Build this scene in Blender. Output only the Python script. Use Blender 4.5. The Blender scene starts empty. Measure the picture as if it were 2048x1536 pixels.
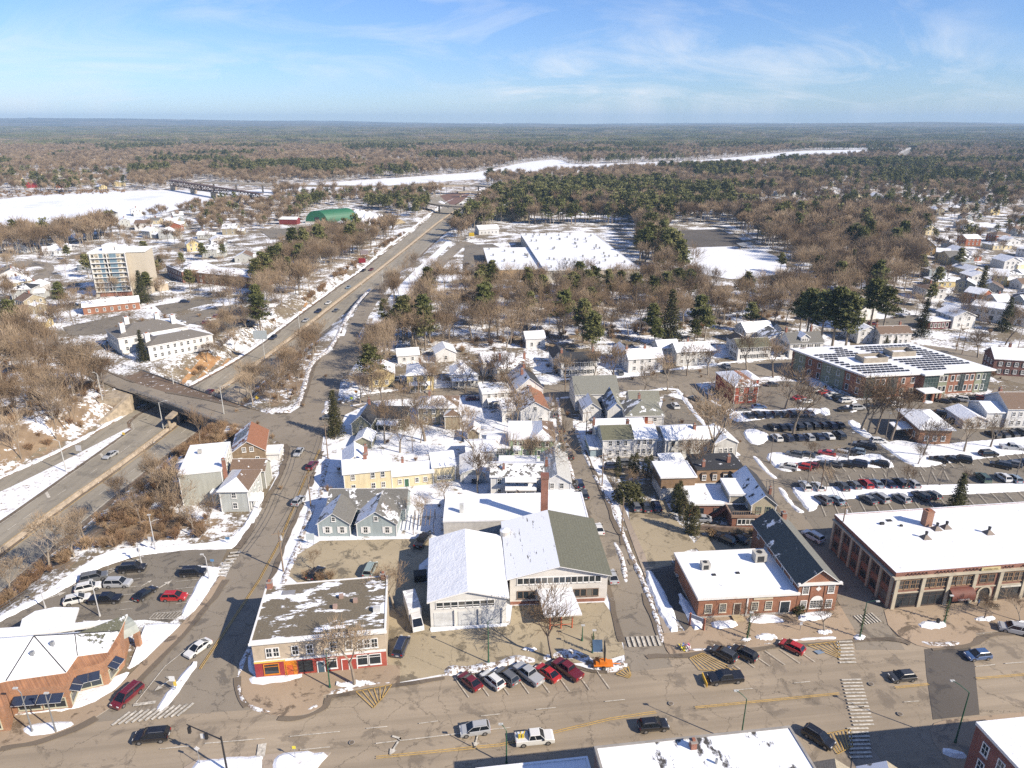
import bpy, bmesh, math, random
import numpy as np
from mathutils import Vector, noise
R_ = math.radians
sc = bpy.context.scene
col = sc.collection
rnd = random.Random(7)

# ------------------------------------------------------------------ camera, light, exposure
H = 85.0
FPX = 1421.0
PITCH = math.atan(525 / FPX)
cam = bpy.data.cameras.new('camera')
cam.sensor_width = 36
cam.lens = 36 * FPX / 2048
cam.clip_start = 1
cam.clip_end = 60000
camo = bpy.data.objects.new('camera', cam)
camo.location = (0, 0, H)
camo.rotation_euler = (math.pi / 2 - PITCH, 0, 0)
col.objects.link(camo)
sc.camera = camo

SUN_EL = R_(35)
SUN_AZ = math.atan2(0.85, -0.52)          # compass angle of the sun from +Y towards +X
sun = bpy.data.lights.new('sun', 'SUN')
sun.energy = 5.0
sun.angle = R_(0.53)
sun.color = (1.0, 0.89, 0.74)
suno = bpy.data.objects.new('sun', sun)
sd = Vector((math.sin(SUN_AZ) * math.cos(SUN_EL), math.cos(SUN_AZ) * math.cos(SUN_EL), math.sin(SUN_EL)))
suno.rotation_euler = sd.to_track_quat('Z', 'Y').to_euler()
suno.location = (200, -200, 300)
col.objects.link(suno)

world = bpy.data.worlds.new("World")
sc.world = world
world.use_nodes = True
wn, wl = world.node_tree.nodes, world.node_tree.links
bg = wn['Background']
bg.inputs['Strength'].default_value = 0.076
sky = wn.new('ShaderNodeTexSky')
sky.sky_type = 'NISHITA'
sky.sun_disc = False
sky.sun_elevation = SUN_EL
sky.sun_rotation = SUN_AZ
sky.altitude = 50
sky.air_density = 1.0
sky.dust_density = 0.1
sky.ozone_density = 2.5
tc = wn.new('ShaderNodeTexCoord')
sep = wn.new('ShaderNodeSeparateXYZ'); wl.new(tc.outputs['Generated'], sep.inputs[0])
# thin cirrus: noise on the plane of a high cloud layer (direction / height)
mx = wn.new('ShaderNodeMath'); mx.operation = 'MAXIMUM'; mx.inputs[1].default_value = 0.02
wl.new(sep.outputs['Z'], mx.inputs[0])
ad = wn.new('ShaderNodeMath'); ad.operation = 'ADD'; ad.inputs[1].default_value = 0.30
wl.new(mx.outputs[0], ad.inputs[0])
dx = wn.new('ShaderNodeMath'); dx.operation = 'DIVIDE'; wl.new(sep.outputs['X'], dx.inputs[0]); wl.new(ad.outputs[0], dx.inputs[1])
dy = wn.new('ShaderNodeMath'); dy.operation = 'DIVIDE'; wl.new(sep.outputs['Y'], dy.inputs[0]); wl.new(ad.outputs[0], dy.inputs[1])
cb = wn.new('ShaderNodeCombineXYZ'); wl.new(dx.outputs[0], cb.inputs[0]); wl.new(dy.outputs[0], cb.inputs[1])
mp = wn.new('ShaderNodeMapping'); wl.new(cb.outputs[0], mp.inputs[0])
mp.inputs['Rotation'].default_value = (0, 0, R_(20)); mp.inputs['Scale'].default_value = (0.6, 1.0, 1)
mp.inputs['Location'].default_value = (-4, 2, 0)
n1 = wn.new('ShaderNodeTexNoise'); n1.inputs['Scale'].default_value = 2.2; n1.inputs['Detail'].default_value = 9
n1.inputs['Roughness'].default_value = 0.62; n1.inputs['Distortion'].default_value = 1.1
wl.new(mp.outputs[0], n1.inputs['Vector'])
n2 = wn.new('ShaderNodeTexNoise'); n2.inputs['Scale'].default_value = 1.0; n2.inputs['Detail'].default_value = 3
wl.new(mp.outputs[0], n2.inputs['Vector'])
r1 = wn.new('ShaderNodeMapRange'); r1.inputs[1].default_value = 0.46; r1.inputs[2].default_value = 0.74
wl.new(n1.outputs['Fac'], r1.inputs[0])
r2 = wn.new('ShaderNodeMapRange'); r2.inputs[1].default_value = 0.40; r2.inputs[2].default_value = 0.56
wl.new(n2.outputs['Fac'], r2.inputs[0])
mu = wn.new('ShaderNodeMath'); mu.operation = 'MULTIPLY'; wl.new(r1.outputs[0], mu.inputs[0]); wl.new(r2.outputs[0], mu.inputs[1])
mu2 = wn.new('ShaderNodeMath'); mu2.operation = 'MULTIPLY'; mu2.inputs[1].default_value = 0.8; wl.new(mu.outputs[0], mu2.inputs[0])
mixc = wn.new('ShaderNodeMixRGB'); mixc.inputs['Color2'].default_value = (8.6, 8.7, 8.9, 1)
tint = wn.new('ShaderNodeMixRGB'); tint.blend_type = 'MULTIPLY'; tint.inputs[0].default_value = 1; tint.inputs['Color2'].default_value = (0.69, 0.88, 1.30, 1); wl.new(sky.outputs[0], tint.inputs['Color1'])
wl.new(mu2.outputs[0], mixc.inputs['Fac']); wl.new(tint.outputs[0], mixc.inputs['Color1'])
wl.new(mixc.outputs[0], bg.inputs['Color'])

sc.view_settings.view_transform = 'Standard'
sc.view_settings.look = 'None'
sc.view_settings.gamma = 1
sc.view_settings.exposure = 0.63
sc.view_settings.use_curve_mapping = False
sc.cycles.use_denoising = False
sc.cycles.max_bounces = 5
sc.cycles.diffuse_bounces = 1
sc.cycles.volume_bounces = 0
sc.cycles.transparent_max_bounces = 8

# ------------------------------------------------------------------ survey: a mark on the ground plan (read off the photograph) to metres
SP, CP = math.sin(PITCH), math.cos(PITCH)
def G(px, py, z=0.0):
 u = (px - 1024) / FPX; v = (py - 768) / FPX
 t = (H - z) / (CP * v + SP)
 return (t * u, t * (CP - v * SP))
def zh(y):                                  # level of the sunken highway
 if y < 270: return -6.0
 if y < 450: return -6.0 + 4.3 * (y - 270) / 180
 return -1.7
def GH(px, py):
 z = -3.0
 for _ in range(12):
  x, y = G(px, py, z); z = zh(y)
 return (x, y)
def project(x, y, z=0.0):
 d = y * CP + (H - z) * SP
 return 1024 + FPX * x / d, 768 + FPX * ((H - z) * CP - y * SP) / d

# ------------------------------------------------------------------ tags
def tag(o, label=None, cat=None, group=None, kind=None):
 if label: o['label'] = label
 if cat: o['category'] = cat
 if group: o['group'] = group
 if kind: o['kind'] = kind
 return o
def empty(name, loc, rz=0, label=None, cat=None, group=None):
 o = bpy.data.objects.new(name, None); col.objects.link(o)
 o.empty_display_size = 0.5
 o.location = loc if len(loc) == 3 else (loc[0], loc[1], 0)
 o.rotation_euler = (0, 0, rz)
 return tag(o, label, cat, group)
def link(name, me, parent=None, loc=(0, 0, 0), rot=(0, 0, 0), kind=None, scale=None):
 o = bpy.data.objects.new(name, me); col.objects.link(o)
 if parent: o.parent = parent
 o.location = loc; o.rotation_euler = rot
 if scale: o.scale = scale
 if kind: o['kind'] = kind
 return o
def copy_tree(o, parent=None):
 c = o.copy(); col.objects.link(c)
 if parent: c.parent = parent
 for ch in o.children: copy_tree(ch, c)
 return c

# ------------------------------------------------------------------ materials
MATS = {}
def newmat(name):
 m = bpy.data.materials.new(name); m.use_nodes = True
 nt = m.node_tree
 return m, nt.nodes, nt.links, nt.nodes['Principled BSDF']
def noise_node(n, l, scale, detail=4, rough=0.55, coord='Object', vec=None, dist=0.0):
 t = n.new('ShaderNodeTexNoise'); t.inputs['Scale'].default_value = scale
 t.inputs['Detail'].default_value = detail; t.inputs['Roughness'].default_value = rough
 t.inputs['Distortion'].default_value = dist
 if vec is None:
  c = n.new('ShaderNodeTexCoord'); vec = c.outputs[coord]
 l.new(vec, t.inputs['Vector'])
 return t
def ramp(n, l, src, lo, hi):
 r = n.new('ShaderNodeMapRange'); r.inputs[1].default_value = lo; r.inputs[2].default_value = hi
 l.new(src, r.inputs[0]); return r.outputs[0]
def mixrgb(n, l, fac, a, b, mode='MIX'):
 m = n.new('ShaderNodeMixRGB'); m.blend_type = mode
 for i, v in ((0, fac), (1, a), (2, b)):
  if isinstance(v, (int, float)): m.inputs[i].default_value = v if i == 0 else (v, v, v, 1)
  elif isinstance(v, tuple): m.inputs[i].default_value = (*v, 1)
  else: l.new(v, m.inputs[i])
 return m.outputs[0]
def bump(n, l, b, src, strength=0.3, dist=0.1):
 bp = n.new('ShaderNodeBump'); bp.inputs['Strength'].default_value = strength; bp.inputs['Distance'].default_value = dist
 l.new(src, bp.inputs['Height']); l.new(bp.outputs[0], b.inputs['Normal'])
def math_(n, l, op, a, b=None):
 m = n.new('ShaderNodeMath'); m.operation = op
 for i, v in ((0, a), (1, b)):
  if v is None: continue
  if isinstance(v, (int, float)): m.inputs[i].default_value = v
  else: l.new(v, m.inputs[i])
 return m.outputs[0]

def plain(c, rough=0.75, var=0.12, metal=0.0, nscale=0.8):
 key = ('plain', c, rough, var, metal)
 if key in MATS: return MATS[key]
 m, n, l, b = newmat('paint_%02d' % len(MATS))
 t = noise_node(n, l, nscale, 5)
 dark = tuple(x * (1 - var * 2) for x in c); lite = tuple(min(1, x * (1 + var * 0.5)) for x in c)
 l.new(mixrgb(n, l, ramp(n, l, t.outputs['Fac'], 0.3, 0.7), dark, lite), b.inputs['Base Color'])
 b.inputs['Roughness'].default_value = rough; b.inputs['Metallic'].default_value = metal
 MATS[key] = m
 return m
def siding(c):                              # clapboard: fine horizontal laps and weather streaks
 key = ('siding', c)
 if key in MATS: return MATS[key]
 m, n, l, b = newmat('siding_%02d' % len(MATS))
 co = n.new('ShaderNodeTexCoord')
 mp = n.new('ShaderNodeMapping'); l.new(co.outputs['Object'], mp.inputs[0]); mp.inputs['Scale'].default_value = (1, 1, 0.15)
 t = noise_node(n, l, 1.6, 5, vec=mp.outputs[0])
 w = n.new('ShaderNodeTexWave'); w.wave_type = 'BANDS'; w.bands_direction = 'Z'; w.wave_profile = 'SAW'
 w.inputs['Scale'].default_value = 1.55; l.new(co.outputs['Object'], w.inputs['Vector'])
 cc = mixrgb(n, l, ramp(n, l, t.outputs['Fac'], 0.3, 0.75), tuple(x * 0.78 for x in c), c)
 cc = mixrgb(n, l, math_(n, l, 'MULTIPLY', w.outputs['Fac'], 0.14), cc, tuple(x * 0.55 for x in c))
 l.new(cc, b.inputs['Base Color']); b.inputs['Roughness'].default_value = 0.7
 bump(n, l, b, w.outputs['Fac'], 0.3, 0.03)
 MATS[key] = m
 return m
def brick(c, mortar=(0.32, 0.27, 0.23), s=1.0):
 key = ('brick', c)
 if key in MATS: return MATS[key]
 m, n, l, b = newmat('brickwork_%02d' % len(MATS))
 co = n.new('ShaderNodeTexCoord')
 # bricks wrap the walls: u = x + y, v = z
 sp = n.new('ShaderNodeSeparateXYZ'); l.new(co.outputs['Object'], sp.inputs[0])
 cx = n.new('ShaderNodeCombineXYZ'); l.new(math_(n, l, 'ADD', sp.outputs[0], sp.outputs[1]), cx.inputs[0]); l.new(sp.outputs[2], cx.inputs[1])
 br = n.new('ShaderNodeTexBrick'); l.new(cx.outputs[0], br.inputs['Vector'])
 br.inputs['Scale'].default_value = 3.6 * s; br.inputs['Color1'].default_value = (*c, 1)
 br.inputs['Color2'].default_value = (c[0] * 0.62, c[1] * 0.6, c[2] * 0.62, 1)
 br.inputs['Mortar'].default_value = (*mortar, 1); br.inputs['Mortar Size'].default_value = 0.022
 t = noise_node(n, l, 0.5, 5)
 cc = mixrgb(n, l, ramp(n, l, t.outputs['Fac'], 0.3, 0.72), 0.62, 1.0)
 l.new(mixrgb(n, l, 1.0, br.outputs['Color'], cc, 'MULTIPLY'), b.inputs['Base Color'])
 b.inputs['Roughness'].default_value = 0.85
 MATS[key] = m
 return m
SNOW = (0.80, 0.82, 0.85)
def snowy(c, cov, rough=0.85, scale=0.5, streak=(1, 1, 1), shingle=True):
 """roofing of colour c with patches of thin snow left on it; cov = share still covered"""
 key = ('snowy', c, cov, scale, streak)
 if key in MATS: return MATS[key]
 m, n, l, b = newmat('roofing_%02d' % len(MATS))
 co = n.new('ShaderNodeTexCoord'); mp = n.new('ShaderNodeMapping')
 l.new(co.outputs['Object'], mp.inputs[0]); mp.inputs['Scale'].default_value = streak
 t = noise_node(n, l, scale, 8, 0.68, vec=mp.outputs[0])
 t2 = noise_node(n, l, 3.5, 4, vec=co.outputs['Object'])
 base = mixrgb(n, l, ramp(n, l, t2.outputs['Fac'], 0.3, 0.7), tuple(x * 0.72 for x in c), tuple(x * 1.2 for x in c))
 if shingle:
  w = n.new('ShaderNodeTexWave'); w.bands_direction = 'Z'; w.wave_profile = 'SAW'; w.inputs['Scale'].default_value = 2.2
  l.new(co.outputs['Object'], w.inputs['Vector'])
  base = mixrgb(n, l, math_(n, l, 'MULTIPLY', w.outputs['Fac'], 0.3), base, tuple(x * 0.5 for x in c))
 th = 0.5 + (0.5 - cov) * 0.42
 f = ramp(n, l, t.outputs['Fac'], th - 0.012, th + 0.02) if cov > 0 else None
 if f is not None:
  l.new(mixrgb(n, l, f, base, SNOW), b.inputs['Base Color'])
  bump(n, l, b, f, 0.6, 0.12)
 else:
  l.new(base, b.inputs['Base Color'])
 b.inputs['Roughness'].default_value = rough
 MATS[key] = m
 return m
def snow_mat(name, dirt=0.0, dscale=0.6, dirtcol=(0.20, 0.15, 0.10), bs=0.35):
 if name in MATS: return MATS[name]
 m, n, l, b = newmat(name)
 t = noise_node(n, l, 0.35, 6, coord='Object'); t2 = noise_node(n, l, 2.2, 5)
 cc = mixrgb(n, l, ramp(n, l, t.outputs['Fac'], 0.25, 0.75), (0.72, 0.735, 0.76), SNOW)
 if dirt > 0:
  t3 = noise_node(n, l, dscale, 9, 0.7)
  th = 0.5 + (0.5 - dirt) * 0.4
  cc = mixrgb(n, l, ramp(n, l, t3.outputs['Fac'], th - 0.03, th + 0.05), cc, dirtcol)
 l.new(cc, b.inputs['Base Color']); b.inputs['Roughness'].default_value = 0.6
 a = mixrgb(n, l, 0.4, t.outputs['Fac'], t2.outputs['Fac'])
 bump(n, l, b, a, bs, 0.5)
 MATS[name] = m
 return m
def asphalt(name, c, stain=0.35, crack=True, snow=0.0, streak=None, coord='Object'):
 if name in MATS: return MATS[name]
 m, n, l, b = newmat(name)
 co = n.new('ShaderNodeTexCoord'); V = co.outputs[coord]
 big = noise_node(n, l, 0.045, 6, 0.6, vec=V); mid = noise_node(n, l, 0.22, 8, 0.7, vec=V, dist=0.6); fine = noise_node(n, l, 2.6, 5, 0.7, vec=V)
 cc = mixrgb(n, l, ramp(n, l, big.outputs['Fac'], 0.3, 0.7), tuple(x * 0.80 for x in c), tuple(x * 1.16 for x in c))
 cc = mixrgb(n, l, math_(n, l, 'MULTIPLY', ramp(n, l, fine.outputs['Fac'], 0.35, 0.65), 0.25), cc, tuple(x * 0.7 for x in c))
 if streak is not None:
  mp = n.new('ShaderNodeMapping'); mp.inputs['Rotation'].default_value = (0, 0, -R_(streak)); l.new(V, mp.inputs[0])
  m2_ = n.new('ShaderNodeMapping'); m2_.inputs['Scale'].default_value = (0.012, 0.55, 1); l.new(mp.outputs[0], m2_.inputs[0])
  st_ = noise_node(n, l, 1.0, 5, 0.6, vec=m2_.outputs[0])
  cc = mixrgb(n, l, math_(n, l, 'MULTIPLY', ramp(n, l, st_.outputs['Fac'], 0.44, 0.64), 0.55), cc, tuple(x * 0.62 for x in c))
 s = ramp(n, l, mid.outputs['Fac'], 0.545, 0.60)
 s = math_(n, l, 'MULTIPLY', s, stain)
 cc = mixrgb(n, l, s, cc, tuple(x * 0.33 for x in c))
 if crack:
  v = n.new('ShaderNodeTexVoronoi'); v.feature = 'DISTANCE_TO_EDGE'; v.inputs['Scale'].default_value = 0.11
  dn = noise_node(n, l, 0.3, 6, 0.75, vec=V)
  vm = n.new('ShaderNodeMixRGB'); vm.inputs[0].default_value = 0.5
  ms = n.new('ShaderNodeVectorMath'); ms.operation = 'SCALE'; ms.inputs['Scale'].default_value = 3.5; l.new(dn.outputs['Color'], ms.inputs[0])
  va = n.new('ShaderNodeVectorMath'); va.operation = 'ADD'; l.new(V, va.inputs[0]); l.new(ms.outputs[0], va.inputs[1])
  l.new(va.outputs[0], v.inputs['Vector'])
  f = ramp(n, l, v.outputs['Distance'], 0.0065, 0.0025)
  gate = ramp(n, l, big.outputs['Fac'], 0.36, 0.44)
  cc = mixrgb(n, l, math_(n, l, 'MULTIPLY', math_(n, l, 'MULTIPLY', f, 0.75), gate), cc, tuple(x * 0.25 for x in c))
 if snow > 0:
  t3 = noise_node(n, l, 0.5, 9, 0.72, vec=V)
  th = 0.5 + (0.5 - snow) * 0.4
  cc = mixrgb(n, l, ramp(n, l, t3.outputs['Fac'], th, th + 0.03), cc, SNOW)
 l.new(cc, b.inputs['Base Color'])
 l.new(math_(n, l, 'SUBTRACT', 0.92, math_(n, l, 'MULTIPLY', s, 0.55)), b.inputs['Roughness'])
 bump(n, l, b, fine.outputs['Fac'], 0.15, 0.03)
 MATS[name] = m
 return m
def ground_mix(name, snowc=0.55, scale=0.06, a=(0.13, 0.10, 0.065), b2=(0.20, 0.165, 0.11), fine=0.9):
 """snow lying in patches on dead grass and leaf litter"""
 if name in MATS: return MATS[name]
 m, n, l, b = newmat(name)
 co = n.new('ShaderNodeTexCoord'); V = co.outputs['Object']
 t = noise_node(n, l, scale, 8, 0.66, vec=V); t2 = noise_node(n, l, fine, 6, 0.75, vec=V); t3 = noise_node(n, l, 0.3, 5, vec=V)
 s = mixrgb(n, l, 0.42, t.outputs['Fac'], t2.outputs['Fac'])
 th = 0.5 + (0.5 - snowc) * 0.3
 f = ramp(n, l, s, th - 0.02, th + 0.03)
 g = mixrgb(n, l, ramp(n, l, t3.outputs['Fac'], 0.35, 0.65), a, b2)
 l.new(mixrgb(n, l, f, g, SNOW), b.inputs['Base Color']); b.inputs['Roughness'].default_value = 0.9
 bump(n, l, b, f, 0.4, 0.15)
 MATS[name] = m
 return m
def glass(name='window_glass', c=(0.02, 0.028, 0.035), rough=0.08):
 if name in MATS: return MATS[name]
 m, n, l, b = newmat(name)
 oi = n.new('ShaderNodeObjectInfo')
 cc = mixrgb(n, l, ramp(n, l, oi.outputs['Random'], 0.6, 0.95), c, (0.16, 0.15, 0.13))
 l.new(cc, b.inputs['Base Color']); b.inputs['Roughness'].default_value = rough; b.inputs['Specular IOR Level'].default_value = 0.7
 MATS[name] = m
 return m
def varied(name, c1, c2, rough=0.9, trans=0.0):
 """bark or foliage: each plant takes its own tint"""
 if name in MATS: return MATS[name]
 m, n, l, b = newmat(name)
 oi = n.new('ShaderNodeObjectInfo')
 cc = mixrgb(n, l, oi.outputs['Random'], c1, c2)
 t = noise_node(n, l, 0.6, 4)
 cc = mixrgb(n, l, math_(n, l, 'MULTIPLY', ramp(n, l, t.outputs['Fac'], 0.35, 0.65), 0.4), cc, tuple(x * 0.6 for x in c1))
 l.new(cc, b.inputs['Base Color']); b.inputs['Roughness'].default_value = rough
 b.inputs['Specular IOR Level'].default_value = 0.2
 MATS[name] = m
 return m
def paint_by_object(name, rough, coat=0.0, metal=0.0):
 m, n, l, b = newmat(name)
 oi = n.new('ShaderNodeObjectInfo')
 t = noise_node(n, l, 1.3, 5)
 sp = n.new('ShaderNodeTexCoord'); s2 = n.new('ShaderNodeSeparateXYZ'); l.new(sp.outputs['Object'], s2.inputs[0])
 dirt = math_(n, l, 'MULTIPLY', ramp(n, l, math_(n, l, 'ADD', s2.outputs[2], math_(n, l, 'MULTIPLY', t.outputs['Fac'], 0.5)), 1.0, 0.45), 0.45)
 cc = mixrgb(n, l, dirt, oi.outputs['Color'], (0.22, 0.20, 0.17))
 l.new(cc, b.inputs['Base Color']); b.inputs['Roughness'].default_value = rough
 b.inputs['Coat Weight'].default_value = coat; b.inputs['Metallic'].default_value = metal
 return m

M_SNOW = snow_mat('snow', 0.15, 0.8, (0.42, 0.38, 0.33), bs=0.5)
M_ROOFSNOW = snow_mat('roof_snow', 0.10, 0.9, (0.45, 0.43, 0.41), bs=0.55)
M_ICE = snow_mat('river_ice', 0.25, 0.012, (0.60, 0.63, 0.66))
M_BANK = snow_mat('dirty_snow', 0.50, 1.3, (0.19, 0.14, 0.095))
M_LAWN = snow_mat('snow_lawn', 0.30, 0.3, (0.24, 0.20, 0.14))
M_STREET = asphalt('street_asphalt', (0.32, 0.262, 0.19), 0.45, streak=7)
M_MILL = asphalt('worn_street_asphalt', (0.24, 0.205, 0.158), 0.55)
M_LOT = asphalt('sandy_lot_asphalt', (0.36, 0.30, 0.20), 0.8)
M_LOT2 = asphalt('car_park_asphalt', (0.185, 0.162, 0.128), 0.6)
M_HWY = asphalt('highway_asphalt', (0.29, 0.26, 0.205), 0.3, crack=False, streak=88)
M_DARKASPH = asphalt('fresh_asphalt', (0.10, 0.088, 0.075), 0.5, crack=False)
M_BRICKPAVE = asphalt('brick_paving', (0.34, 0.26, 0.18), 0.85, crack=False)
M_CONC = asphalt('concrete_pavement', (0.33, 0.27, 0.21), 0.5, crack=False)
M_SHOULDER = asphalt('muddy_verge', (0.15, 0.105, 0.07), 0.5, crack=False, snow=0.25)
M_WHITE = plain((0.72, 0.71, 0.68), 0.6, 0.06)
M_LINE = plain((0.58, 0.54, 0.46), 0.8, 0.28, nscale=2.5)
M_YEL = plain((0.54, 0.35, 0.10), 0.8, 0.2, nscale=2.5)
M_KERB = plain((0.36, 0.33, 0.29), 0.85, 0.2)
M_GLASS = glass()
M_DARK = plain((0.03, 0.03, 0.03), 0.6)
M_WOOD = plain((0.26, 0.19, 0.13), 0.9, 0.2)
M_METAL = plain((0.35, 0.36, 0.36), 0.45, 0.1, 0.6)
M_GREENPOLE = plain((0.03, 0.11, 0.06), 0.5)
M_BARK = varied('bark', (0.19, 0.15, 0.115), (0.38, 0.33, 0.26))
M_TWIG = varied('twigs', (0.20, 0.138, 0.085), (0.38, 0.29, 0.195))
M_BRUSH = varied('brush_twigs', (0.23, 0.135, 0.075), (0.38, 0.27, 0.165))
M_PINE = varied('pine_needles', (0.10, 0.11, 0.035), (0.21, 0.20, 0.08))
M_SPRUCE = varied('spruce_needles', (0.045, 0.052, 0.02), (0.12, 0.105, 0.045))
M_RED = plain((0.42, 0.12, 0.07), 0.8)

# ------------------------------------------------------------------ mesh collector
class MB:
 def __init__(s): s.v = []; s.f = []; s.m = []; s.mats = []
 def mi(s, mat):
  if mat not in s.mats: s.mats.append(mat)
  return s.mats.index(mat)
 def face(s, pts, mat):
  i = len(s.v); s.v.extend(pts); s.f.append(tuple(range(i, i + len(pts)))); s.m.append(s.mi(mat))
 def box(s, x0, y0, z0, x1, y1, z1, mat, top=None, bottom=True):
  i = len(s.v)
  s.v += [(x0, y0, z0), (x1, y0, z0), (x1, y1, z0), (x0, y1, z0), (x0, y0, z1), (x1, y0, z1), (x1, y1, z1), (x0, y1, z1)]
  k = s.mi(mat); kt = s.mi(top) if top else k
  for q in ((0, 1, 5, 4), (1, 2, 6, 5), (2, 3, 7, 6), (3, 0, 4, 7)): s.f.append(tuple(i + a for a in q)); s.m.append(k)
  s.f.append((i + 4, i + 5, i + 6, i + 7)); s.m.append(kt)
  if bottom: s.f.append((i + 3, i + 2, i + 1, i)); s.m.append(k)
 def prism(s, poly, z0, z1, mat, top=None):
  i = len(s.v); n = len(poly)
  a = sum(poly[j][0] * poly[(j + 1) % n][1] - poly[(j + 1) % n][0] * poly[j][1] for j in range(n))
  if a < 0: poly = poly[::-1]
  zz0 = z0 if callable(z0) else (lambda x, y: z0); zz1 = z1 if callable(z1) else (lambda x, y: z1)
  s.v += [(p[0], p[1], zz0(*p[:2])) for p in poly] + [(p[0], p[1], zz1(*p[:2])) for p in poly]
  k = s.mi(mat); kt = s.mi(top) if top else k
  for j in range(n):
   q = (j + 1) % n; s.f.append((i + j, i + q, i + n + q, i + n + j)); s.m.append(k)
  s.f.append(tuple(range(i + n, i + 2 * n))); s.m.append(kt)
  s.f.append(tuple(range(i + n - 1, i - 1, -1))); s.m.append(k)
 def tube(s, a, b, r0, r1, n, mat, cap=True):
  a = Vector(a); b = Vector(b); d = (b - a)
  if d.length < 1e-6: return
  d.normalize(); u = d.orthogonal().normalized(); w = d.cross(u)
  i = len(s.v); k = s.mi(mat)
  for p, r in ((a, r0), (b, r1)):
   for j in range(n):
    t = 2 * math.pi * j / n
    s.v.append(tuple(p + u * math.cos(t) * r + w * math.sin(t) * r))
  for j in range(n):
   q = (j + 1) % n; s.f.append((i + j, i + q, i + n + q, i + n + j)); s.m.append(k)
  if cap and n > 2:
   s.f.append(tuple(i + n + j for j in range(n))); s.m.append(k)
   s.f.append(tuple(i + j for j in range(n - 1, -1, -1))); s.m.append(k)
 def mesh(s, name, smooth=False):
  me = bpy.data.meshes.new(name)
  me.from_pydata(s.v, [], s.f)
  for m in s.mats: me.materials.append(m)
  me.polygons.foreach_set('material_index', s.m)
  if smooth: me.polygons.foreach_set('use_smooth', [True] * len(s.f))
  me.update()
  return me
 def build(s, name, parent=None, loc=(0, 0, 0), rot=(0, 0, 0), kind=None, smooth=False):
  return link(name, s.mesh(name, smooth), parent, loc, rot, kind)

# ------------------------------------------------------------------ terrain
COR = [(60, -185, -108), (100, -166, -107), (136, -152, -104), (171, -139, -101), (210, -128.5, -97), (222, -125, -96), (243, -118.5, -94),
 (274, -112.5, -91.5), (303, -109, -88), (347, -105, -84), (400, -98, -74), (500, -89, -62), (600, -82.5, -55),
 (750, -77, -40), (900, -60, -15)]
CY = np.array([c[0] for c in COR]); CL = np.array([c[1] for c in COR]); CR = np.array([c[2] for c in COR])
def smooth(t): t = min(1.0, max(0.0, t)); return t * t * (3 - 2 * t)
def terr(x, y):
 z = 0.0
 if y < 900 and -230 < x < 0:
  l = float(np.interp(y, CY, CL)); r = float(np.interp(y, CY, CR)); h = zh(y) - 0.12
  d = max(l - x, x - r, 0.0)
  k = 1 - smooth((d - 0.5) / (2.1 * abs(h)))
  if y > 800: k *= (900 - y) / 100
  z = h * k
 D = math.hypot(x, y)
 if D > 3000:
  t = smooth((D - 3000) / 10000)
  n = noise.noise(Vector((x / 3500, y / 3500, 3.1))) + 0.5 * noise.noise(Vector((x / 1300, y / 1300, 7.7)))
  left = smooth((-x / max(D, 1) + 0.05) / 0.6)
  z += t * (46 + 34 * n + 70 * left * smooth((D - 9000) / 5000)) + 9 * smooth((D - 3000) / 1500) * noise.noise(Vector((x / 900, y / 900, 1)))
 return z
def grid_sheet(name, xs, ys, zf, mat, kind='structure', smoothf=True):
 nx, ny = len(xs), len(ys)
 V = [(x, y, zf(x, y)) for y in ys for x in xs]
 F = [(j * nx + i, j * nx + i + 1, (j + 1) * nx + i + 1, (j + 1) * nx + i) for j in range(ny - 1) for i in range(nx - 1)]
 me = bpy.data.meshes.new(name); me.from_pydata(V, [], F); me.materials.append(mat)
 if smoothf: me.polygons.foreach_set('use_smooth', [True] * len(F))
 return link(name, me, kind=kind)
M_GROUND = ground_mix('ground_snow_and_litter', 0.47)
xs = [-16000, -9000, -5000, -3000, -1800, -1000, -600, -400, -300, -250, -220] + list(np.arange(-205, -20, 3.0)) + [-10, 20, 60, 120, 200, 300, 450, 700, 1200, 2000, 3500, 6000, 10000, 16000]
ys = [-400, -100, 0, 40] + list(np.arange(60, 420, 3.0)) + list(np.arange(425, 920, 12)) + [950, 1000, 1200, 1500, 2000, 2600]
grid_sheet('ground', xs, ys, terr, M_GROUND)
# far country: wooded plain and low hills, kept as a canopy-height sheet
def far_mat():
 m, n, l, b = newmat('far_woods')
 co = n.new('ShaderNodeTexCoord'); V = co.outputs['Object']
 mp = n.new('ShaderNodeMapping'); l.new(V, mp.inputs[0]); mp.inputs['Scale'].default_value = (1, 1, 1)
 a = noise_node(n, l, 0.0016, 7, 0.62, vec=mp.outputs[0]); f = noise_node(n, l, 0.02, 6, 0.7, vec=V)
 cc = mixrgb(n, l, ramp(n, l, a.outputs['Fac'], 0.42, 0.56), (0.085, 0.085, 0.06), (0.20, 0.17, 0.13))
 cc = mixrgb(n, l, math_(n, l, 'MULTIPLY', ramp(n, l, f.outputs['Fac'], 0.4, 0.62), 0.6), cc, (0.03, 0.03, 0.018))
 fld = noise_node(n, l, 0.0011, 4, 0.5, vec=V, dist=0.4)
 cc = mixrgb(n, l, ramp(n, l, fld.outputs['Fac'], 0.70, 0.715), cc, SNOW)
 l.new(cc, b.inputs['Base Color']); b.inputs['Roughness'].default_value = 0.95
 b.inputs['Specular IOR Level'].default_value = 0.1
 return m
M_FAR = far_mat()
ysf = list(np.arange(2600, 6000, 110)) + list(np.arange(6000, 15001, 260))
def farz(x, y):
 return terr(x, y) + 7 + 5 * noise.noise(Vector((x / 70, y / 70, 0))) + 4 * noise.noise(Vector((x / 260, y / 260, 5)))
grid_sheet('hills', list(np.linspace(-13500, 13500, 210)), ysf, farz, M_FAR)

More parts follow.
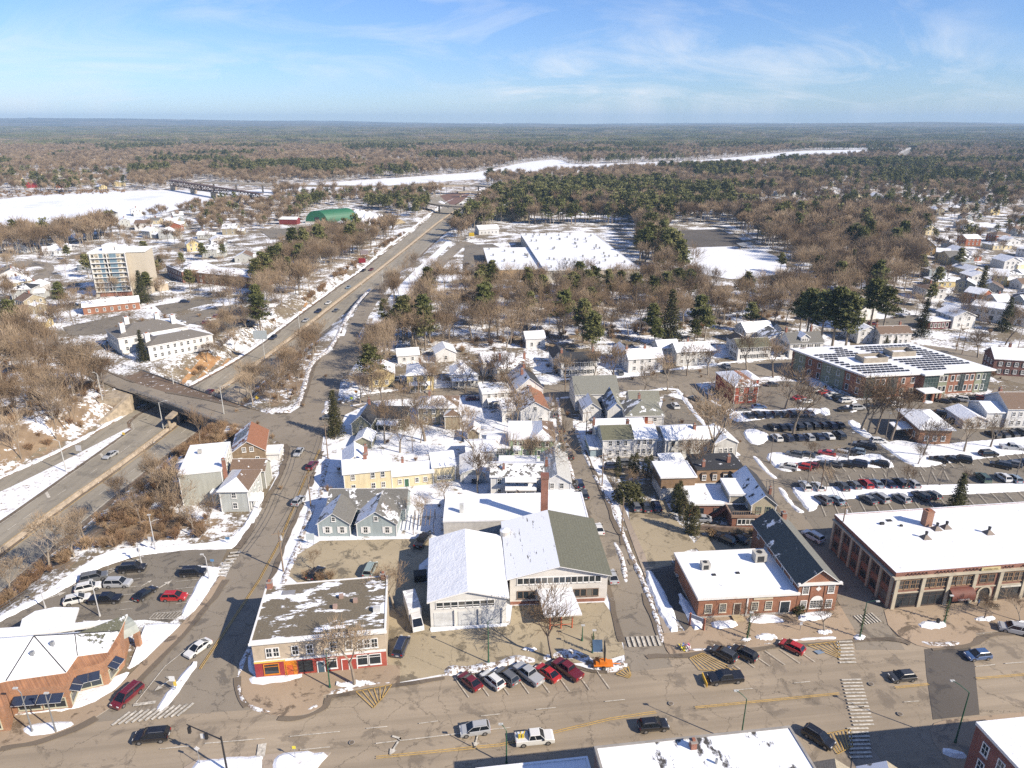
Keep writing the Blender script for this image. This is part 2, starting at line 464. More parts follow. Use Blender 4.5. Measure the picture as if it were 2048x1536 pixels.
# ------------------------------------------------------------------ ground sheets
ZK = [0]
def nz():
 ZK[0] += 1; return 0.02 + 0.004 * ZK[0]
def chaikin(p, n=2, closed=True):
 for _ in range(n):
  q = []
  m = len(p)
  for i in range(m if closed else m - 1):
   a = p[i]; b = p[(i + 1) % m]
   q += [(a[0] * .75 + b[0] * .25, a[1] * .75 + b[1] * .25), (a[0] * .25 + b[0] * .75, a[1] * .25 + b[1] * .75)]
  p = q if closed else [p[0]] + q + [p[-1]]
 return p
def W(pts): return [G(*p) for p in pts]
def sheet(name, pts, mat, z=None, sm=0, world=False, kind='structure'):
 p = pts if world else W(pts)
 if sm: p = chaikin(p, sm)
 z = nz() if z is None else z
 mb = MB(); n = len(p)
 a = sum(p[j][0] * p[(j + 1) % n][1] - p[(j + 1) % n][0] * p[j][1] for j in range(n))
 if a < 0: p = p[::-1]
 mb.face([(x, y, z) for x, y in p], mat)
 return mb.build(name, kind=kind)
def slab(name, pts, mat, h=0.13, sm=0, kerb=True, world=False):
 """a raised pavement with its granite kerb"""
 p = pts if world else W(pts)
 if sm: p = chaikin(p, sm)
 mb = MB(); mb.prism(p, 0.0, h, M_KERB, mat)
 o = mb.build(name, kind='structure')
 return o
def mound(name, pts, h=0.35, sm=2, mat=None, edge=0.5, jit=0.18, z0=0.02, world=False, kind='structure'):
 """a patch of lying snow with a soft ragged edge"""
 p = pts if world else W(pts)
 p = chaikin(p, sm) if sm else p
 q = []
 for i in range(len(p)):                 # subdivide long edges and roughen
  a, b = p[i], p[(i + 1) % len(p)]; L = math.dist(a, b); k = max(1, int(L / 0.9))
  for j in range(k):
   t = j / k; q.append((a[0] + (b[0] - a[0]) * t + rnd.uniform(-jit, jit), a[1] + (b[1] - a[1]) * t + rnd.uniform(-jit, jit)))
 n = len(q)
 a = sum(q[j][0] * q[(j + 1) % n][1] - q[(j + 1) % n][0] * q[j][1] for j in range(n))
 if a < 0: q = q[::-1]
 cx = sum(x for x, y in q) / n; cy = sum(y for x, y in q) / n
 inn = []
 for i in range(n):
  a, b = q[i - 1], q[(i + 1) % n]; tx, ty = b[0] - a[0], b[1] - a[1]; L = math.hypot(tx, ty) + 1e-6
  inn.append((q[i][0] - ty / L * edge, q[i][1] + tx / L * edge))
 mb = MB(); m = mat or M_SNOW; k = mb.mi(m)
 mb.v = [(x, y, z0) for x, y in q] + [(x, y, z0 + h * rnd.uniform(0.8, 1.1)) for x, y in inn]
 for i in range(n):
  j = (i + 1) % n; mb.f.append((i, j, n + j, n + i)); mb.m.append(k)
 mb.f.append(tuple(range(n, 2 * n))); mb.m.append(k)
 return mb.build(name, kind=kind)
def windrow(name, pts, w=1.2, h=0.5, mat=None, zf=None, world=False, sm=1, dens=1.0, kind='structure'):
 """ploughed-up ridge of snow along a line"""
 p = pts if world else W(pts)
 p = chaikin(p, sm, False) if sm else p
 q = []
 for i in range(len(p) - 1):
  a, b = p[i], p[i + 1]; L = math.dist(a, b); k = max(1, int(L / 0.8))
  for j in range(k): t = j / k; q.append((a[0] + (b[0] - a[0]) * t, a[1] + (b[1] - a[1]) * t))
 q.append(p[-1])
 mb = MB(); k = mb.mi(mat or M_BANK); prev = None
 for i, (x, y) in enumerate(q):
  a = q[max(0, i - 1)]; b = q[min(len(q) - 1, i + 1)]; tx, ty = b[0] - a[0], b[1] - a[1]; L = math.hypot(tx, ty) + 1e-6
  nxv, nyv = -ty / L, tx / L
  g = 0.5 + 0.5 * noise.noise(Vector((x * .35, y * .35, 2))) * 1.6
  g = max(0.12, min(1.15, g + rnd.uniform(-.12, .12)))
  if i in (0, len(q) - 1): g = 0.05
  ww = w * (0.6 + 0.55 * g); hh = h * g; z = (zf(x, y) if zf else 0.02)
  ring = []
  for f, hz in ((-1, 0), (-.55, .75), (0, 1), (.5, .7), (1, 0)):
   ring.append((x + nxv * ww * f * .5, y + nyv * ww * f * .5, z + hh * hz * rnd.uniform(.85, 1.1) + 0.004))
  base = len(mb.v); mb.v += ring
  if prev is not None:
   for c in range(4): mb.f.append((prev + c, prev + c + 1, base + c + 1, base + c)); mb.m.append(k)
  prev = base
 return mb.build(name, kind=kind)
def line(mb, a, b, w, z, mat, world=False):
 if not world: a, b = G(*a), G(*b)
 L = math.dist(a, b) + 1e-9; nx_, ny_ = -(b[1] - a[1]) / L * w / 2, (b[0] - a[0]) / L * w / 2
 zz = z if callable(z) else (lambda x, y: z)
 mb.face([(a[0] - nx_, a[1] - ny_, zz(*a)), (b[0] - nx_, b[1] - ny_, zz(*b)), (b[0] + nx_, b[1] + ny_, zz(*b)), (a[0] + nx_, a[1] + ny_, zz(*a))], mat)
def polyline(mb, pts, w, z, mat, dash=None, world=False):
 p = pts if world else W(pts)
 if dash is None:
  for a, b in zip(p, p[1:]): line(mb, a, b, w, z, mat, True)
  return
 on, off = dash; pos = 0.0
 for a, b in zip(p, p[1:]):
  L = math.dist(a, b); t = 0.0
  while t < L:
   ph = pos % (on + off)
   if ph < on:
    e = min(L, t + on - ph)
    pa = (a[0] + (b[0] - a[0]) * t / L, a[1] + (b[1] - a[1]) * t / L); pb = (a[0] + (b[0] - a[0]) * e / L, a[1] + (b[1] - a[1]) * e / L)
    line(mb, pa, pb, w, z, mat, True); pos += e - t; t = e + 1e-6
   else:
    d = on + off - ph; pos += d; t += d
def zebra(name, a, b, width, n, z, frac=0.5, mat=None, skew=None):
 """bars of a crossing between ground marks a and b (px); bars run along the road"""
 A, B = G(*a), G(*b); mb = MB()
 L = math.dist(A, B); tx, ty = (B[0] - A[0]) / L, (B[1] - A[1]) / L
 ux, uy = (-ty, tx) if skew is None else (math.cos(skew), math.sin(skew))
 for i in range(n):
  c = (i + .5) / n * L; x, y = A[0] + tx * c, A[1] + ty * c
  line(mb, (x - ux * width / 2, y - uy * width / 2), (x + ux * width / 2, y + uy * width / 2), L / n * frac, z, mat or M_LINE, True)
 return mb.build(name, kind='structure')

M_FLOOR = ground_mix('woodland_floor', 0.46, 0.09, (0.16, 0.115, 0.07), (0.25, 0.19, 0.12), 1.1)
sheet('woodland_floor', [(-2600, 398), (540, 398), (700, 398), (860, 398), (1000, 398), (1300, 398), (1420, 430), (1500, 430), (4600, 420), (2700, 252), (-700, 252)], M_FLOOR, 0.012)
# ================================================================== roads, car parks, pavements
def hz(x, y): return zh(y) + 0.10
def hstrip(name, Lp, Rp, mat, dz=0.0, step=6.0, world=False):
 L = Lp if world else [GH(*q) for q in Lp]; Rr = Rp if world else [GH(*q) for q in Rp]
 L = sorted(L, key=lambda p: p[1]); Rr = sorted(Rr, key=lambda p: p[1])
 y0 = max(L[0][1], Rr[0][1]); y1 = min(L[-1][1], Rr[-1][1])
 ly = np.array([p[1] for p in L]); lx = np.array([p[0] for p in L]); ry = np.array([p[1] for p in Rr]); rx = np.array([p[0] for p in Rr])
 k = max(2, int((y1 - y0) / step)); mb = MB(); mi = mb.mi(mat)
 for i in range(k + 1):
  y = y0 + (y1 - y0) * i / k; z = hz(0, y) + dz
  mb.v += [(float(np.interp(y, ly, lx)), y, z), (float(np.interp(y, ry, rx)), y, z)]
  if i: j = 2 * i; mb.f.append((j - 2, j - 1, j + 1, j)); mb.m.append(mi)
 return mb.build(name, kind='structure')
# barrier line of the highway (world metres, from the survey)
BAR = [(-117.5, 90), (-116.4, 110), (-115.1, 136.7), (-113.9, 151), (-112.4, 164), (-110.7, 176), (-109.2, 190), (-107.6, 209), (-105.3, 240), (-103.1, 256), (-101.1, 275)]
BAR += [GH(*p) for p in [(592, 670), (653, 621), (702, 583), (766, 534), (815, 495), (873, 448), (910, 422), (945, 402), (990, 383), (1010, 372)]]
LE = [(-134, 60), (-129, 100), (-125.5, 136), (-123.6, 155), (-121.8, 180), (-120.0, 205), (-124.5, 212), (-121.5, 228)] + [GH(*p) for p in [(381, 775), (477, 721), (536, 680), (602, 629), (684, 569), (725, 542), (772, 503), (825, 464), (873, 422), (905, 402), (960, 383), (985, 372)]]
RE = [(-108, 60), (-105.5, 100), (-104, 136), (-101.5, 171), (-97, 210), (-94.5, 240), (-92.3, 262)] + [GH(*p) for p in [(628, 682), (672, 646), (727, 597), (768, 572), (811, 540), (844, 509), (889, 466), (924, 439), (960, 412), (1010, 385), (1030, 372)]]
def off(line_, d): return [(x + d, y) for x, y in line_]
hstrip('highway', LE, off(BAR, -0.5), M_HWY, world=True)
hstrip('highway', off(BAR, 0.5), RE, M_HWY, world=True)
hstrip('highway_median', off(BAR, -0.9), off(BAR, 0.9), M_SHOULDER, 0.02, world=True)
RL = [(-164, 100), (-138.6, 171), (-130.8, 192), (-128.0, 210), (-126, 226)]; RR = [(-158, 110), (-133.7, 164), (-129.2, 177), (-121.4, 205), (-118, 226)]
hstrip('highway_ramp', RL, RR, M_HWY, 0.012, world=True)
# low concrete barrier
bb = MB()
for a, b in zip(BAR[:-1], BAR[1:]):
 for s in (-0.33, 0.33):
  k = max(1, int((b[1] - a[1]) / 8))
  for j in range(k):
   p = [(a[0] + (b[0] - a[0]) * t, a[1] + (b[1] - a[1]) * t) for t in (j / k, (j + 0.985) / k)]
   z = [hz(0, q[1]) for q in p]
   vs = []
   for (x, y), zz in zip(p, z):
    vs += [(x + s - .2, y, zz), (x + s - .06, y, zz + .8), (x + s + .06, y, zz + .8), (x + s + .2, y, zz)]
   i = len(bb.v); bb.v += vs; m = bb.mi(plain((0.42, 0.35, 0.27), 0.9, 0.2))
   for q in ((0, 1, 5, 4), (1, 2, 6, 5), (2, 3, 7, 6), (0, 3, 2, 1), (4, 5, 6, 7)): bb.f.append(tuple(i + c for c in q)); bb.m.append(m)
tag(bb.build('concrete_barrier'), 'long low concrete barrier down the middle of the highway', 'barrier')
mk = MB(); zl = lambda x, y: hz(x, y) + 0.03
polyline(mk, off(LE, 1.0), 0.16, zl, M_LINE, world=True); polyline(mk, off(RE, -1.0), 0.16, zl, M_LINE, world=True)
polyline(mk, off(BAR, -1.6), 0.16, zl, M_YEL, world=True); polyline(mk, off(BAR, 1.6), 0.16, zl, M_YEL, world=True)
polyline(mk, off(BAR, -5.3), 0.16, zl, M_LINE, (3, 9), world=True); polyline(mk, off(BAR, 5.3), 0.16, zl, M_LINE, (3, 9), world=True)
polyline(mk, off([p for p in BAR if p[1] > 480], -8.9), 0.16, zl, M_LINE, (3, 9), world=True)
polyline(mk, off(RR, 0), 0.16, zl, M_LINE, world=True)
for y in (112, 138, 163, 186):
 x = float(np.interp(y, [p[1] for p in LE], [p[0] for p in LE])) + 1.2
 line(mk, (x, y + 1.5), (x + 2.6, y - 1.5), 0.7, zl, M_LINE, True)
mk.build('lane_markings', kind='structure')
hsnow = snow_mat('verge_snow', 0.3, 0.8, (0.26, 0.19, 0.12))
hstrip('highway_verge', off(LE, -0.6), off(LE, 0.5), M_SHOULDER, 0.015, world=True)
hstrip('highway_verge', off(RE, -0.5), off(RE, 0.8), M_SHOULDER, 0.015, world=True)
mdn = [(x, y) for x, y in RR if y <= 206]
hstrip('snow_median', mdn, off([p for p in LE if p[1] <= 205], 0.0), hsnow, 0.18, world=True)
windrow('snow_bank', [(x - 2.2, y) for x, y in LE if y > 235], 2.6, 0.6, hsnow, zf=lambda x, y: terr(x, y), world=True)
windrow('snow_bank', [(x - 2.0, y) for x, y in RL], 2.8, 0.6, hsnow, zf=lambda x, y: terr(x, y), world=True)

# streets --------------------------------------------------------------
sheet('street_ground', [(475, 1440), (477, 1100), (600, 860), (700, 800), (1100, 770), (1240, 1000), (1262, 1420)], M_LAWN, sm=0)
sheet('car_park', [(1440, 800), (1500, 772), (1560, 762), (1648, 765), (1700, 800), (1980, 795), (2060, 820), (2300, 880), (2300, 1060), (2060, 1025), (1700, 1060), (1640, 1075), (1600, 1023), (1560, 975), (1515, 912), (1462, 840)], M_LOT2)
sheet('main_street', [(-420, 1520), (0, 1499), (75, 1484), (126, 1469), (176, 1446), (221, 1416), (330, 1400), (482, 1398), (504, 1418), (542, 1431), (573, 1436), (616, 1429), (645, 1414), (647, 1392), (674, 1384), (784, 1369), (880, 1353), (1078, 1332), (1139, 1325), (1191, 1345), (1255, 1335), (1262, 1313), (1329, 1300), (1339, 1309), (1407, 1305), (1583, 1288), (1676, 1282), (1719, 1277), (1799, 1274), (1833, 1291), (1866, 1299), (1949, 1289), (1952, 1268), (2060, 1262), (2400, 1235), (2400, 1900), (-420, 1900)], M_STREET)
sheet('mill_street', [(176, 1446), (221, 1416), (264, 1376), (322, 1316), (377, 1258), (427, 1200), (450, 1158), (477, 1100), (500, 1060), (530, 1007), (563, 940), (573, 907), (567, 887), (520, 868), (560, 840), (602, 812), (616, 765), (631, 721), (665, 701), (680, 672), (700, 672), (706, 690), (690, 735), (682, 760), (675, 800), (690, 810), (650, 850), (643, 900), (627, 953), (600, 1017), (575, 1070), (560, 1115), (540, 1165), (512, 1240), (499, 1287), (479, 1326), (475, 1355), (482, 1400), (504, 1420), (350, 1430)], M_MILL)
BR = [((59, 581), (84, 576)), ((53, 619), (86, 619)), ((64, 669), (102, 669)), ((88, 687), (121, 693)), ((109, 705), (152, 710)), ((125, 728), (184, 732)), ((176, 753), (225, 748)), ((234, 777), (273, 767)), ((283, 792), (332, 785)), ((355, 814), (378, 792)), ((430, 840), (440, 805)), ((520, 869), (528, 825)), ((575, 893), (590, 826)), ((640, 905), (640, 840))]
sheet('bridge_road', [a for a, b in BR] + [b for a, b in BR][::-1], M_MILL)
sheet('far_left_street', [(59, 581), (58, 560), (72, 548), (100, 540), (70, 530), (30, 535), (0, 545), (0, 535), (40, 522), (90, 522), (112, 535), (100, 552), (84, 560), (84, 576)], M_MILL, sm=1)
sheet('federal_street', [(640, 870), (650, 840), (690, 805), (760, 788), (850, 779), (935, 772), (1080, 768), (1100, 770), (1220, 758), (1340, 746), (1460, 729), (1600, 717), (1660, 715), (1760, 702), (1850, 690), (1925, 700), (2060, 738), (2060, 772), (1960, 748), (1880, 722), (1680, 742), (1530, 754), (1430, 762), (1370, 770), (1280, 780), (1154, 791), (1100, 794), (935, 790), (830, 797), (740, 806), (690, 830), (670, 880)], M_MILL)
sheet('elm_street', [(1100, 780), (1120, 857), (1137, 940), (1167, 1007), (1197, 1073), (1212, 1150), (1228, 1220), (1247, 1290), (1252, 1345), (1345, 1335), (1327, 1290), (1273, 1150), (1240, 1073), (1213, 1007), (1187, 940), (1147, 857), (1140, 785)], M_MILL)
sheet('side_street', [(1355, 765), (1360, 785), (1402, 826), (1435, 874), (1474, 909), (1501, 963), (1549, 1008), (1579, 1059), (1622, 1110), (1676, 1204), (1703, 1251), (1712, 1300), (1810, 1300), (1776, 1251), (1768, 1222), (1720, 1150), (1692, 1105), (1690, 1060), (1640, 1075), (1600, 1023), (1567, 972), (1519, 915), (1486, 874), (1459, 832), (1393, 769)], M_MILL)
sheet('upper_ramp_street', [(675, 705), (702, 640), (723, 604), (743, 581), (770, 560), (800, 545), (802, 553), (777, 577), (757, 600), (738, 632), (720, 665), (700, 705)], M_MILL)
sheet('frontage_street', [(690, 735), (700, 690), (735, 665), (787, 622), (828, 578), (844, 556), (873, 522), (905, 492), (930, 482), (948, 487), (925, 496), (893, 526), (868, 560), (852, 583), (812, 640), (770, 680), (720, 712), (690, 760)], M_MILL)
sheet('right_street', [(1843, 1000), (1990, 775), (2060, 830), (2200, 900), (2300, 960), (2300, 990), (2100, 880), (1990, 800)], M_MILL)
sheet('asphalt_patch', [(1849, 1299), (1940, 1291), (1949, 1330), (1959, 1430), (1866, 1440), (1853, 1350)], M_DARKASPH)
# lots between the buildings
sheet('driveway', [(595, 1110), (640, 1082), (830, 1078), (862, 1060), (862, 1110), (838, 1130), (835, 1165), (600, 1170), (575, 1150)], M_LOT)
sheet('driveway', [(775, 1165), (860, 1165), (862, 1265), (1020, 1250), (1025, 1212), (1208, 1205), (1232, 1240), (1250, 1310), (1200, 1325), (1078, 1330), (880, 1350), (784, 1368), (776, 1330)], M_LOT)
sheet('driveway', [(1255, 1005), (1330, 1000), (1345, 1030), (1395, 1095), (1345, 1112), (1340, 1150), (1300, 1150), (1283, 1120), (1262, 1060)], M_LOT)
sheet('driveway', [(1400, 1075), (1420, 1068), (1525, 1078), (1535, 1100), (1400, 1105), (1385, 1090)], M_LOT)
sheet('driveway', [(1290, 1142), (1350, 1130), (1378, 1200), (1400, 1250), (1370, 1262), (1330, 1200)], M_DARKASPH)
sheet('car_park', [(455, 1099), (380, 1100), (300, 1110), (240, 1130), (190, 1160), (120, 1180), (0, 1240), (-80, 1270), (-80, 1330), (0, 1290), (120, 1260), (240, 1242), (290, 1240), (340, 1245), (368, 1228), (443, 1125)], M_LOT2)
sheet('snow_verge', [(712, 690), (745, 640), (790, 580), (830, 540), (870, 505), (895, 480), (905, 484), (872, 518), (843, 552), (826, 576), (786, 616), (735, 662)], M_SNOW)
sheet('car_park', [(1330, 790), (1365, 800), (1400, 850), (1420, 880), (1370, 872), (1325, 865), (1318, 830)], M_LOT2)
sheet('car_park', [(1170, 865), (1235, 845), (1250, 870), (1200, 880)], M_DARKASPH)
sheet('car_park', [(125, 655), (250, 628), (268, 660), (200, 668), (140, 672)], M_LOT2)
sheet('car_park', [(165, 612), (300, 590), (330, 598), (230, 618)], M_LOT2)
sheet('car_park', [(330, 640), (440, 612), (520, 615), (510, 650), (440, 660), (395, 650)], M_LOT2)
sheet('car_park', [(310, 612), (400, 598), (430, 604), (330, 630)], M_LOT2)
sheet('car_park', [(1335, 462), (1440, 458), (1500, 488), (1480, 494), (1360, 494)], M_DARKASPH)
sheet('snow_field', [(1362, 496), (1500, 492), (1570, 520), (1575, 545), (1480, 562), (1400, 548), (1372, 520)], M_SNOW, sm=1)
sheet('car_park', [(930, 490), (985, 488), (1010, 500), (990, 545), (960, 560), (925, 540)], M_LOT2)
sheet('car_park', [(1710, 645), (1830, 630), (1905, 640), (1900, 652), (1830, 655), (1720, 660)], M_LOT2)
sheet('river', [(-700, 470), (-300, 425), (0, 399), (60, 392), (165, 386), (340, 379), (420, 384), (560, 378), (540, 392), (440, 396), (400, 408), (330, 425), (262, 450), (200, 458), (110, 462), (0, 480), (-300, 540), (-700, 600)], M_ICE, sm=1)
sheet('river', [(560, 374), (640, 366), (760, 358), (880, 350), (965, 344), (1050, 324), (1120, 318), (1140, 330), (1250, 326), (1400, 321), (1500, 312), (1610, 301), (1780, 299), (1800, 305), (1700, 311), (1560, 322), (1480, 331), (1380, 334), (1250, 338), (1120, 346), (1020, 354), (860, 365), (700, 377), (560, 382)], M_ICE, sm=1)
sheet('far_highway', [(1795, 312), (1815, 300), (1838, 291), (1830, 282), (1840, 290), (1834, 300), (1815, 310), (1800, 316)], M_HWY)
sheet('snow_field', [(1640, 297), (1760, 291), (1795, 296), (1700, 299)], M_SNOW)
for q in ([(40, 250), (160, 247), (165, 249), (60, 253)], [(160, 247.5), (250, 249), (245, 251), (165, 250)], [(960, 248.6), (985, 248.6), (985, 249.7), (962, 249.7)], [(1570, 250.5), (1600, 250), (1600, 251.5)], [(1950, 246.5), (2000, 245.5), (2020, 247.5), (1960, 248.5)]):
 p = [G(x, y, 8) for x, y in q]
 p = [(x * k, y * k) for (x, y) in p for k in [1]]
 mbf = MB()
 ring = [(x, y, farz(x, y) + 9) for x, y in p]; mbf.face(ring, M_SNOW); mbf.build('snow_field', kind='structure')

# pavements ------------------------------------------------------------
slab('pavement', [(476, 1360), (499, 1300), (506, 1345), (513, 1357), (775, 1331), (800, 1332), (800, 1366), (784, 1369), (674, 1384), (647, 1392), (645, 1414), (616, 1429), (573, 1436), (542, 1431), (504, 1418), (482, 1398)], M_BRICKPAVE)
slab('pavement', [(126, 1469), (176, 1446), (221, 1416), (264, 1376), (322, 1316), (377, 1258), (427, 1200), (452, 1155), (440, 1152), (400, 1210), (350, 1262), (300, 1310), (240, 1370), (190, 1405), (130, 1420), (60, 1430), (-100, 1440), (-100, 1512), (0, 1499), (75, 1484)], M_BRICKPAVE)
slab('pavement', [(1330, 1296), (1339, 1309), (1407, 1305), (1583, 1288), (1676, 1282), (1719, 1277), (1703, 1251), (1680, 1212), (1590, 1228), (1393, 1238), (1372, 1262), (1322, 1268)], M_BRICKPAVE)
slab('pavement', [(1768, 1222), (1776, 1251), (1799, 1274), (1833, 1291), (1866, 1299), (1949, 1289), (1952, 1268), (2060, 1256), (2400, 1232), (2400, 1168), (2048, 1196), (1777, 1218)], M_BRICKPAVE)
slab('pavement', [(1866, 1484), (1860, 1460), (1868, 1448), (1890, 1441), (2048, 1425), (2400, 1400), (2400, 1900), (1990, 1800), (1900, 1530), (1883, 1507)], M_BRICKPAVE)
slab('pavement', [(368, 1536), (395, 1519), (525, 1511), (600, 1503), (662, 1506), (640, 1530), (600, 1600), (340, 1600)], M_CONC)
slab('pavement', [(1700, 1560), (1710, 1470), (1745, 1500), (1790, 1560)], M_CONC)
for L in ([(1115, 795), (1122, 857), (1136, 925), (1160, 1000), (1190, 1073), (1203, 1130)],):
 windrow('snow_bank', L, 1.3, 0.5)
for L in ([(1150, 850), (1165, 900), (1182, 935)], [(1188, 950), (1205, 980), (1222, 1012)], [(1225, 1010), (1242, 1060), (1262, 1110), (1285, 1160), (1310, 1230), (1325, 1285)], [(1230, 1085), (1245, 1120), (1252, 1165)]):
 windrow('snow_bank', L, 1.2, 0.55)
slab('pavement', [(1238, 1010), (1246, 1010), (1268, 1062), (1290, 1110), (1306, 1160), (1330, 1215), (1350, 1262), (1328, 1268), (1300, 1180), (1270, 1100)], M_CONC, 0.1)
slab('pavement', [(1368, 790), (1388, 822), (1420, 868), (1432, 874), (1402, 828), (1378, 790)], M_CONC, 0.1)
# kerb snow along main street
windrow('snow_bank', [(888, 1343), (930, 1338), (990, 1333), (1030, 1318), (1075, 1322)], 2.4, 0.7)
windrow('snow_bank', [(1085, 1318), (1140, 1303), (1190, 1330), (1225, 1338), (1252, 1325)], 2.4, 0.6)
windrow('snow_bank', [(477, 1350), (480, 1395), (500, 1414), (545, 1427), (600, 1426), (640, 1410)], 0.9, 0.35)
windrow('snow_bank', [(480, 1345), (487, 1322), (503, 1290)], 1.0, 0.35)
windrow('snow_bank', [(646, 1388), (700, 1378), (740, 1368), (790, 1366)], 1.0, 0.35)
windrow('snow_bank', [(1835, 1283), (1870, 1291), (1940, 1285), (1945, 1272)], 1.4, 0.35)
windrow('snow_bank', [(1575, 1283), (1620, 1278), (1680, 1276)], 1.2, 0.3, M_SNOW)
windrow('snow_bank', [(1345, 1304), (1420, 1298), (1500, 1292), (1570, 1284)], 0.8, 0.2)
mound('snow_bed', [(1283, 1143), (1310, 1143), (1366, 1262), (1334, 1268)], 0.45, sm=1)
mound('snow_bed', [(1352, 1190), (1370, 1190), (1412, 1258), (1384, 1264)], 0.4, sm=1, z0=0.13)
mound('snow_bed', [(1420, 1243), (1472, 1240), (1476, 1255), (1424, 1260)], 0.35, sm=1, z0=0.13)
mound('snow_bed', [(1487, 1236), (1540, 1228), (1567, 1240), (1567, 1246), (1500, 1250)], 0.35, sm=1, z0=0.13)
mound('snow_bed', [(1597, 1228), (1650, 1222), (1668, 1232), (1640, 1241), (1596, 1244)], 0.35, sm=1, z0=0.13)
for c, rx, ry in (((1532, 1275), 24, 7), ((1649, 1265), 15, 5), ((1493, 1281), 8, 3), ((1719, 1276), 13, 7), ((1865, 1251), 30, 9), ((1970, 1239), 22, 5), ((2036, 1246), 14, 4), ((700, 1370), 30, 6), ((1060, 1300), 15, 3), ((725, 1366), 20, 4)):
 mound('snow_bed', [(c[0] + rx * math.cos(t), c[1] + ry * math.sin(t)) for t in np.linspace(0, 2 * math.pi, 9)[:-1]], 0.25, z0=0.13)
mound('snow_bed', [(500, 1350), (560, 1352), (608, 1346), (600, 1358), (540, 1370), (500, 1372)], 0.2, z0=0.13)
mound('snow_bed', [(495, 1310), (508, 1312), (514, 1350), (500, 1352)], 0.2, z0=0.13)
# plaza snow, bottom edge of the view
mound('snow_lawn', [(368, 1560), (395, 1521), (525, 1512), (522, 1560)], 0.2, sm=0, z0=0.13)
mound('snow_lawn', [(548, 1560), (545, 1522), (560, 1508), (600, 1504), (662, 1507), (640, 1530), (610, 1570)], 0.2, sm=1, z0=0.13)
mound('snow_lawn', [(1880, 1497), (1905, 1497), (1938, 1512), (1925, 1522), (1890, 1515)], 0.4, sm=1, z0=0.13)
mound('splitter_island_snow', [(308, 1420), (330, 1390), (370, 1340), (393, 1320), (398, 1326), (380, 1355), (350, 1395), (325, 1424)], 0.35, sm=1)
# bank corner and left car park
mound('snow_lawn', [(282, 1255), (292, 1250), (364, 1245), (352, 1262), (300, 1310), (262, 1340), (250, 1336), (300, 1290), (300, 1270)], 0.3, sm=1)
mound('snow_lawn', [(172, 1395), (215, 1375), (250, 1345), (262, 1345), (235, 1378), (200, 1400), (150, 1424), (40, 1428), (40, 1422), (120, 1410)], 0.25, sm=1)
mound('snow_bed', [(40, 1462), (65, 1448), (110, 1446), (150, 1445), (140, 1458), (70, 1476)], 0.3, sm=1, z0=0.13)
mound('snow_lawn', [(358, 1232), (380, 1190), (410, 1140), (368, 1140), (365, 1136), (380, 1130), (440, 1135), (442, 1142), (420, 1180), (382, 1235)], 0.35, sm=1)
mound('snow_bank', [(-80, 1275), (0, 1232), (60, 1205), (110, 1170), (180, 1120), (230, 1098), (300, 1094), (400, 1088), (460, 1078), (480, 1060), (500, 1030), (515, 985), (530, 985), (522, 1020), (500, 1055), (478, 1088), (460, 1100), (380, 1100), (300, 1107), (240, 1122), (190, 1140), (130, 1180), (60, 1215), (0, 1245), (-80, 1290)], 0.4, sm=1)
mound('snow_bed', [(158, 1242), (200, 1240), (205, 1245), (175, 1250)], 0.2)
# upper street snow edges
windrow('snow_bank', [(522, 820), (555, 828), (590, 818), (603, 795), (612, 760), (620, 730), (640, 712), (664, 695), (690, 640), (715, 605), (740, 578)], 2.2, 0.7, M_BANK)
windrow('snow_bank', [(640, 1000), (645, 960), (655, 915)], 1.6, 0.4)
windrow('snow_bank', [(560, 1180), (585, 1120), (605, 1070), (625, 1010)], 1.6, 0.4)
windrow('snow_bank', [(700, 812), (760, 802), (850, 796), (930, 792), (1000, 790), (1090, 796)], 1.6, 0.4)
windrow('snow_bank', [(700, 792), (800, 778), (930, 766), (1080, 762), (1220, 752), (1340, 740), (1460, 724), (1600, 712)], 2.0, 0.45, M_SNOW)
windrow('snow_bank', [(648, 828), (655, 812), (658, 800), (652, 812)], 2.2, 0.7)
windrow('snow_bank', [(1120, 796), (1180, 792), (1280, 784), (1350, 775), (1365, 790), (1400, 840), (1440, 880), (1478, 912)], 1.8, 0.4, M_SNOW)
for L in ([(1420, 800), (1440, 812)], [(1560, 975), (1575, 1000), (1595, 1020), (1605, 1026)], [(1508, 912), (1530, 940), (1552, 958)]):
 windrow('snow_bank', L, 1.6, 0.5, M_SNOW)
sheet('snow_ground', [(1110, 745), (1240, 735), (1460, 715), (1700, 700), (1700, 680), (1440, 690), (1200, 712), (1000, 735), (1000, 755)], M_LAWN)
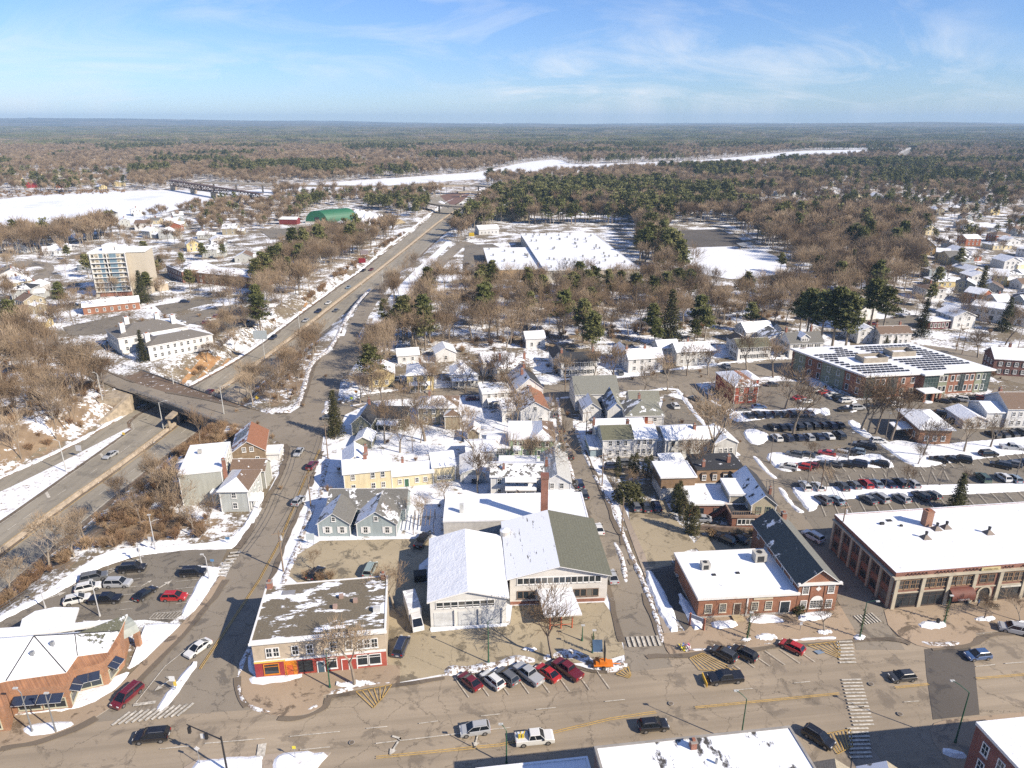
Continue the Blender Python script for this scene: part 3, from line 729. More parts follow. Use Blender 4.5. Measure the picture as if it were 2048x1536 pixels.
# lawns and islands of the right-hand car parks
for k, q in enumerate([
 [(1484, 860), (1510, 857), (1545, 872), (1520, 892), (1495, 885)], [(1527, 908), (1560, 903), (1600, 917), (1665, 907), (1700, 915), (1755, 905), (1785, 925), (1790, 937), (1740, 935), (1640, 930), (1585, 945), (1552, 940)],
 [(1690, 842), (1712, 840), (1740, 870), (1770, 885), (1800, 880), (1850, 890), (1920, 885), (1980, 880), (2060, 872), (2300, 880), (2300, 905), (2060, 905), (1980, 915), (1900, 925), (1838, 938), (1800, 920), (1755, 885), (1715, 868)],
 [(1577, 972), (1600, 985), (1700, 988), (1830, 975), (1930, 972), (2060, 968), (2300, 960), (2300, 972), (2060, 982), (1900, 990), (1700, 997), (1640, 1005), (1630, 1022), (1615, 1024)],
 [(1440, 820), (1500, 815), (1545, 822), (1600, 815), (1640, 818), (1650, 824), (1620, 832), (1545, 836), (1480, 845), (1462, 840)], [(1600, 755), (1640, 753), (1660, 775), (1690, 795), (1720, 803), (1700, 808), (1650, 795)],
 [(1683, 812), (1708, 810), (1718, 822), (1700, 826)], [(1635, 818), (1655, 815), (1663, 830), (1645, 832)], [(1845, 800), (1860, 797), (1868, 806), (1850, 808)], [(1975, 786), (2000, 786), (2015, 800), (1990, 802)]]):
 mound('snow_lawn', q, 0.3, sm=1)
# hard-packed snow yards by the houses keep the lawn snow above

# wet grit along the kerbs
M_WET = asphalt('wet_gutter', (0.15, 0.12, 0.088), 0.5, crack=False)
def gutter(pts, w, zf=None, world=False):
 p = chaikin(pts if world else W(pts), 2, False); mb = MB(); k = mb.mi(M_WET); zz = zf or (lambda x, y, q=nz(): q); n = len(p); q = []
 for i in range(n - 1):
  a, b = p[i], p[i + 1]; m = max(1, int(math.dist(a, b) / 1.5)); q += [(a[0] + (b[0] - a[0]) * j / m, a[1] + (b[1] - a[1]) * j / m) for j in range(m)]
 for i, (x, y) in enumerate(q):
  a, b = q[max(0, i - 1)], q[min(len(q) - 1, i + 1)]; L = math.hypot(b[0] - a[0], b[1] - a[1]) + 1e-6; u = (-(b[1] - a[1]) / L, (b[0] - a[0]) / L)
  w1, w2 = w * (.5 + .5 * noise.noise(Vector((x * .2, y * .2, 1)))) , w * (.5 + .6 * noise.noise(Vector((x * .25, y * .25, 8))))
  mb.v += [(x + u[0] * w1, y + u[1] * w1, zz(x, y)), (x - u[0] * w2, y - u[1] * w2, zz(x, y))]
  if i and noise.noise(Vector((x * .09, y * .09, 5))) > -.22: j = 2 * i; mb.f.append((j - 2, j - 1, j + 1, j)); mb.m.append(k)
 mb.build('wet_gutter', kind='structure')
gutter([(0, 1500), (75, 1486), (126, 1471), (176, 1448), (221, 1418), (264, 1378), (322, 1318), (377, 1260), (427, 1202), (452, 1158)], 1.1)
gutter([(476, 1300), (473, 1350), (478, 1400), (502, 1423), (542, 1436), (580, 1440), (618, 1434), (650, 1418), (655, 1396)], .9)
gutter([(655, 1395), (784, 1374), (880, 1357), (960, 1350), (1078, 1338), (1139, 1330), (1191, 1350), (1255, 1340), (1300, 1312), (1339, 1313), (1407, 1309), (1583, 1292), (1676, 1286), (1719, 1282), (1799, 1279), (1833, 1296), (1866, 1303), (1949, 1293), (1958, 1275), (2060, 1265)], .9)
gutter([(477, 1098), (503, 1055), (533, 1005), (566, 940), (577, 905), (570, 888)], 1.3); gutter([(512, 1240), (540, 1165), (562, 1112), (577, 1068), (602, 1015), (629, 952), (646, 900)], 1.0)
gutter([(1112, 800), (1118, 857), (1135, 940), (1165, 1007), (1195, 1073), (1226, 1220), (1245, 1290)], .9); gutter([(1147, 857), (1187, 940), (1213, 1007), (1240, 1073), (1273, 1150), (1325, 1290)], .9)
gutter([(604, 812), (618, 765), (633, 721), (667, 701), (690, 640)], 1.2); gutter([(1362, 785), (1402, 828), (1435, 876), (1474, 911), (1501, 965), (1549, 1010), (1579, 1061), (1622, 1112), (1676, 1206)], .9)
gutter([(283, 792), (355, 813), (430, 839), (520, 867), (567, 888)], 1.0); gutter([(332, 785), (378, 793), (440, 806), (528, 825), (580, 828)], 1.2); gutter([(109, 705), (125, 728), (176, 753), (234, 777)], 1.0); gutter([(102, 669), (121, 693), (152, 710), (184, 732), (225, 748), (273, 767)], 1.0)
for Lh_, w_ in ((off(LE, .3), 1.0), (off(RE, -.3), 1.0), (off(BAR, -1.2), .5), (off(BAR, 1.2), .5)): gutter(Lh_, w_, lambda x, y: hz(x, y) + .035, True)

# markings --------------------------------------------------------------
zm = 0.02 + 0.004 * 60
ZM = nz() + 0.01
mk = MB()
def dbl(a, b, k=0.28):
 A, B = G(*a), G(*b); L = math.dist(A, B); nx_, ny_ = -(B[1] - A[1]) / L * k / 2, (B[0] - A[0]) / L * k / 2
 line(mk, (A[0] + nx_, A[1] + ny_), (B[0] + nx_, B[1] + ny_), 0.13, ZM, M_YEL, True); line(mk, (A[0] - nx_, A[1] - ny_), (B[0] - nx_, B[1] - ny_), 0.13, ZM, M_YEL, True)
for a, b in (((1390, 1417), (1678, 1389)), ((1790, 1377), (1857, 1370)), ((1952, 1359), (2200, 1338))): dbl(a, b)
for a, b in (((752, 1517), (1000, 1492)), ((1000, 1492), (1110, 1466)), ((1110, 1466), (1220, 1440)), ((1220, 1440), (1312, 1426))): dbl(a, b, 0.34)
for a, b in (((640, 900), (610, 960)), ((610, 960), (590, 1010)), ((590, 1010), (560, 1085)), ((560, 1085), (520, 1160)), ((520, 1160), (400, 1340))): dbl(a, b, 0.3)
for a, b in (((1210, 1405), (1250, 1401)), ((1072, 1421), (1112, 1417)), ((962, 1434), (1000, 1430)), ((838, 1449), (876, 1444)), ((733, 1459), (775, 1455)), ((983, 1461), (1022, 1457)), ((1588, 1368), (1620, 1365)), ((1470, 1382), (1505, 1379)), ((1695, 1419), (1728, 1415)), ((1808, 1406), (1838, 1404)), ((1952, 1335), (1990, 1331)), ((2010, 1329), (2050, 1326)), ((410, 1489), (530, 1479)), ((580, 1475), (680, 1465)), ((320, 1500), (380, 1494)), ((600, 1502), (660, 1496))):
 line(mk, a, b, 0.14, ZM, M_LINE)
polyline(mk, [(752, 1489), (870, 1475), (983, 1461)], 0.15, ZM, M_LINE)
line(mk, (267, 1412), (312, 1406), 0.6, ZM, M_LINE); polyline(mk, [(272, 1408), (330, 1335), (398, 1280)], 0.14, ZM, M_LINE)
# angled bay lines
def bays(a, b, n, dx, dy, mat=None):
 for i in range(n):
  t = i / (n - 1); x = a[0] + (b[0] - a[0]) * t; y = a[1] + (b[1] - a[1]) * t
  line(mk, (x, y), (x + dx, y + dy), 0.12, ZM, mat or M_LINE)
bays((908, 1355), (1190, 1338), 8, 30, 42)
bays((1440, 1312), (1590, 1298), 6, 40, 28)
bays((1600, 1020), (1950, 975), 1 + 1, 0, 0)
for k in range(16): line(mk, (1642 + 26 * k, 1010 - 2.0 * k), (1652 + 27 * k, 1034 - 2.0 * k), 0.12, ZM, M_LINE)
for k in range(13): line(mk, (1610 + 24 * k, 975 - 1.0 * k), (1600 + 24 * k, 955 - 1.0 * k), 0.12, ZM, M_LINE)
for k in range(12): line(mk, (1560 + 20 * k, 930 + 0.2 * k), (1572 + 20 * k, 943 + 0.2 * k), 0.12, ZM, M_LINE)
for k in range(12): line(mk, (1840 + 19 * k, 932 - 2.5 * k), (1852 + 19 * k, 944 - 2.5 * k), 0.12, ZM, M_LINE)
for k in range(6): line(mk, (258 - 4 * k, 1147 + 15 * k), (285 - 4 * k, 1144 + 15 * k), 0.12, ZM, M_LINE); line(mk, (352, 1165 + 15 * k), (402 - 7 * k, 1160 + 15 * k), 0.12, ZM, M_LINE)
# hatchings
def hatch(a, b, c, d, n, mat):
 for (p, q) in ((a, b), (b, c), (c, d), (d, a)): line(mk, p, q, 0.14, ZM, mat)
 for i in range(1, n):
  t = i / n
  line(mk, (a[0] + (b[0] - a[0]) * t, a[1] + (b[1] - a[1]) * t), (d[0] + (c[0] - d[0]) * t, d[1] + (c[1] - d[1]) * t), 0.13, ZM, mat)
hatch((712, 1385), (784, 1371), (768, 1395), (747, 1418), 6, M_YEL)
hatch((1380, 1318), (1405, 1308), (1480, 1345), (1400, 1342), 7, M_YEL)
hatch((1615, 1292), (1676, 1284), (1680, 1302), (1679, 1318), 6, M_YEL)
hatch((1232, 1350), (1256, 1335), (1262, 1352), (1258, 1358), 4, M_YEL)
hatch((1650, 1470), (1700, 1460), (1705, 1495), (1675, 1510), 7, M_YEL)
hatch((310, 1228), (365, 1225), (350, 1239), (298, 1240), 8, M_LINE)
hatch((196, 1150), (226, 1138), (236, 1140), (212, 1152), 4, M_LINE)
# arrows
def arrow(x, y, ang, s=1.0, turn=False):
 X, Y = G(x, y); ca, sa = math.cos(R_(ang)), math.sin(R_(ang))
 def T(p): return (X + (p[0] * ca - p[1] * sa) * s, Y + (p[0] * sa + p[1] * ca) * s, ZM)
 mk.face([T(p) for p in ((-1.6, -.12), (0.4, -.12), (0.4, .12), (-1.6, .12))], M_LINE)
 mk.face([T(p) for p in ((0.4, -.5), (1.5, 0), (0.4, .5))], M_LINE)
 if turn: mk.face([T(p) for p in ((-1.6, .12), (-1.6, -1.2), (-1.3, -1.2), (-1.3, .12))], M_LINE)
arrow(790, 1496, 250, 1.1, True); arrow(953, 1483, 262, 0.9); arrow(326, 1372, 240, 1.0, True); arrow(112, 1193, 40, 1.2); arrow(328, 1172, 60, 1.2); arrow(268, 1122, 10, 1.0); arrow(294, 1168, 60, 0.8)
mk.build('road_markings', kind='structure')
hb = MB(); hb.face([(x, y, ZM) for x, y in W([(1627, 1304), (1640, 1301), (1650, 1307), (1637, 1311)])], plain((0.20, 0.26, 0.34), 0.8)); hb.build('accessible_bay_panel', kind='structure')
zebra('crosswalk', (236, 1440), (378, 1420), 2.9, 11, ZM, 0.48, skew=R_(62))
zebra('crosswalk', (1252, 1286), (1322, 1283), 2.6, 7, ZM, 0.5)
zebra('crosswalk', (1688, 1282), (1696, 1330), 2.8, 7, ZM, 0.45, skew=R_(2))
zebra('crosswalk', (1702, 1358), (1728, 1455), 3.2, 14, ZM, 0.45, skew=R_(2))
zebra('crosswalk', (1715, 1455), (1722, 1520), 3.2, 8, ZM, 0.45, skew=R_(2))
zebra('crosswalk', (1715, 1243), (1755, 1236), 2.6, 7, ZM, 0.45)
zebra('crosswalk', (440, 1153), (474, 1103), 2.2, 7, ZM, 0.5, skew=R_(10))
zebra('crosswalk', (480, 1510), (566, 1496), 2.4, 1, ZM, 0.2)

for x, y in ((310, 1462), (704, 1487), (1342, 1409), (1742, 1370), (560, 1300), (600, 1075), (1225, 1200), (1460, 1335), (620, 905), (1800, 1430)):
 X, Y = G(x, y); m = MB(); m.tube((X, Y, ZM - .02), (X, Y, ZM + .01), .42, .42, 14, M_KERB); m.tube((X, Y, ZM), (X, Y, ZM + .014), .34, .34, 14, M_WET); m.build('manhole_cover', kind='structure')

# overpass carrying the bridge road --------------------------------------
bt = empty('road_bridge', (-110, 212, 0), 0, 'grey steel and concrete road bridge over the sunken highway with pale wing wall', 'bridge')
def under(o):
 o.parent = bt; o.location = (110, -212, 0); o.pop('kind') if 'kind' in o.keys() else None; return o
M_CONCP = plain((0.40, 0.33, 0.24), 0.9, 0.22); M_DKST = plain((0.07, 0.075, 0.075), 0.8)
deck = W([(225, 762), (258, 779), (283, 793), (355, 816), (430, 843), (470, 856), (540, 832), (470, 806), (400, 783), (330, 757), (285, 742)])
d = MB(); d.prism(deck, -0.55, 0.012, M_CONCP, M_SHOULDER); under(d.build('deck'))
def edge_world(a, b, z0, z1, th, mat, name):
 A, B = G(*a), G(*b); L = math.dist(A, B); nx_, ny_ = -(B[1] - A[1]) / L * th, (B[0] - A[0]) / L * th
 m = MB(); m.prism([A, B, (B[0] + nx_, B[1] + ny_), (A[0] + nx_, A[1] + ny_)], z0, z1, mat); return under(m.build(name))
for a, b in (((270, 787), (355, 817)), ((355, 817), (440, 848))): edge_world(a, b, -1.35, 0.22, 0.35, M_DKST, 'girder')
for a, b in (((285, 742), (400, 783)), ((400, 783), (500, 818))): edge_world(a, b, -1.35, 0.22, 0.35, M_DKST, 'girder')
for k in range(1, 5):
 t = k / 5; edge_world((270 + 20 * t * 1.2, 787 - 42 * t), (440 + 60 * t, 848 - 28 * t), -1.25, -0.56, 0.3, M_DKST, 'girder')
def rail(pts, name='guard_rail', zb=0.2, h=1.0):
 m = MB(); P = W(pts)
 for a, b in zip(P, P[1:]):
  L = math.dist(a, b); k = max(1, int(L / 2.0))
  for j in range(k):
   x, y = a[0] + (b[0] - a[0]) * j / k, a[1] + (b[1] - a[1]) * j / k
   m.box(x - .06, y - .06, zb, x + .06, y + .06, zb + h, M_METAL)
  for zz in (h * .55, h): m.tube((*a, zb + zz), (*b, zb + zz), .07, .07, 4, M_METAL)
 return m.build(name)
under(rail([(262, 783), (355, 816), (440, 847)], 'guard_rail'))
under(rail([(245, 735), (330, 758), (400, 783), (470, 806), (530, 826)], 'guard_rail'))
m = MB(); m.prism([(-127.6, 229), (-126.6, 219.0), (-142, 216), (-142, 236)], -6.2, -0.56, M_CONCP); under(m.build('abutment'))
m = MB(); A = (-126.4, 219.0); B = (-131.4, 208.0)
m.v = [(A[0], A[1], -6.2), (B[0], B[1], -6.2), (B[0], B[1], -5.3), (A[0], A[1], -0.1), (A[0] - 1.2, A[1] + .4, -6.2), (B[0] - 1.2, B[1] + .4, -6.2), (B[0] - 1.2, B[1] + .4, -5.3), (A[0] - 1.2, A[1] + .4, -0.1)]
k = m.mi(M_CONCP)
for q in ((0, 1, 2, 3), (4, 7, 6, 5), (3, 2, 6, 7), (1, 5, 6, 2), (0, 3, 7, 4)): m.f.append(q); m.m.append(k)
under(m.build('wing_wall'))
m = MB(); m.prism([(-96.8, 205), (-90.5, 201), (-88, 225), (-95.5, 230)], -6.2, -0.56, M_CONCP); under(m.build('abutment'))
for x, y in ((-107.4, 204.5), (-107.0, 210), (-106.6, 215.5), (-106.2, 221)):
 m = MB(); m.tube((x, y, -6.1), (x, y, -1.3), .45, .45, 10, M_CONCP); under(m.build('column'))
m = MB(); m.box(-107.9, 203.6, -1.9, -105.8, 222, -1.26, M_CONCP); under(m.build('pier_cap'))
# ================================================================== buildings
GREY = (0.15, 0.145, 0.13); DARK = (0.035, 0.036, 0.04); OLIVE = (0.13, 0.13, 0.085); BROWN = (0.17, 0.115, 0.08); RUST = (0.27, 0.12, 0.065); GREENR = (0.05, 0.065, 0.06)
WHT = (0.72, 0.71, 0.68); CREAM = (0.70, 0.60, 0.38); YEL = (0.66, 0.53, 0.26); LBLUE = (0.33, 0.42, 0.43); LGREY = (0.50, 0.51, 0.48); LGREEN = (0.36, 0.50, 0.32)
BEIGE = (0.47, 0.39, 0.29); TAN = (0.36, 0.31, 0.21); BRK = (0.36, 0.12, 0.06); BRK2 = (0.24, 0.085, 0.055); BRK3 = (0.42, 0.15, 0.06); OLIVEW = (0.30, 0.29, 0.20)
M_TRIM = plain((0.74, 0.73, 0.70), 0.6, 0.05)
M_BRKC = brick((0.38, 0.13, 0.07))
WC = {}
def win_meshes(w, h, style, trim):
 key = (round(w, 2), round(h, 2), style, trim.name)
 if key in WC: return WC[key]
 t = 0.13; f = MB()
 for a, b, c, d in ((-w / 2 - t, 0 - t, -w / 2, h + t), (w / 2, 0 - t, w / 2 + t, h + t), (-w / 2, -t, w / 2, 0), (-w / 2, h, w / 2, h + t)):
  f.box(a, -0.10, b, c, 0.0, d, trim)
 f.box(-w / 2 - .2, -.16, -t - .06, w / 2 + .2, 0, -t, trim)
 if style in ('sash', 'shut'): f.box(-w / 2, -0.07, h * .5 - .04, w / 2, -.02, h * .5 + .04, trim)
 if style in ('sash', 'shut') and w > .7: f.box(-.025, -0.06, 0, .025, -.02, h, trim)
 if style == 'shut':
  s = plain((0.035, 0.04, 0.04), 0.6)
  for x in (-w / 2 - t - .42, w / 2 + t + .02): f.box(x, -.08, -.05, x + .4, 0, h + .05, s)
 if style == 'wshut':
  for x in (-w / 2 - t - .5, w / 2 + t + .02): f.box(x, -.08, -.05, x + .48, 0, h + .05, trim)
  f.box(-.03, -0.06, 0, .03, -.02, h, trim); f.box(-w / 2, -0.07, h * .5 - .04, w / 2, -.02, h * .5 + .04, trim)
 if style == 'dshut':
  s = plain((0.05, 0.12, 0.08), 0.6)
  for x in (-w / 2 - t - .42, w / 2 + t + .02): f.box(x, -.08, -.05, x + .4, 0, h + .05, s)
 if style == 'shop':
  k = max(1, int(w / 1.3))
  for i in range(1, k): x = -w / 2 + w * i / k; f.box(x - .04, -.08, 0, x + .04, -.01, h, trim)
  f.box(-w / 2, -.08, h * .74, w / 2, -.01, h * .74 + .07, trim)
 if style == 'grid':
  for i in range(1, 4): x = -w / 2 + w * i / 4; f.box(x - .02, -.06, 0, x + .02, -.01, h, trim)
  for i in range(1, 4): z = h * i / 4; f.box(-w / 2, -.06, z - .02, w / 2, -.01, z + .02, trim)
 p = MB(); p.box(-w / 2, -0.03, 0, w / 2, 0.0, h, M_GLASS)
 c = MB(); c.v = f.v + p.v; c.f = list(f.f) + [tuple(i + len(f.v) for i in q) for q in p.f]; c.mats = f.mats + [M_GLASS]; c.m = list(f.m) + [len(f.mats)] * len(p.f)
 WC[key] = (f.mesh('window'), p.mesh('pane'), c.mesh('window'))
 return WC[key]
def slope(mb, e0, e1, r1, r0, t, top, side):
 """roof slab over one slope, t thick measured upright"""
 lo = [e0, e1, r1, r0]; hi = [(x, y, z + t) for x, y, z in lo]; i = len(mb.v); mb.v += lo + hi
 ks, kt = mb.mi(side), mb.mi(top)
 for a in range(4): b = (a + 1) % 4; mb.f.append((i + a, i + b, i + 4 + b, i + 4 + a)); mb.m.append(ks)
 mb.f.append((i + 4, i + 5, i + 6, i + 7)); mb.m.append(kt); mb.f.append((i + 3, i + 2, i + 1, i)); mb.m.append(ks)
class Bld:
 def __init__(s, name, label, cat, A, B=None, W=None, ang=None, z=0.0, group=None, far=False, world=False):
  a = A if world else G(*A, z); b = (B if world else G(*B, z)) if B else None
  s.ang = R_(ang) if ang is not None else math.atan2(b[1] - a[1], b[0] - a[0])
  s.W = W if W is not None else math.dist(a, b)
  s.a = a; s.z = z; s.far = far; s.i = 0
  s.root = empty(name, (a[0], a[1], z), s.ang, label, cat, group)
 def P(s, x, y):
  c, k = math.cos(s.ang), math.sin(s.ang); return (s.a[0] + x * c - y * k, s.a[1] + x * k + y * c)
 def vol(s, x, y, w, d, h, roof='x', rise=2.0, wall=None, rm=('S', 'S'), o=0.35, z0=0.0, trim=None, t=0.16, parapet=0.35, base=None):
  s.i += 1; ox, oy = 0.004 * s.i, 0.003 * s.i
  x += ox; w -= 2 * ox; y += oy; d -= 2 * oy
  trim = trim or M_TRIM; mb = MB(); x1, y1 = x + w, y + d; Hh = z0 + h
  cb = roof if isinstance(roof, str) else 'x'
  mb.box(x, y, z0, x1, y1, Hh - (0.01 if cb == 'flat' else 0), wall, bottom=False)
  if cb == 'y':
   m = x + w / 2; mb.face([(x, y, Hh), (x1, y, Hh), (m, y, Hh + rise)], wall); mb.face([(x1, y1, Hh), (x, y1, Hh), (m, y1, Hh + rise)], wall)
  if cb == 'x':
   m = y + d / 2; mb.face([(x1, y, Hh), (x1, y1, Hh), (x1, m, Hh + rise)], wall); mb.face([(x, y1, Hh), (x, y, Hh), (x, m, Hh + rise)], wall)
  if base: mb.box(x - .03, y - .03, z0, x1 + .03, y1 + .03, z0 + .4, base, bottom=False)
  mb.build('wall', s.root)
  # corner boards
  if wall and wall.name.startswith('siding') and not s.far:
   c = MB()
   for cx, cy in ((x, y), (x1, y), (x1, y1), (x, y1)): c.box(cx - .09, cy - .09, z0, cx + .09, cy + .09, Hh - .02, trim)
   q = c.build('corner_board', s.root)
  mats = [(M_ROOFSNOW if q == 'S' else q) for q in rm]; T = [t + (0.14 if q == 'S' else 0.0) for q in rm]
  r = MB(); X0, X1, Y0, Y1 = x - o, x1 + o, y - o, y1 + o
  if cb == 'x':
   m = (y + y1) / 2; ez = Hh - rise * o / (d / 2); rz = Hh + rise
   slope(r, (X0, Y0, ez), (X1, Y0, ez), (X1, m, rz), (X0, m, rz), T[0], mats[0], trim)
   slope(r, (X1, Y1, ez), (X0, Y1, ez), (X0, m + .001, rz), (X1, m + .001, rz), T[1], mats[1], trim)
  elif cb == 'y':
   m = (x + x1) / 2; ez = Hh - rise * o / (w / 2); rz = Hh + rise
   slope(r, (X0, Y1, ez), (X0, Y0, ez), (m, Y0, rz), (m, Y1, rz), T[0], mats[0], trim)
   slope(r, (X1, Y0, ez), (X1, Y1, ez), (m + .001, Y1, rz), (m + .001, Y0, rz), T[1], mats[1], trim)
  elif cb == 'hip':
   W_, D_ = X1 - X0, Y1 - Y0; ez = Hh - .05; tt = t + .1
   rm4 = list(mats) + [mats[-1]] * (4 - len(mats))
   if W_ >= D_: ra = (X0 + D_ / 2, (Y0 + Y1) / 2); rb = (X1 - D_ / 2 + .01, (Y0 + Y1) / 2)
   else: ra = ((X0 + X1) / 2, Y0 + W_ / 2); rb = ((X0 + X1) / 2, Y1 - W_ / 2 + .01)
   r.box(X0, Y0, ez, X1, Y1, ez + tt, trim)
   e = ez + tt + .003; rz = Hh + rise
   c = [(X0 + .02, Y0 + .02, e), (X1 - .02, Y0 + .02, e), (X1 - .02, Y1 - .02, e), (X0 + .02, Y1 - .02, e)]; A_ = (*ra, rz); B_ = (*rb, rz)
   if W_ >= D_: fs = [[c[0], c[1], B_, A_], [c[2], c[3], A_, B_], [c[3], c[0], A_], [c[1], c[2], B_]]
   else: fs = [[c[0], c[1], A_], [c[2], c[3], B_], [c[3], c[0], A_, B_], [c[1], c[2], B_, A_]]
   for q, mt in zip(fs, rm4): r.face(q, mt)              # front, back, left, right
  elif cb == 'flat':
   p = parapet
   for bx in ((X0, Y0, X1, Y0 + .3), (X0, Y1 - .3, X1, Y1), (X0, Y0 + .3, X0 + .3, Y1 - .3), (X1 - .3, Y0 + .3, X1, Y1 - .3)):
    r.box(bx[0], bx[1], Hh - .25, bx[2], bx[3], Hh + p, trim, M_ROOFSNOW if rm[0] == 'S' else trim)
   r.box(X0 + .3, Y0 + .3, Hh - .24, X1 - .3, Y1 - .3, Hh + max(p - .12, .03), mats[0])
  elif cb == 'shed':
   slope(r, (X0, Y0, Hh - .05), (X1, Y0, Hh - .05), (X1, Y1, Hh + rise), (X0, Y1, Hh + rise), T[0], mats[0], trim)
  r.build('roof', s.root)
  return (x, y, w, d, h, z0)
 def win(s, x, y, z, rot=0.0, w=0.9, h=1.4, style='sash', trim=None):
  f, p, c = win_meshes(w, h, style, trim or M_TRIM)
  if s.far: link('window', c, s.root, (x, y, z), (0, 0, rot)); return
  o = link('window', f, s.root, (x, y, z), (0, 0, rot)); link('pane', p, o)
 def wins(s, v, face, n, zs, w=0.9, h=1.4, style='sash', m=0.9, trim=None, skip=()):
  x, y, W_, D_, H_, z0 = v
  for k in range(n):
   if k in skip: continue
   L = W_ if face in 'FB' else D_
   u = m + (L - 2 * m) * ((k + .5) / n)
   for z in zs:
    if face == 'F': s.win(x + u, y, z0 + z, 0, w, h, style, trim)
    elif face == 'B': s.win(x + u, y + D_, z0 + z, math.pi, w, h, style, trim)
    elif face == 'R': s.win(x + W_, y + u, z0 + z, math.pi / 2, w, h, style, trim)
    elif face == 'L': s.win(x, y + u, z0 + z, -math.pi / 2, w, h, style, trim)
 def chim(s, x, y, z0, z1, w=0.75, mat=None):
  c = MB(); c.box(x - w / 2, y - w / 2, z0, x + w / 2, y + w / 2, z1, mat or M_BRKC); c.box(x - w / 2 - .08, y - w / 2 - .08, z1, x + w / 2 + .08, y + w / 2 + .08, z1 + .14, mat or plain((0.3, 0.27, 0.24)))
  c.box(x - w / 4, y - w / 4, z1 + .14, x + w / 4, y + w / 4, z1 + .4, plain((0.3, 0.12, 0.07)))
  c.build('chimney', s.root)
 def door(s, x, y, z=0.15, rot=0.0, w=1.0, h=2.1, mat=None, trim=None):
  d = MB(); d.box(-w / 2, -.06, 0, w / 2, 0, h, mat or M_DARK)
  t = trim or M_TRIM
  d.box(-w / 2 - .14, -.1, 0, -w / 2, 0, h + .14, t); d.box(w / 2, -.1, 0, w / 2 + .14, 0, h + .14, t); d.box(-w / 2, -.1, h, w / 2, 0, h + .14, t)
  o = d.build('door', s.root, (x, y, z), (0, 0, rot))
  k = MB(); k.box(w * .32, -.12, 1.0, w * .32 + .06, -.06, 1.12, M_METAL); k.build('handle', o)
 def box(s, name, x0, y0, z0, x1, y1, z1, mat, top=None):
  m = MB(); m.box(x0, y0, z0, x1, y1, z1, mat, top); return m.build(name, s.root)
 def porch(s, x, y, w, d, h=2.7, n=3, roof='S', face=-1):
  """open porch in front: deck, posts, low roof"""
  m = MB(); y0 = y - d; m.box(x, y0, 0, x + w, y, .35, plain((0.4, 0.38, 0.35))); m.build('porch_floor', s.root)
  m = MB()
  for k in range(n + 1): px = x + .12 + (w - .24) * k / n; m.box(px - .09, y0 + .05, .35, px + .09, y0 + .23, h, M_TRIM)
  m.build('post', s.root)
  m = MB(); slope(m, (x - .2, y0 - .2, h), (x + w + .2, y0 - .2, h), (x + w + .2, y, h + .5), (x - .2, y, h + .5), .28, M_ROOFSNOW if roof == 'S' else roof, M_TRIM); m.build('porch_roof', s.root)
def sd(c): return siding(c)
S = 'S'
def rp(c, cov, sc_=0.5): return snowy(c, cov, scale=sc_)

# ---- storefront block on the corner
b = Bld('storefront_building', 'long beige two-storey block with dark red shopfronts and patchy snow on its flat roof', 'building', (513, 1357), (775, 1331))
LW = b.W; v = b.vol(0, 0, LW, 14.5, 7.0, 'flat', 0, plain(BEIGE, .8, .12), (snowy((0.15, 0.125, 0.085), 0.40, scale=.30, streak=(0.55, 1.3, 1), shingle=False),), o=.2, parapet=.5)
b.chim(0.6, 14, 7.2, 8.6, .9); b.chim(20.4, 14, 7.2, 8.4, .8)
for x, dbl_ in ((3.0, 1), (6.6, 0), (8.9, 0), (12.6, 0), (15.1, 0), (17.4, 1), (19.2, 0)):
 if dbl_: b.win(x - .48, 0, 4.1, 0, .8, 1.6); b.win(x + .62, 0, 4.1, 0, .8, 1.6)
 else: b.win(x, 0, 4.1, 0, .9, 1.6)
MR = plain((0.30, 0.035, 0.04), .6); RD = plain((0.38, 0.07, 0.05), .6); ORG = plain((0.62, 0.22, 0.02), .6); BLK = plain((0.03, 0.03, 0.035), .5)
b.box('shopfront_panel', 0.02, -.12, .1, 4.6, -.002, 3.1, MR); b.box('shopfront_panel', 4.6, -.12, .1, 6.6, -.002, 3.1, ORG)
b.box('shopfront_panel', 6.6, -.12, .1, 9.6, -.002, 3.1, RD); b.box('shopfront_panel', 9.6, -.12, .1, 12.5, -.002, 3.1, RD); b.box('shopfront_panel', 12.5, -.12, .1, LW - .05, -.002, 3.1, plain((0.40, 0.10, 0.07), .6))
b.box('fascia_board', 0.02, -.22, 3.1, 4.9, -.003, 3.45, plain((0.72, 0.50, 0.12), .6), M_ROOFSNOW); b.box('fascia_board', 4.9, -.2, 3.1, LW - .05, -.003, 3.42, M_TRIM, M_ROOFSNOW)
b.box('cornice', -.35, -.42, 6.85, LW + .3, -.18, 7.25, M_TRIM, M_ROOFSNOW)
for x, w in ((2.6, 2.2), (8.0, 2.0), (12.2, 1.4), (17.2, 1.8), (19.0, 2.0)): b.win(x, -.13, .8, 0, w, 1.9, 'shop', ORG if x < 3 else BLK if x < 9 else M_TRIM)
b.door(5.5, -.12, .12, mat=plain((0.62, 0.12, 0.03)), trim=ORG); b.door(10.4, -.12, .12, mat=plain((0.06, 0.10, 0.13))); b.door(14.3, -.12, .12, mat=RD); b.door(15.6, -.12, .12, mat=RD)
for x, y in ((13.0, 9), (15.5, 7.5), (12.2, 6.3)): b.box('roof_vent', x, y, 7.3, x + .7, y + .7, 8.0, plain((0.36, 0.25, 0.2)))
b.box('air_conditioner', 19.0, 4.5, 7.3, 20.2, 5.4, 8.1, plain((0.5, 0.5, 0.48)))
b.box('roof_hatch', 3.0, 11.5, 7.3, 5.2, 12.6, 7.5, plain((0.25, 0.25, 0.26)))
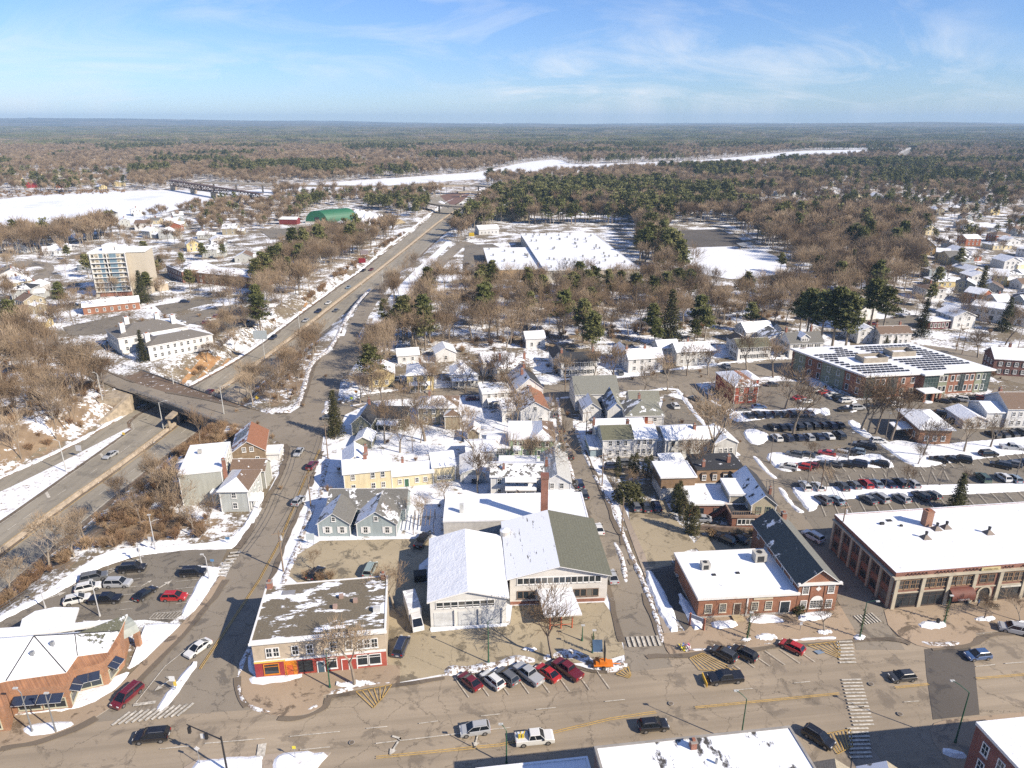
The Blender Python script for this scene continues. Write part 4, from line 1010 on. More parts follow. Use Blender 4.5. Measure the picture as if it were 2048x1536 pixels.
# ---- white garage
wc = plain((0.66, 0.65, 0.61), .7, .08)
b = Bld('garage_building', 'white gabled garage with three big roller doors and full snow roof', 'building', (862, 1255), (1013, 1246))
v = b.vol(0, 0, b.W, 19.5, 5.6, 'y', 1.8, wc, (S, S), o=.5)
for k in range(8): b.win(1.7 + k * 1.3, 0, 4.1, 0, 1.12, 1.15, 'plain');
b.box('transom_rail', 1.05, -.09, 4.42, 11.5, -.035, 4.5, M_TRIM)
for x in (.6, 4.9, 9.1): b.box('garage_door', x, -.05, .1, x + 3.6, -.002, 3.1, plain((0.60, 0.61, 0.60), .5)); b.box('pier', x + 3.6, -.3, .1, x + 3.85, -.002, 3.5, wc)
b.box('snow_ledge', -.1, -1.0, 0, b.W, -.31, .25, M_ROOFSNOW)
# ---- big green-roofed hall
b = Bld('gabled_hall', 'large white hall, left roof slope snowy with thin streaks, right slope mossy green', 'building', (1020, 1208), (1213, 1200))
v = b.vol(0, 0, b.W, 19, 5.9, 'y', 2.3, plain((0.62, 0.59, 0.54), .7, .08), (snowy((0.10, 0.10, 0.09), 0.80, scale=.5, streak=(3.0, .5, 1), shingle=False), snowy((0.135, 0.135, 0.098), 0.0, scale=.3)), o=.7)
for k in range(14): b.win(1.9 + k * 1.12, 0, 4.35, 0, 1.0, 1.25, 'plain')
for x in (1.9, 3.0, 4.1, 12.6, 13.8, 15.0, 16.1): b.win(x, 0, 1.2, 0, .98, 1.5, 'plain', plain((0.22, 0.16, 0.12)))
b.box('brick_base', 0.05, -.3, 0, 17.9, -.01, .5, M_BRKC)
b.box('gable_band', .3, -.06, 5.75, b.W - .3, -.02, 5.9, M_TRIM)
# entrance canopy
b = Bld('entrance_canopy', 'long snow-covered entrance canopy on red posts reaching towards the street', 'canopy', (1098, 1262), (1162, 1258))
m = MB(); W2 = b.W
m.prism([(-.9, 0), (W2 + .1, 0), (W2 - .6, 9.5), (-1.2, 9.5)], 2.9, 3.2, M_TRIM, M_ROOFSNOW); m.build('canopy_roof', b.root)
for x in (.2, 2.2, 4.2):
 m = MB(); m.tube((x, .4, 0), (x, .4, 2.9), .12, .12, 6, plain((0.45, 0.10, 0.04))); m.build('post', b.root)
m = MB(); m.tube((.2, .4, .9), (4.2, .4, .9), .06, .06, 5, plain((0.45, 0.10, 0.04))); m.build('rail', b.root)
# flat building behind, tank, chimney stack
b = Bld('flat_roofed_store', 'low flat-roofed store under smooth snow between garage and brick stack', 'building', (888, 1078), (1175, 1072))
b.vol(0, 0, b.W, 11.5, 4.4, 'flat', 0, plain((0.5, 0.48, 0.44)), (S,), o=.1, parapet=.1)
b.box('roof_duct', 3.4, 3.2, 4.4, 4.3, 4.0, 6.6, plain((0.55, 0.55, 0.52), .5))
b = Bld('hall_tank', 'round grey metal tank on a bracket between the two gabled roofs', 'tank', (1010, 1118), W=1, ang=0)
m = MB(); m.tube((0, 0, 5.2), (0, 0, 6.9), 1.0, 1.05, 16, plain((0.5, 0.47, 0.42), .5)); m.tube((0, 0, 6.9), (0, 0, 7.25), 1.05, .25, 16, M_ROOFSNOW); m.build('tank_body', b.root)
m = MB(); m.box(-1.9, -.7, 4.95, 1.9, .7, 5.2, plain((0.4, 0.3, 0.24)), M_ROOFSNOW); m.build('platform', b.root)
m = MB()
for x in (-.7, .7): m.tube((x, 0, 0), (x, 0, 4.95), .15, .15, 6, M_METAL)
m.build('leg', b.root)
m = MB(); m.box(-.75, -.75, 0, .75, .75, 15.2, M_BRKC); m.box(-.88, -.88, 14.6, .88, .88, 15.4, brick((0.3, 0.11, 0.07)))
tag(m.build('brick_stack', None, (6.9, 133.6, 0)), 'tall square brick chimney stack rising behind the green-roofed hall', 'chimney stack')
# ---- blue twin-gable
b = Bld('blue_house', 'pale blue house with two street gables, white shutters and grey roof', 'house', (638, 1073), (797, 1073))
gr = rp(GREY, .0); lb = sd((0.36, 0.42, 0.42))
b.vol(0.6, 6.5, 17.5, 7.5, 3.4, 'x', 2.6, lb, (rp(GREY, .34, .3), S)); v1 = b.vol(0, 0, 6.9, 8, 3.3, 'y', 2.5, lb, (rp(GREY, .62, .35), gr)); v2 = b.vol(8.4, 0, 8.6, 8, 3.3, 'y', 2.9, lb, (rp(GREY, .62, .35), rp(GREY, .4, .3)))
for x in (2.0, 5.2, 10.3, 15.0): b.win(x, 0, 1.0, 0, .8, 1.4, 'wshut')
b.win(3.5, 0, 3.9, 0, .7, .9); b.win(12.7, 0, 4.0, 0, .7, .9)
b = Bld('garden_pergola', 'dark timber pergola and lean-to beside the blue twin-gabled house', 'pergola', (826, 1070), W=5, ang=3)
m = MB()
for k in range(6): m.box(k * .9, 0, 2.4, k * .9 + .1, 6.5, 2.55, M_WOOD)
m.build('beam', b.root)
for x, y in ((0, 0), (4.5, 0), (0, 6.4), (4.5, 6.4)): m = MB(); m.box(x, y, 0, x + .14, y + .14, 2.4, M_WOOD); m.build('post', b.root)
# ---- cream farmhouse
cr = sd(CREAM)
b = Bld('cream_house', 'long cream two-storey house with low ell, snowy roofs and brick chimneys', 'house', (691, 989), (785, 979))
v = b.vol(0, 0, b.W, 6.5, 5.6, 'x', 1.9, cr, (S, S)); v3 = b.vol(0, 5, 5.6, 8, 5.6, 'y', 1.9, cr, (S, S)); v2 = b.vol(b.W, .6, 10.2, 5.2, 3.4, 'x', 1.7, cr, (S, S)); v4 = b.vol(b.W + 10.2, 1.0, 5.6, 8.5, 4.4, 'x', 1.8, cr, (S, S))
b.wins(v, 'F', 4, (1.0, 3.8), .8, 1.3, skip=(1,)); b.wins(v2, 'F', 4, (1.1,), .75, 1.1, skip=(1,)); b.door(b.W + 3.6, .6, .1, mat=plain((0.04, 0.12, 0.07))); b.wins(v4, 'F', 3, (1.0,), .8, .8)
b.chim(5.3, 3.2, 7.0, 8.9, .9); b.chim(5.6, 7.2, 6.6, 9.2, .9); b.chim(b.W + 3.0, 3.4, 4.6, 6.6, .6)
# ---- sheds
b = Bld('long_garage', 'grey clapboard garage under smooth snow beside the cream house', 'garage', (922, 967), (975, 977), ang=4)
b.vol(0, 0, 6.2, 10, 2.8, 'y', 1.1, sd(LGREY), (S, S)); b.box('garage_door', .8, -.05, .1, 4.8, -.004, 2.3, M_TRIM)
b = Bld('rear_shed', 'white flat-sided shed behind the long garage, roof fully snowed', 'shed', (934, 925), (992, 922))
b.vol(0, 0, b.W, 7.5, 3.0, 'x', 1.2, sd(WHT), (S, S))
# ---- white apartment block on Elm
wh = sd(WHT)
b = Bld('white_apartment_house', 'white two-storey apartment house with upper balcony, outside stair and metal roof', 'house', (982, 1004), (1080, 1004))
b.vol(0, 2.2, 12.4, 7.5, 5.6, 'x', 1.3, wh, (rp(GREY, .55, .8), S)); v = b.vol(12.4, 0, 6.4, 15, 5.4, 'y', 2.0, wh, (snowy((0.4, 0.4, 0.38), .45, streak=(3, .4, 1), shingle=False), snowy((0.4, 0.4, 0.38), .15, streak=(3, .4, 1), shingle=False)))
vv = (0, 2.2, 12.4, 7.5, 5.6, 0); b.wins(vv, 'F', 5, (1.0, 3.7), .8, 1.3); b.wins(v, 'F', 2, (3.7,), .8, 1.3)
b.vol(2.0, 8.9, 9, 5, 5.0, 'flat', 0, wh, (S,)); b.porch(3.6, 2.2, 7.0, 2.0, 2.9, 3); b.box('balcony_floor', 3.6, .3, 2.75, 10.6, 2.18, 2.9, M_TRIM); b.porch(13.0, 0, 5.8, 2.0, 2.6, 3)
m = MB(); slope(m, (3.4, 0.1, 5.1), (10.8, 0.1, 5.1), (10.8, 2.2, 5.45), (3.4, 2.2, 5.45), .28, M_ROOFSNOW, M_TRIM); m.build('balcony_roof', b.root)
m = MB()
for k in range(10): m.box(6.0 + k * .32, -1.2, 2.6 - k * .27, 6.34 + k * .32, -.1, 2.68 - k * .27, M_WOOD)
m.tube((6.0, -1.2, 3.5), (9.2, -1.2, .9), .05, .05, 4, M_WOOD); m.tube((6.0, -.1, 3.5), (9.2, -.1, .9), .05, .05, 4, M_WOOD); m.build('stair', b.root)
b.chim(13.4, 6.5, 6.2, 8.2, .7); b.chim(3.0, 4.5, 6.4, 7.6, .6)
# ---- green house
gn = sd(LGREEN)
b = Bld('green_house', 'mint green two-storey house with dark green shutters and snowy hipped roof', 'house', (1063, 917), (1108, 917))
v = b.vol(0, 0, b.W, 12, 5.3, 'hip', 2.0, gn, (S, S, S, rp(BROWN, .3))); b.wins(v, 'F', 2, (.9, 3.6), .8, 1.4, 'dshut'); b.wins(v, 'L', 2, (3.6,), .8, 1.3)
v = b.vol(-5.9, 1.2, 5.9, 9, 5.0, 'shed', 1.2, gn, (S,)); b.wins(v, 'F', 3, (3.4,), .7, 1.1); b.wins(v, 'F', 2, (.7,), .8, 1.3); v = b.vol(-11.9, 1.0, 6, 9, 2.6, 'x', 1.3, gn, (S, S)); b.wins(v, 'F', 4, (1.0,), .9, 1.0); b.porch(-4.8, 1.2, 1.8, 1.6, 2.5, 1)
# ---- white rust-roofed and neighbours
b = Bld('rust_roofed_house', 'white gabled house with rust red right roof slope and patchy snow left', 'house', (1042, 851), (1098, 848))
v = b.vol(0, 0, b.W, 15, 4.7, 'y', 2.6, wh, (rp(BROWN, .5, .9), rp(RUST, 0))); b.wins(v, 'F', 1, (4.6,), .8, 1.1); b.wins(v, 'F', 2, (.9,), .9, 1.3); v = b.vol(-5.2, 3, 5.2, 9, 4.0, 'flat', 0, wh, (rp(DARK, .7, .8),)); b.wins(v, 'F', 3, (1.0,), .8, 1.2); b.chim(4.2, 9, 6.6, 8.8, .7)
b = Bld('dark_gabled_house', 'tall white house with black gabled roof behind the rust-roofed one', 'house', (1033, 815), (1085, 811))
v = b.vol(0, 0, b.W, 14, 6.2, 'y', 3.4, wh, (rp(DARK, .68, .5), rp(DARK, 0))); b.wins(v, 'F', 2, (1, 3.8), .8, 1.3); v = b.vol(-10.5, 1.5, 10.5, 8, 5.0, 'flat', 0, wh, (rp(GREY, .66, .6),)); b.wins(v, 'F', 4, (1, 3.4), .8, 1.3); b.chim(3.0, 6, 8.8, 10.8, .8); b.chim(4.6, 10.5, 9, 11, .8); b.porch(-9, 1.5, 3, 1.6, 2.5, 2)
# ---- barn house complex right of Elm
b = Bld('grey_roofed_barn', 'large white barn-like building with broad grey roof and open carriage bay', 'building', (1166, 842), (1199, 840), ang=4)
v = b.vol(0, 0, 5.4, 9, 3.8, 'y', 2.0, wh, (rp(GREY, .72, .4), rp(GREY, .0))); b.win(2.7, 0, 3.8, 0, .8, .8); b.vol(-1.2, 8, 13.5, 12, 5.6, 'x', 3.8, wh, (rp((0.2, 0.2, 0.17), 0), rp(GREY, .4))); b.box('carriage_opening', 6.0, 7.9, .1, 11.6, 7.98, 3.0, M_DARK); b.win(8.5, 8, 4.0, 0, .9, .9)
b = Bld('white_stair_house', 'white hip-roofed house with orange timber outside stair and grey-green roof', 'house', (1250, 863), (1325, 862))
v = b.vol(0, 0, b.W, 12, 4.8, 'hip', 2.8, wh, (rp((0.2, 0.2, 0.16), .35, .4), S, rp(GREY, .4), rp((0.2, 0.2, 0.16), .05))); b.wins(v, 'F', 3, (3.2,), .8, 1.1, skip=(1,)); b.door(6.0, 0, 2.6, mat=plain((0.25, 0.06, 0.04))); v = b.vol(-4.4, 5, 5, 13, 4.6, 'y', 2.4, wh, (rp(GREY, .5, .4), rp((0.2, 0.2, 0.16), .2))); b.wins(v, 'L', 4, (1.6,), .9, 1.3); b.vol(3.5, 12, 9, 6, 4.6, 'x', 2.2, wh, (rp((0.2, 0.2, 0.16), .1), S)); b.chim(5.5, 9, 6.6, 8.2, .7)
OS = plain((0.55, 0.22, 0.06), .8); m = MB()
for k in range(10): m.box(1.6 + k * .4, -1.3, .2 + k * .25, 2.05 + k * .4, -.1, .28 + k * .25, OS)
m.box(5.6, -1.4, 2.5, 7.6, -.05, 2.62, OS); m.tube((1.6, -1.3, 1.2), (5.6, -1.3, 3.6), .06, .06, 4, OS); m.tube((5.6, -1.35, 3.6), (7.6, -1.35, 3.6), .06, .06, 4, OS)
for x in (1.7, 3.6, 5.6, 7.5): m.box(x, -1.4, 0, x + .13, -1.27, 3.6 if x > 5 else 2.5, OS)
m.build('stair', b.root)
b = Bld('white_duplex', 'long white two-storey duplex, roof half bare grey and half snow', 'house', (1205, 916), (1310, 913))
v = b.vol(0, 0, 8.0, 8.5, 5.4, 'x', 2.2, wh, (rp(OLIVE, 0), S)); b.wins(v, 'F', 3, (.9, 3.6), .8, 1.3); b.wins(v, 'L', 3, (3.6,), .8, 1.2); v = b.vol(8.0, .4, 6.6, 8.2, 5.2, 'x', 2.2, wh, (S, S)); b.wins(v, 'F', 3, (.9, 3.6), .8, 1.3); b.vol(-3.2, 1, 3.2, 8, 2.4, 'flat', 0, plain((0.25, 0.32, 0.34)), (S,)); v = b.vol(-.5, 8.4, 14, 5, 4.6, 'shed', .8, wh, (S,)); b.vol(14.6, 1, 3.0, 4, 4.2, 'shed', .8, wh, (S,))
b.chim(7.4, 4.8, 7.0, 8.8, .8); b.chim(-.8, 10.5, 4.8, 7.0, .7)
b = Bld('grey_house', 'pale grey two-storey house under full snow roof behind tall bare elm', 'house', (1329, 917), (1392, 913))
gy = sd((0.55, 0.54, 0.50)); v = b.vol(0, 0, 8.6, 9, 5.4, 'x', 1.8, gy, (S, S)); b.wins(v, 'F', 3, (.9, 3.6), .8, 1.3, trim=plain((0.3, 0.3, 0.28))); v = b.vol(8.6, 1.5, 7, 8, 4.4, 'x', 1.6, gy, (S, S)); b.wins(v, 'F', 2, (1,), .8, 1.2); v = b.vol(13.5, -1, 6.2, 9, 4.0, 'y', 1.5, gy, (S, S)); b.wins(v, 'F', 3, (1.1,), .8, 1.3); b.chim(8.9, 3, 6, 8.2, .7)
b = Bld('snowy_garage', 'low grey double garage with snow roof in front of the pale grey house', 'garage', (1329, 955), (1372, 953))
b.vol(0, 0, b.W, 6, 2.6, 'shed', .9, gy, (S,)); b.box('garage_door', .5, -.05, .1, 2.6, -.004, 2.2, M_DARK); b.box('garage_door', 3.0, -.05, .1, 5.2, -.004, 2.2, M_DARK)
b = Bld('flat_garage', 'small white flat-roofed garage tucked beside the mansard house', 'garage', (1385, 950), (1418, 950))
b.vol(0, 0, b.W, 6, 2.6, 'flat', 0, wh, (S,))
# mansard
b = Bld('mansard_house', 'brown mansard-roofed block with dormers and flat black roof', 'house', (1320, 999), (1389, 997), ang=3.5)
mw = plain((0.24, 0.155, 0.09), .9, .15); w0 = plain((0.6, 0.58, 0.54))
b.vol(0, 0, 8.2, 8, 2.9, 'flat', 0, w0, (rp(DARK, .2),), o=0, parapet=0); b.vol(0.0, 0.1, 8.2, 7.9, 3.0, 'flat', 0, mw, (S,), z0=2.92, parapet=.15)
X0 = 8.6; b.vol(X0, 2.0, 13.0, 10, 3.0, 'flat', 0, brick(BRK2), (rp(DARK, 0),), o=.1, parapet=0)
m = MB(); lo = [(X0, 2.0), (X0 + 13, 2.0), (X0 + 13, 12), (X0, 12)]; hi = [(X0 + .9, 2.9), (X0 + 12.1, 2.9), (X0 + 12.1, 11.1), (X0 + .9, 11.1)]
for k in range(4): q = (k + 1) % 4; m.face([(*lo[k], 3.0), (*lo[q], 3.0), (*hi[q], 6.2), (*hi[k], 6.2)], mw)
m.build('mansard_slope', b.root)
m = MB(); m.prism([(hi[0][0] - .3, hi[0][1] - .3), (hi[1][0] + .3, hi[1][1] - .3), (hi[2][0] + .3, hi[2][1]), (hi[3][0] - .3, hi[3][1])], 6.2, 6.45, plain((0.06, .06, .06)), rp(DARK, .15)); m.build('flat_roof', b.root)
for x in (X0 + 2.4, X0 + 5.0, X0 + 7.6, X0 + 11.2):
 b.box('dormer', x - .6, 2.1, 3.6, x + .6, 3.2, 5.5, mw, rp(DARK, 0)); b.win(x, 2.09, 3.85, 0, .75, 1.2)
b.chim(X0 + 2.6, 4, 6.4, 8.0, .7); b.chim(X0 + 9.5, 6, 6.4, 8.2, .8)
b = Bld('brick_restaurant', 'low brick annexe with snowy flat roof and glazed brick porch by the hedge', 'building', (1378, 1034), (1442, 1034))
bk = brick(BRK); v = b.vol(0, 0, 12.2, 9, 3.4, 'flat', 0, bk, (rp(BROWN, .85, .3),), parapet=.2); b.wins(v, 'F', 3, (1.0,), 1.0, 1.3, 'plain', trim=plain((0.1, .08, .07))); v = b.vol(8.2, -5.0, 6.0, 5.0, 3.2, 'flat', 0, bk, (rp(DARK, .2),), trim=plain((0.3, 0.2, 0.14))); b.wins(v, 'F', 4, (1.2,), .8, 1.2, 'plain', m=1.2)
m = MB()
for k in range(12): m.box(8.0 + k * .5, -5.0, 3.5, 8.08 + k * .5, -4.9, 4.4, M_WOOD)
m.box(8.0, -5.02, 4.35, 14, -4.9, 4.45, M_WOOD); m.build('roof_railing', b.root)
m = MB()
for k in range(10): m.box(4.5 + k * .38, -1.5, .3 + k * .3, 4.9 + k * .38, -.3, .4 + k * .3, plain((0.3, 0.1, 0.06)))
m.build('stair', b.root); b.vol(9.0, .4, 5, 7.0, 5.6, 'flat', 0, sd((0.4, 0.36, 0.28)), (S,))
b = Bld('beige_gable_house', 'narrow beige two-storey gable house with grey-green window trim and snowy left slope', 'house', (1498, 1054), (1546, 1054))
bg_ = sd((0.46, 0.40, 0.28)); v = b.vol(0, 0, b.W, 14, 5.8, 'y', 2.2, bg_, (rp(DARK, .72, .4), rp(DARK, 0))); b.wins(v, 'F', 2, (.9, 3.6), .95, 1.5, trim=plain((0.30, 0.32, 0.22)), m=.6); b.wins(v, 'L', 3, (3.6,), .8, 1.2); b.chim(5.0, 3.5, 6.4, 8.0, .55); b.box('band', -.02, -.05, 2.85, b.W, -.005, 3.0, M_TRIM)
# ---- brick bank + gable hall
b = Bld('brick_bank', 'low red-brick bank with white-trimmed windows, snowy flat roof and two air units', 'building', (1394, 1237), (1590, 1226))
bk = brick(BRK3); v = b.vol(0, 0, b.W - .1, 14, 4.4, 'flat', 0, bk, (snowy((0.2, 0.2, 0.2), .93, scale=.4),), parapet=.22, base=plain((0.5, 0.45, 0.38)))
for x in (1.9, 4.6, 10.6, 13.2): b.win(x, 0, 1.2, 0, 1.1, 1.7, 'grid', plain((0.62, 0.57, 0.46)))
b.door(7.3, 0, .5, w=1.1, h=2.3, mat=plain((0.05, 0.03, 0.025)), trim=plain((0.6, 0.55, 0.46))); b.door(16.3, 0, .3, w=1.7, h=2.4, mat=plain((0.02, 0.03, 0.04)), trim=M_TRIM)
b.box('corner_pilaster', 9.0, -.14, 0, 9.25, -.004, 4.4, M_TRIM); b.box('name_board', 10.2, -.12, 3.45, 13.8, -.004, 3.9, plain((0.55, 0.47, 0.34))); b.box('step', 6.3, -1.6, .1, 8.3, -.2, .45, plain((0.45, 0.36, 0.22)))
for x, y, s_ in ((3.2, 8.0, 1.0), (14.3, 9.5, 1.35)):
 u = MB(); u.box(x, y, 4.65, x + 1.7 * s_, y + 1.4 * s_, 4.65 + 1.3 * s_, plain((0.45, 0.43, 0.38), .5)); u.box(x + .3 * s_, y - .02, 4.75, x + 1.3 * s_, y, 4.65 + 1.0 * s_, M_DARK); u.tube((x + .8 * s_, y + .7 * s_, 4.65 + 1.3 * s_), (x + .8 * s_, y + .7 * s_, 4.75 + 1.3 * s_), .4 * s_, .4 * s_, 12, M_DARK); u.build('air_conditioner', b.root)
for x, y in ((4.7, 6.2), (9.4, 6.4)): b.box('roof_hatch', x, y, 4.5, x + .7, y + .6, 4.66, M_DARK)
b = Bld('brick_gable_hall', 'two-storey brick hall with white pediment, arched window and black gabled roof', 'building', (1590, 1226), (1668, 1222))
v = b.vol(0, 0, b.W, 21, 6.4, 'y', 2.9, bk, (snowy((0.055, 0.07, 0.075), .22, scale=.25), rp((0.16, 0.16, 0.14), 0)), o=.5)
for x in (1.3, 6.1): b.win(x, 0, 1.0, 0, 1.0, 1.6, 'grid'); b.win(x, 0, 4.2, 0, 1.0, 1.6, 'grid')
b.win(3.7, 0, 1.0, 0, 2.3, 1.6, 'grid'); b.wins(v, 'L', 5, (4.6,), .8, 1.2); b.box('cornice', -.4, -.5, 6.2, b.W + .4, -.01, 6.6, M_TRIM)
m = MB(); n_ = 12; m.v = [(3.7 + 1.1 * math.cos(math.pi * k / n_), -.08, 2.75 + .9 * math.sin(math.pi * k / n_)) for k in range(n_ + 1)]; m.f = [tuple(range(n_ + 1))]; m.m = [m.mi(M_TRIM)]; m.build('arch_panel', b.root)
m = MB(); m.face([(3.7, -.05, 4.6), (4.25, -.05, 5.15), (3.7, -.05, 5.7), (3.15, -.05, 5.15)], M_TRIM); m.build('diamond_ornament', b.root)
for x in (2.35, 5.0): b.box('pilaster', x - .12, -.1, 0, x + .12, -.005, 6.2, bk)
b.chim(5.4, 19.5, 7.0, 9.4, .9)
# sign in front of the bank
b = Bld('bank_sign', 'white oval-topped sign board between brick posts on the snowy lawn', 'sign', (1379, 1250), W=3, ang=-35)
for x in (0, 2.6): m = MB(); m.box(x - .15, -.15, 0, x + .15, .15, 2.6, plain((0.4, 0.15, 0.09))); m.build('post', b.root)
m = MB(); m.box(.15, -.08, 1.7, 2.45, .08, 2.5, plain((0.5, 0.52, 0.55))); m.build('sign_board', b.root)

def text(parent, s, x, y, z, size, mat, rot=(math.pi / 2, 0, 0), ext=0.01, align='CENTER', name='lettering'):
 cu = bpy.data.curves.new('lettering', 'FONT'); cu.body = s; cu.size = size; cu.extrude = ext; cu.align_x = align
 tmp = bpy.data.objects.new('tmp', cu); col.objects.link(tmp)
 dg = bpy.context.evaluated_depsgraph_get(); me = bpy.data.meshes.new_from_object(tmp.evaluated_get(dg)); bpy.data.objects.remove(tmp)
 me.materials.clear(); me.materials.append(mat)
 return link(name, me, parent, (x, y, z), rot)
# ---- large brick commercial building
b = Bld('brick_commercial_building', 'large two-storey brick and limestone shop block with snow-white flat roof and big chimney', 'building', (1777, 1218), W=46, ang=6.9)
bk2 = brick(BRK2); st = plain((0.46, 0.41, 0.31), .8, .12); Dp = 20.5
v = b.vol(0, 0, 46, Dp, 7.7, 'flat', 0, brick((0.33, 0.12, 0.07)), (S,), o=.12, parapet=.35, trim=brick((0.36, 0.13, 0.08)))
b.box('cornice', -.5, -.55, 6.75, 46.3, -.01, 7.05, st); b.box('stone_band', -.05, -.14, 3.35, 46, -.006, 3.6, st); b.box('cornice', -.55, 0, 6.75, -.01, Dp, 7.05, st)
for k in range(9):
 x = .5 + k * 5.2
 b.box('pilaster', x - .35, -.32, 0, x + .35, -.007, 6.75, st)
 if k == 8: break
 if k == 3:
  for q in (1.8, 3.4): b.win(x + q, 0, 4.4, 0, 1.2, 1.6, 'sash', plain((0.2, 0.13, 0.08)))
 else:
  for q in (1.0, 2.0, 3.3, 4.3): b.win(x + q, 0, 4.3, 0, .9, 1.8, 'sash', plain((0.3, 0.2, 0.12)))
 if k not in (2, 3): b.win(x + 2.6, -.02, .5, 0, 4.2, 2.6, 'shop', plain((0.08, 0.06, 0.05)))
for k in range(7):
 y = .5 + k * 3.25
 b.box('pilaster', -.3, y - .3, 0, -.007, y + .3, 6.75, st)
 if k < 6:
  for q in (1.05, 2.2): b.win(0, y + q, 4.3, -math.pi / 2, .8, 1.7, 'sash', plain((0.2, 0.13, 0.1)))
  b.win(0, y + 1.65, 1.0, -math.pi / 2, 1.8, 1.6, 'shop', plain((0.2, 0.13, 0.1)))
AWN = plain((0.14, 0.045, 0.03), .7); m = MB(); n_ = 8; x0_, x1_ = 11.2, 15.9
for k in range(n_):
 t0, t1 = math.pi / 2 * k / n_, math.pi / 2 * (k + 1) / n_
 m.face([(x0_, -.05 - 1.5 * math.sin(t0), 2.3 + 1.4 * math.cos(t0)), (x0_, -.05 - 1.5 * math.sin(t1), 2.3 + 1.4 * math.cos(t1)), (x1_, -.05 - 1.5 * math.sin(t1), 2.3 + 1.4 * math.cos(t1)), (x1_, -.05 - 1.5 * math.sin(t0), 2.3 + 1.4 * math.cos(t0))], AWN)
m.box(x0_, -1.56, 1.8, x1_, -1.5, 2.32, AWN); aw = m.build('awning', b.root)
text(aw, 'WILD OATS', (x0_ + x1_) / 2, -1.58, 1.9, .42, M_TRIM)
b.win(13.5, -.02, .4, 0, 3.6, 2.6, 'shop', plain((0.08, 0.06, 0.05)))
m = MB(); ax = 18.7; M_ST2 = st
pts = [(ax + 1.5 * math.cos(math.pi * k / 12), 2.2 + 1.4 * math.sin(math.pi * k / 12)) for k in range(13)]; inn = [(ax + 1.1 * math.cos(math.pi * k / 12), 2.2 + 1.05 * math.sin(math.pi * k / 12)) for k in range(13)]
for k in range(12): m.face([(pts[k][0], -.2, pts[k][1]), (pts[k + 1][0], -.2, pts[k + 1][1]), (inn[k + 1][0], -.2, inn[k + 1][1]), (inn[k][0], -.2, inn[k][1])], st)
m.box(ax - 1.5, -.25, 0, ax - 1.1, -.01, 2.2, st); m.box(ax + 1.1, -.25, 0, ax + 1.5, -.01, 2.2, st); m.build('arched_doorway', b.root)
m = MB(); m.v = [(p[0], -.06, p[1]) for p in inn] + [(ax - 1.1, -.06, .1), (ax + 1.1, -.06, .1)]; m.f = [tuple(range(15))]; m.m = [m.mi(M_DARK)]; m.build('door_recess', b.root)
tb = b.box('name_tablet', 16.8, -.3, 7.15, 20.6, -.13, 7.75, plain((0.55, 0.47, 0.25))); text(tb, 'TONTINE MALL', 18.7, -.32, 7.25, .42, plain((0.25, 0.15, 0.05)))
sg = b.box('shop_sign', 22.0, -.2, 2.9, 26.0, -.14, 3.3, plain((0.6, 0.58, 0.5)))
m = MB()
for k in range(60):
 x = 2.2 + k * .72
 if 16.2 < x < 21.2: continue
 if k % 8 in (6, 7): continue
 m.box(x, -.28, 7.35, x + .22, -.13, 7.75, plain((0.1, 0.05, 0.04)))
m.build('parapet_slots', b.root)
b.chim(16.2, 14.6, 7.6, 11.2, 1.5, brick((0.44, 0.2, 0.11)))
for x, y in ((12.9, 10.1), (17.2, 12.8), (19.5, 13.1), (26.5, 10.2)):
 m = MB(); lo = [(x - .9, y - .8, 7.95), (x + .9, y - .8, 7.95), (x + .9, y + .8, 7.95), (x - .9, y + .8, 7.95)]
 for k in range(4): m.face([lo[k], lo[(k + 1) % 4], (x, y, 8.9)], plain((0.2, 0.16, 0.13)))
 m.tube((x, y, 8.7), (x, y, 9.4), .22, .3, 8, M_DARK); m.build('roof_ventilator', b.root)
b.box('roof_hatch', 9.2, 16.6, 7.95, 10.3, 17.4, 8.05, M_DARK); b.box('roof_vent', 7.0, 15.6, 7.9, 7.8, 16.1, 8.4, M_DARK); b.box('roof_vent', 10.6, 14.5, 7.9, 11.1, 14.9, 8.3, M_DARK)
# ---- solar-roofed municipal building
A_ = G(1725, 797); b = Bld('solar_roofed_office', 'two-storey brick and green-panel office with rows of dark solar panels across its snowy roof', 'building', (1725, 797), (1973, 783))
Wd = b.W; Dd = 30.0; GP = plain((0.26, 0.28, 0.19), .6); bo = brick((0.42, 0.15, 0.07)); TR = plain((0.12, 0.14, 0.13), .5)
m = MB(); cx = Wd; sk = lambda y: -y * .30
foot = [(0, 0), (19, 0), (19.5, -1.6), (25, -1.6), (25.5, 0), (Wd, 0), (Wd + sk(Dd) * .9 - 0, Dd), (sk(Dd), Dd)]
m.prism(foot, 0, 7.6, bo); m.build('wall', b.root)
m = MB(); ro = [(-.9, -.9), (18.6, -.9), (19, -2.4), (25.6, -2.4), (26, -.9), (Wd + .9, -.9), (Wd + sk(Dd) * .9 + .8, Dd + .8), (sk(Dd) - .9, Dd + .8)]; m.prism(ro, 7.6, 8.15, M_TRIM, M_ROOFSNOW); m.build('roof', b.root)
def seg_panel(x0, x1, mat): b.box('wall_panel', x0, -.08, .05, x1, -.006, 7.5, mat)
seg_panel(25.6, 29.5, GP); seg_panel(39.5, Wd - .1, GP)
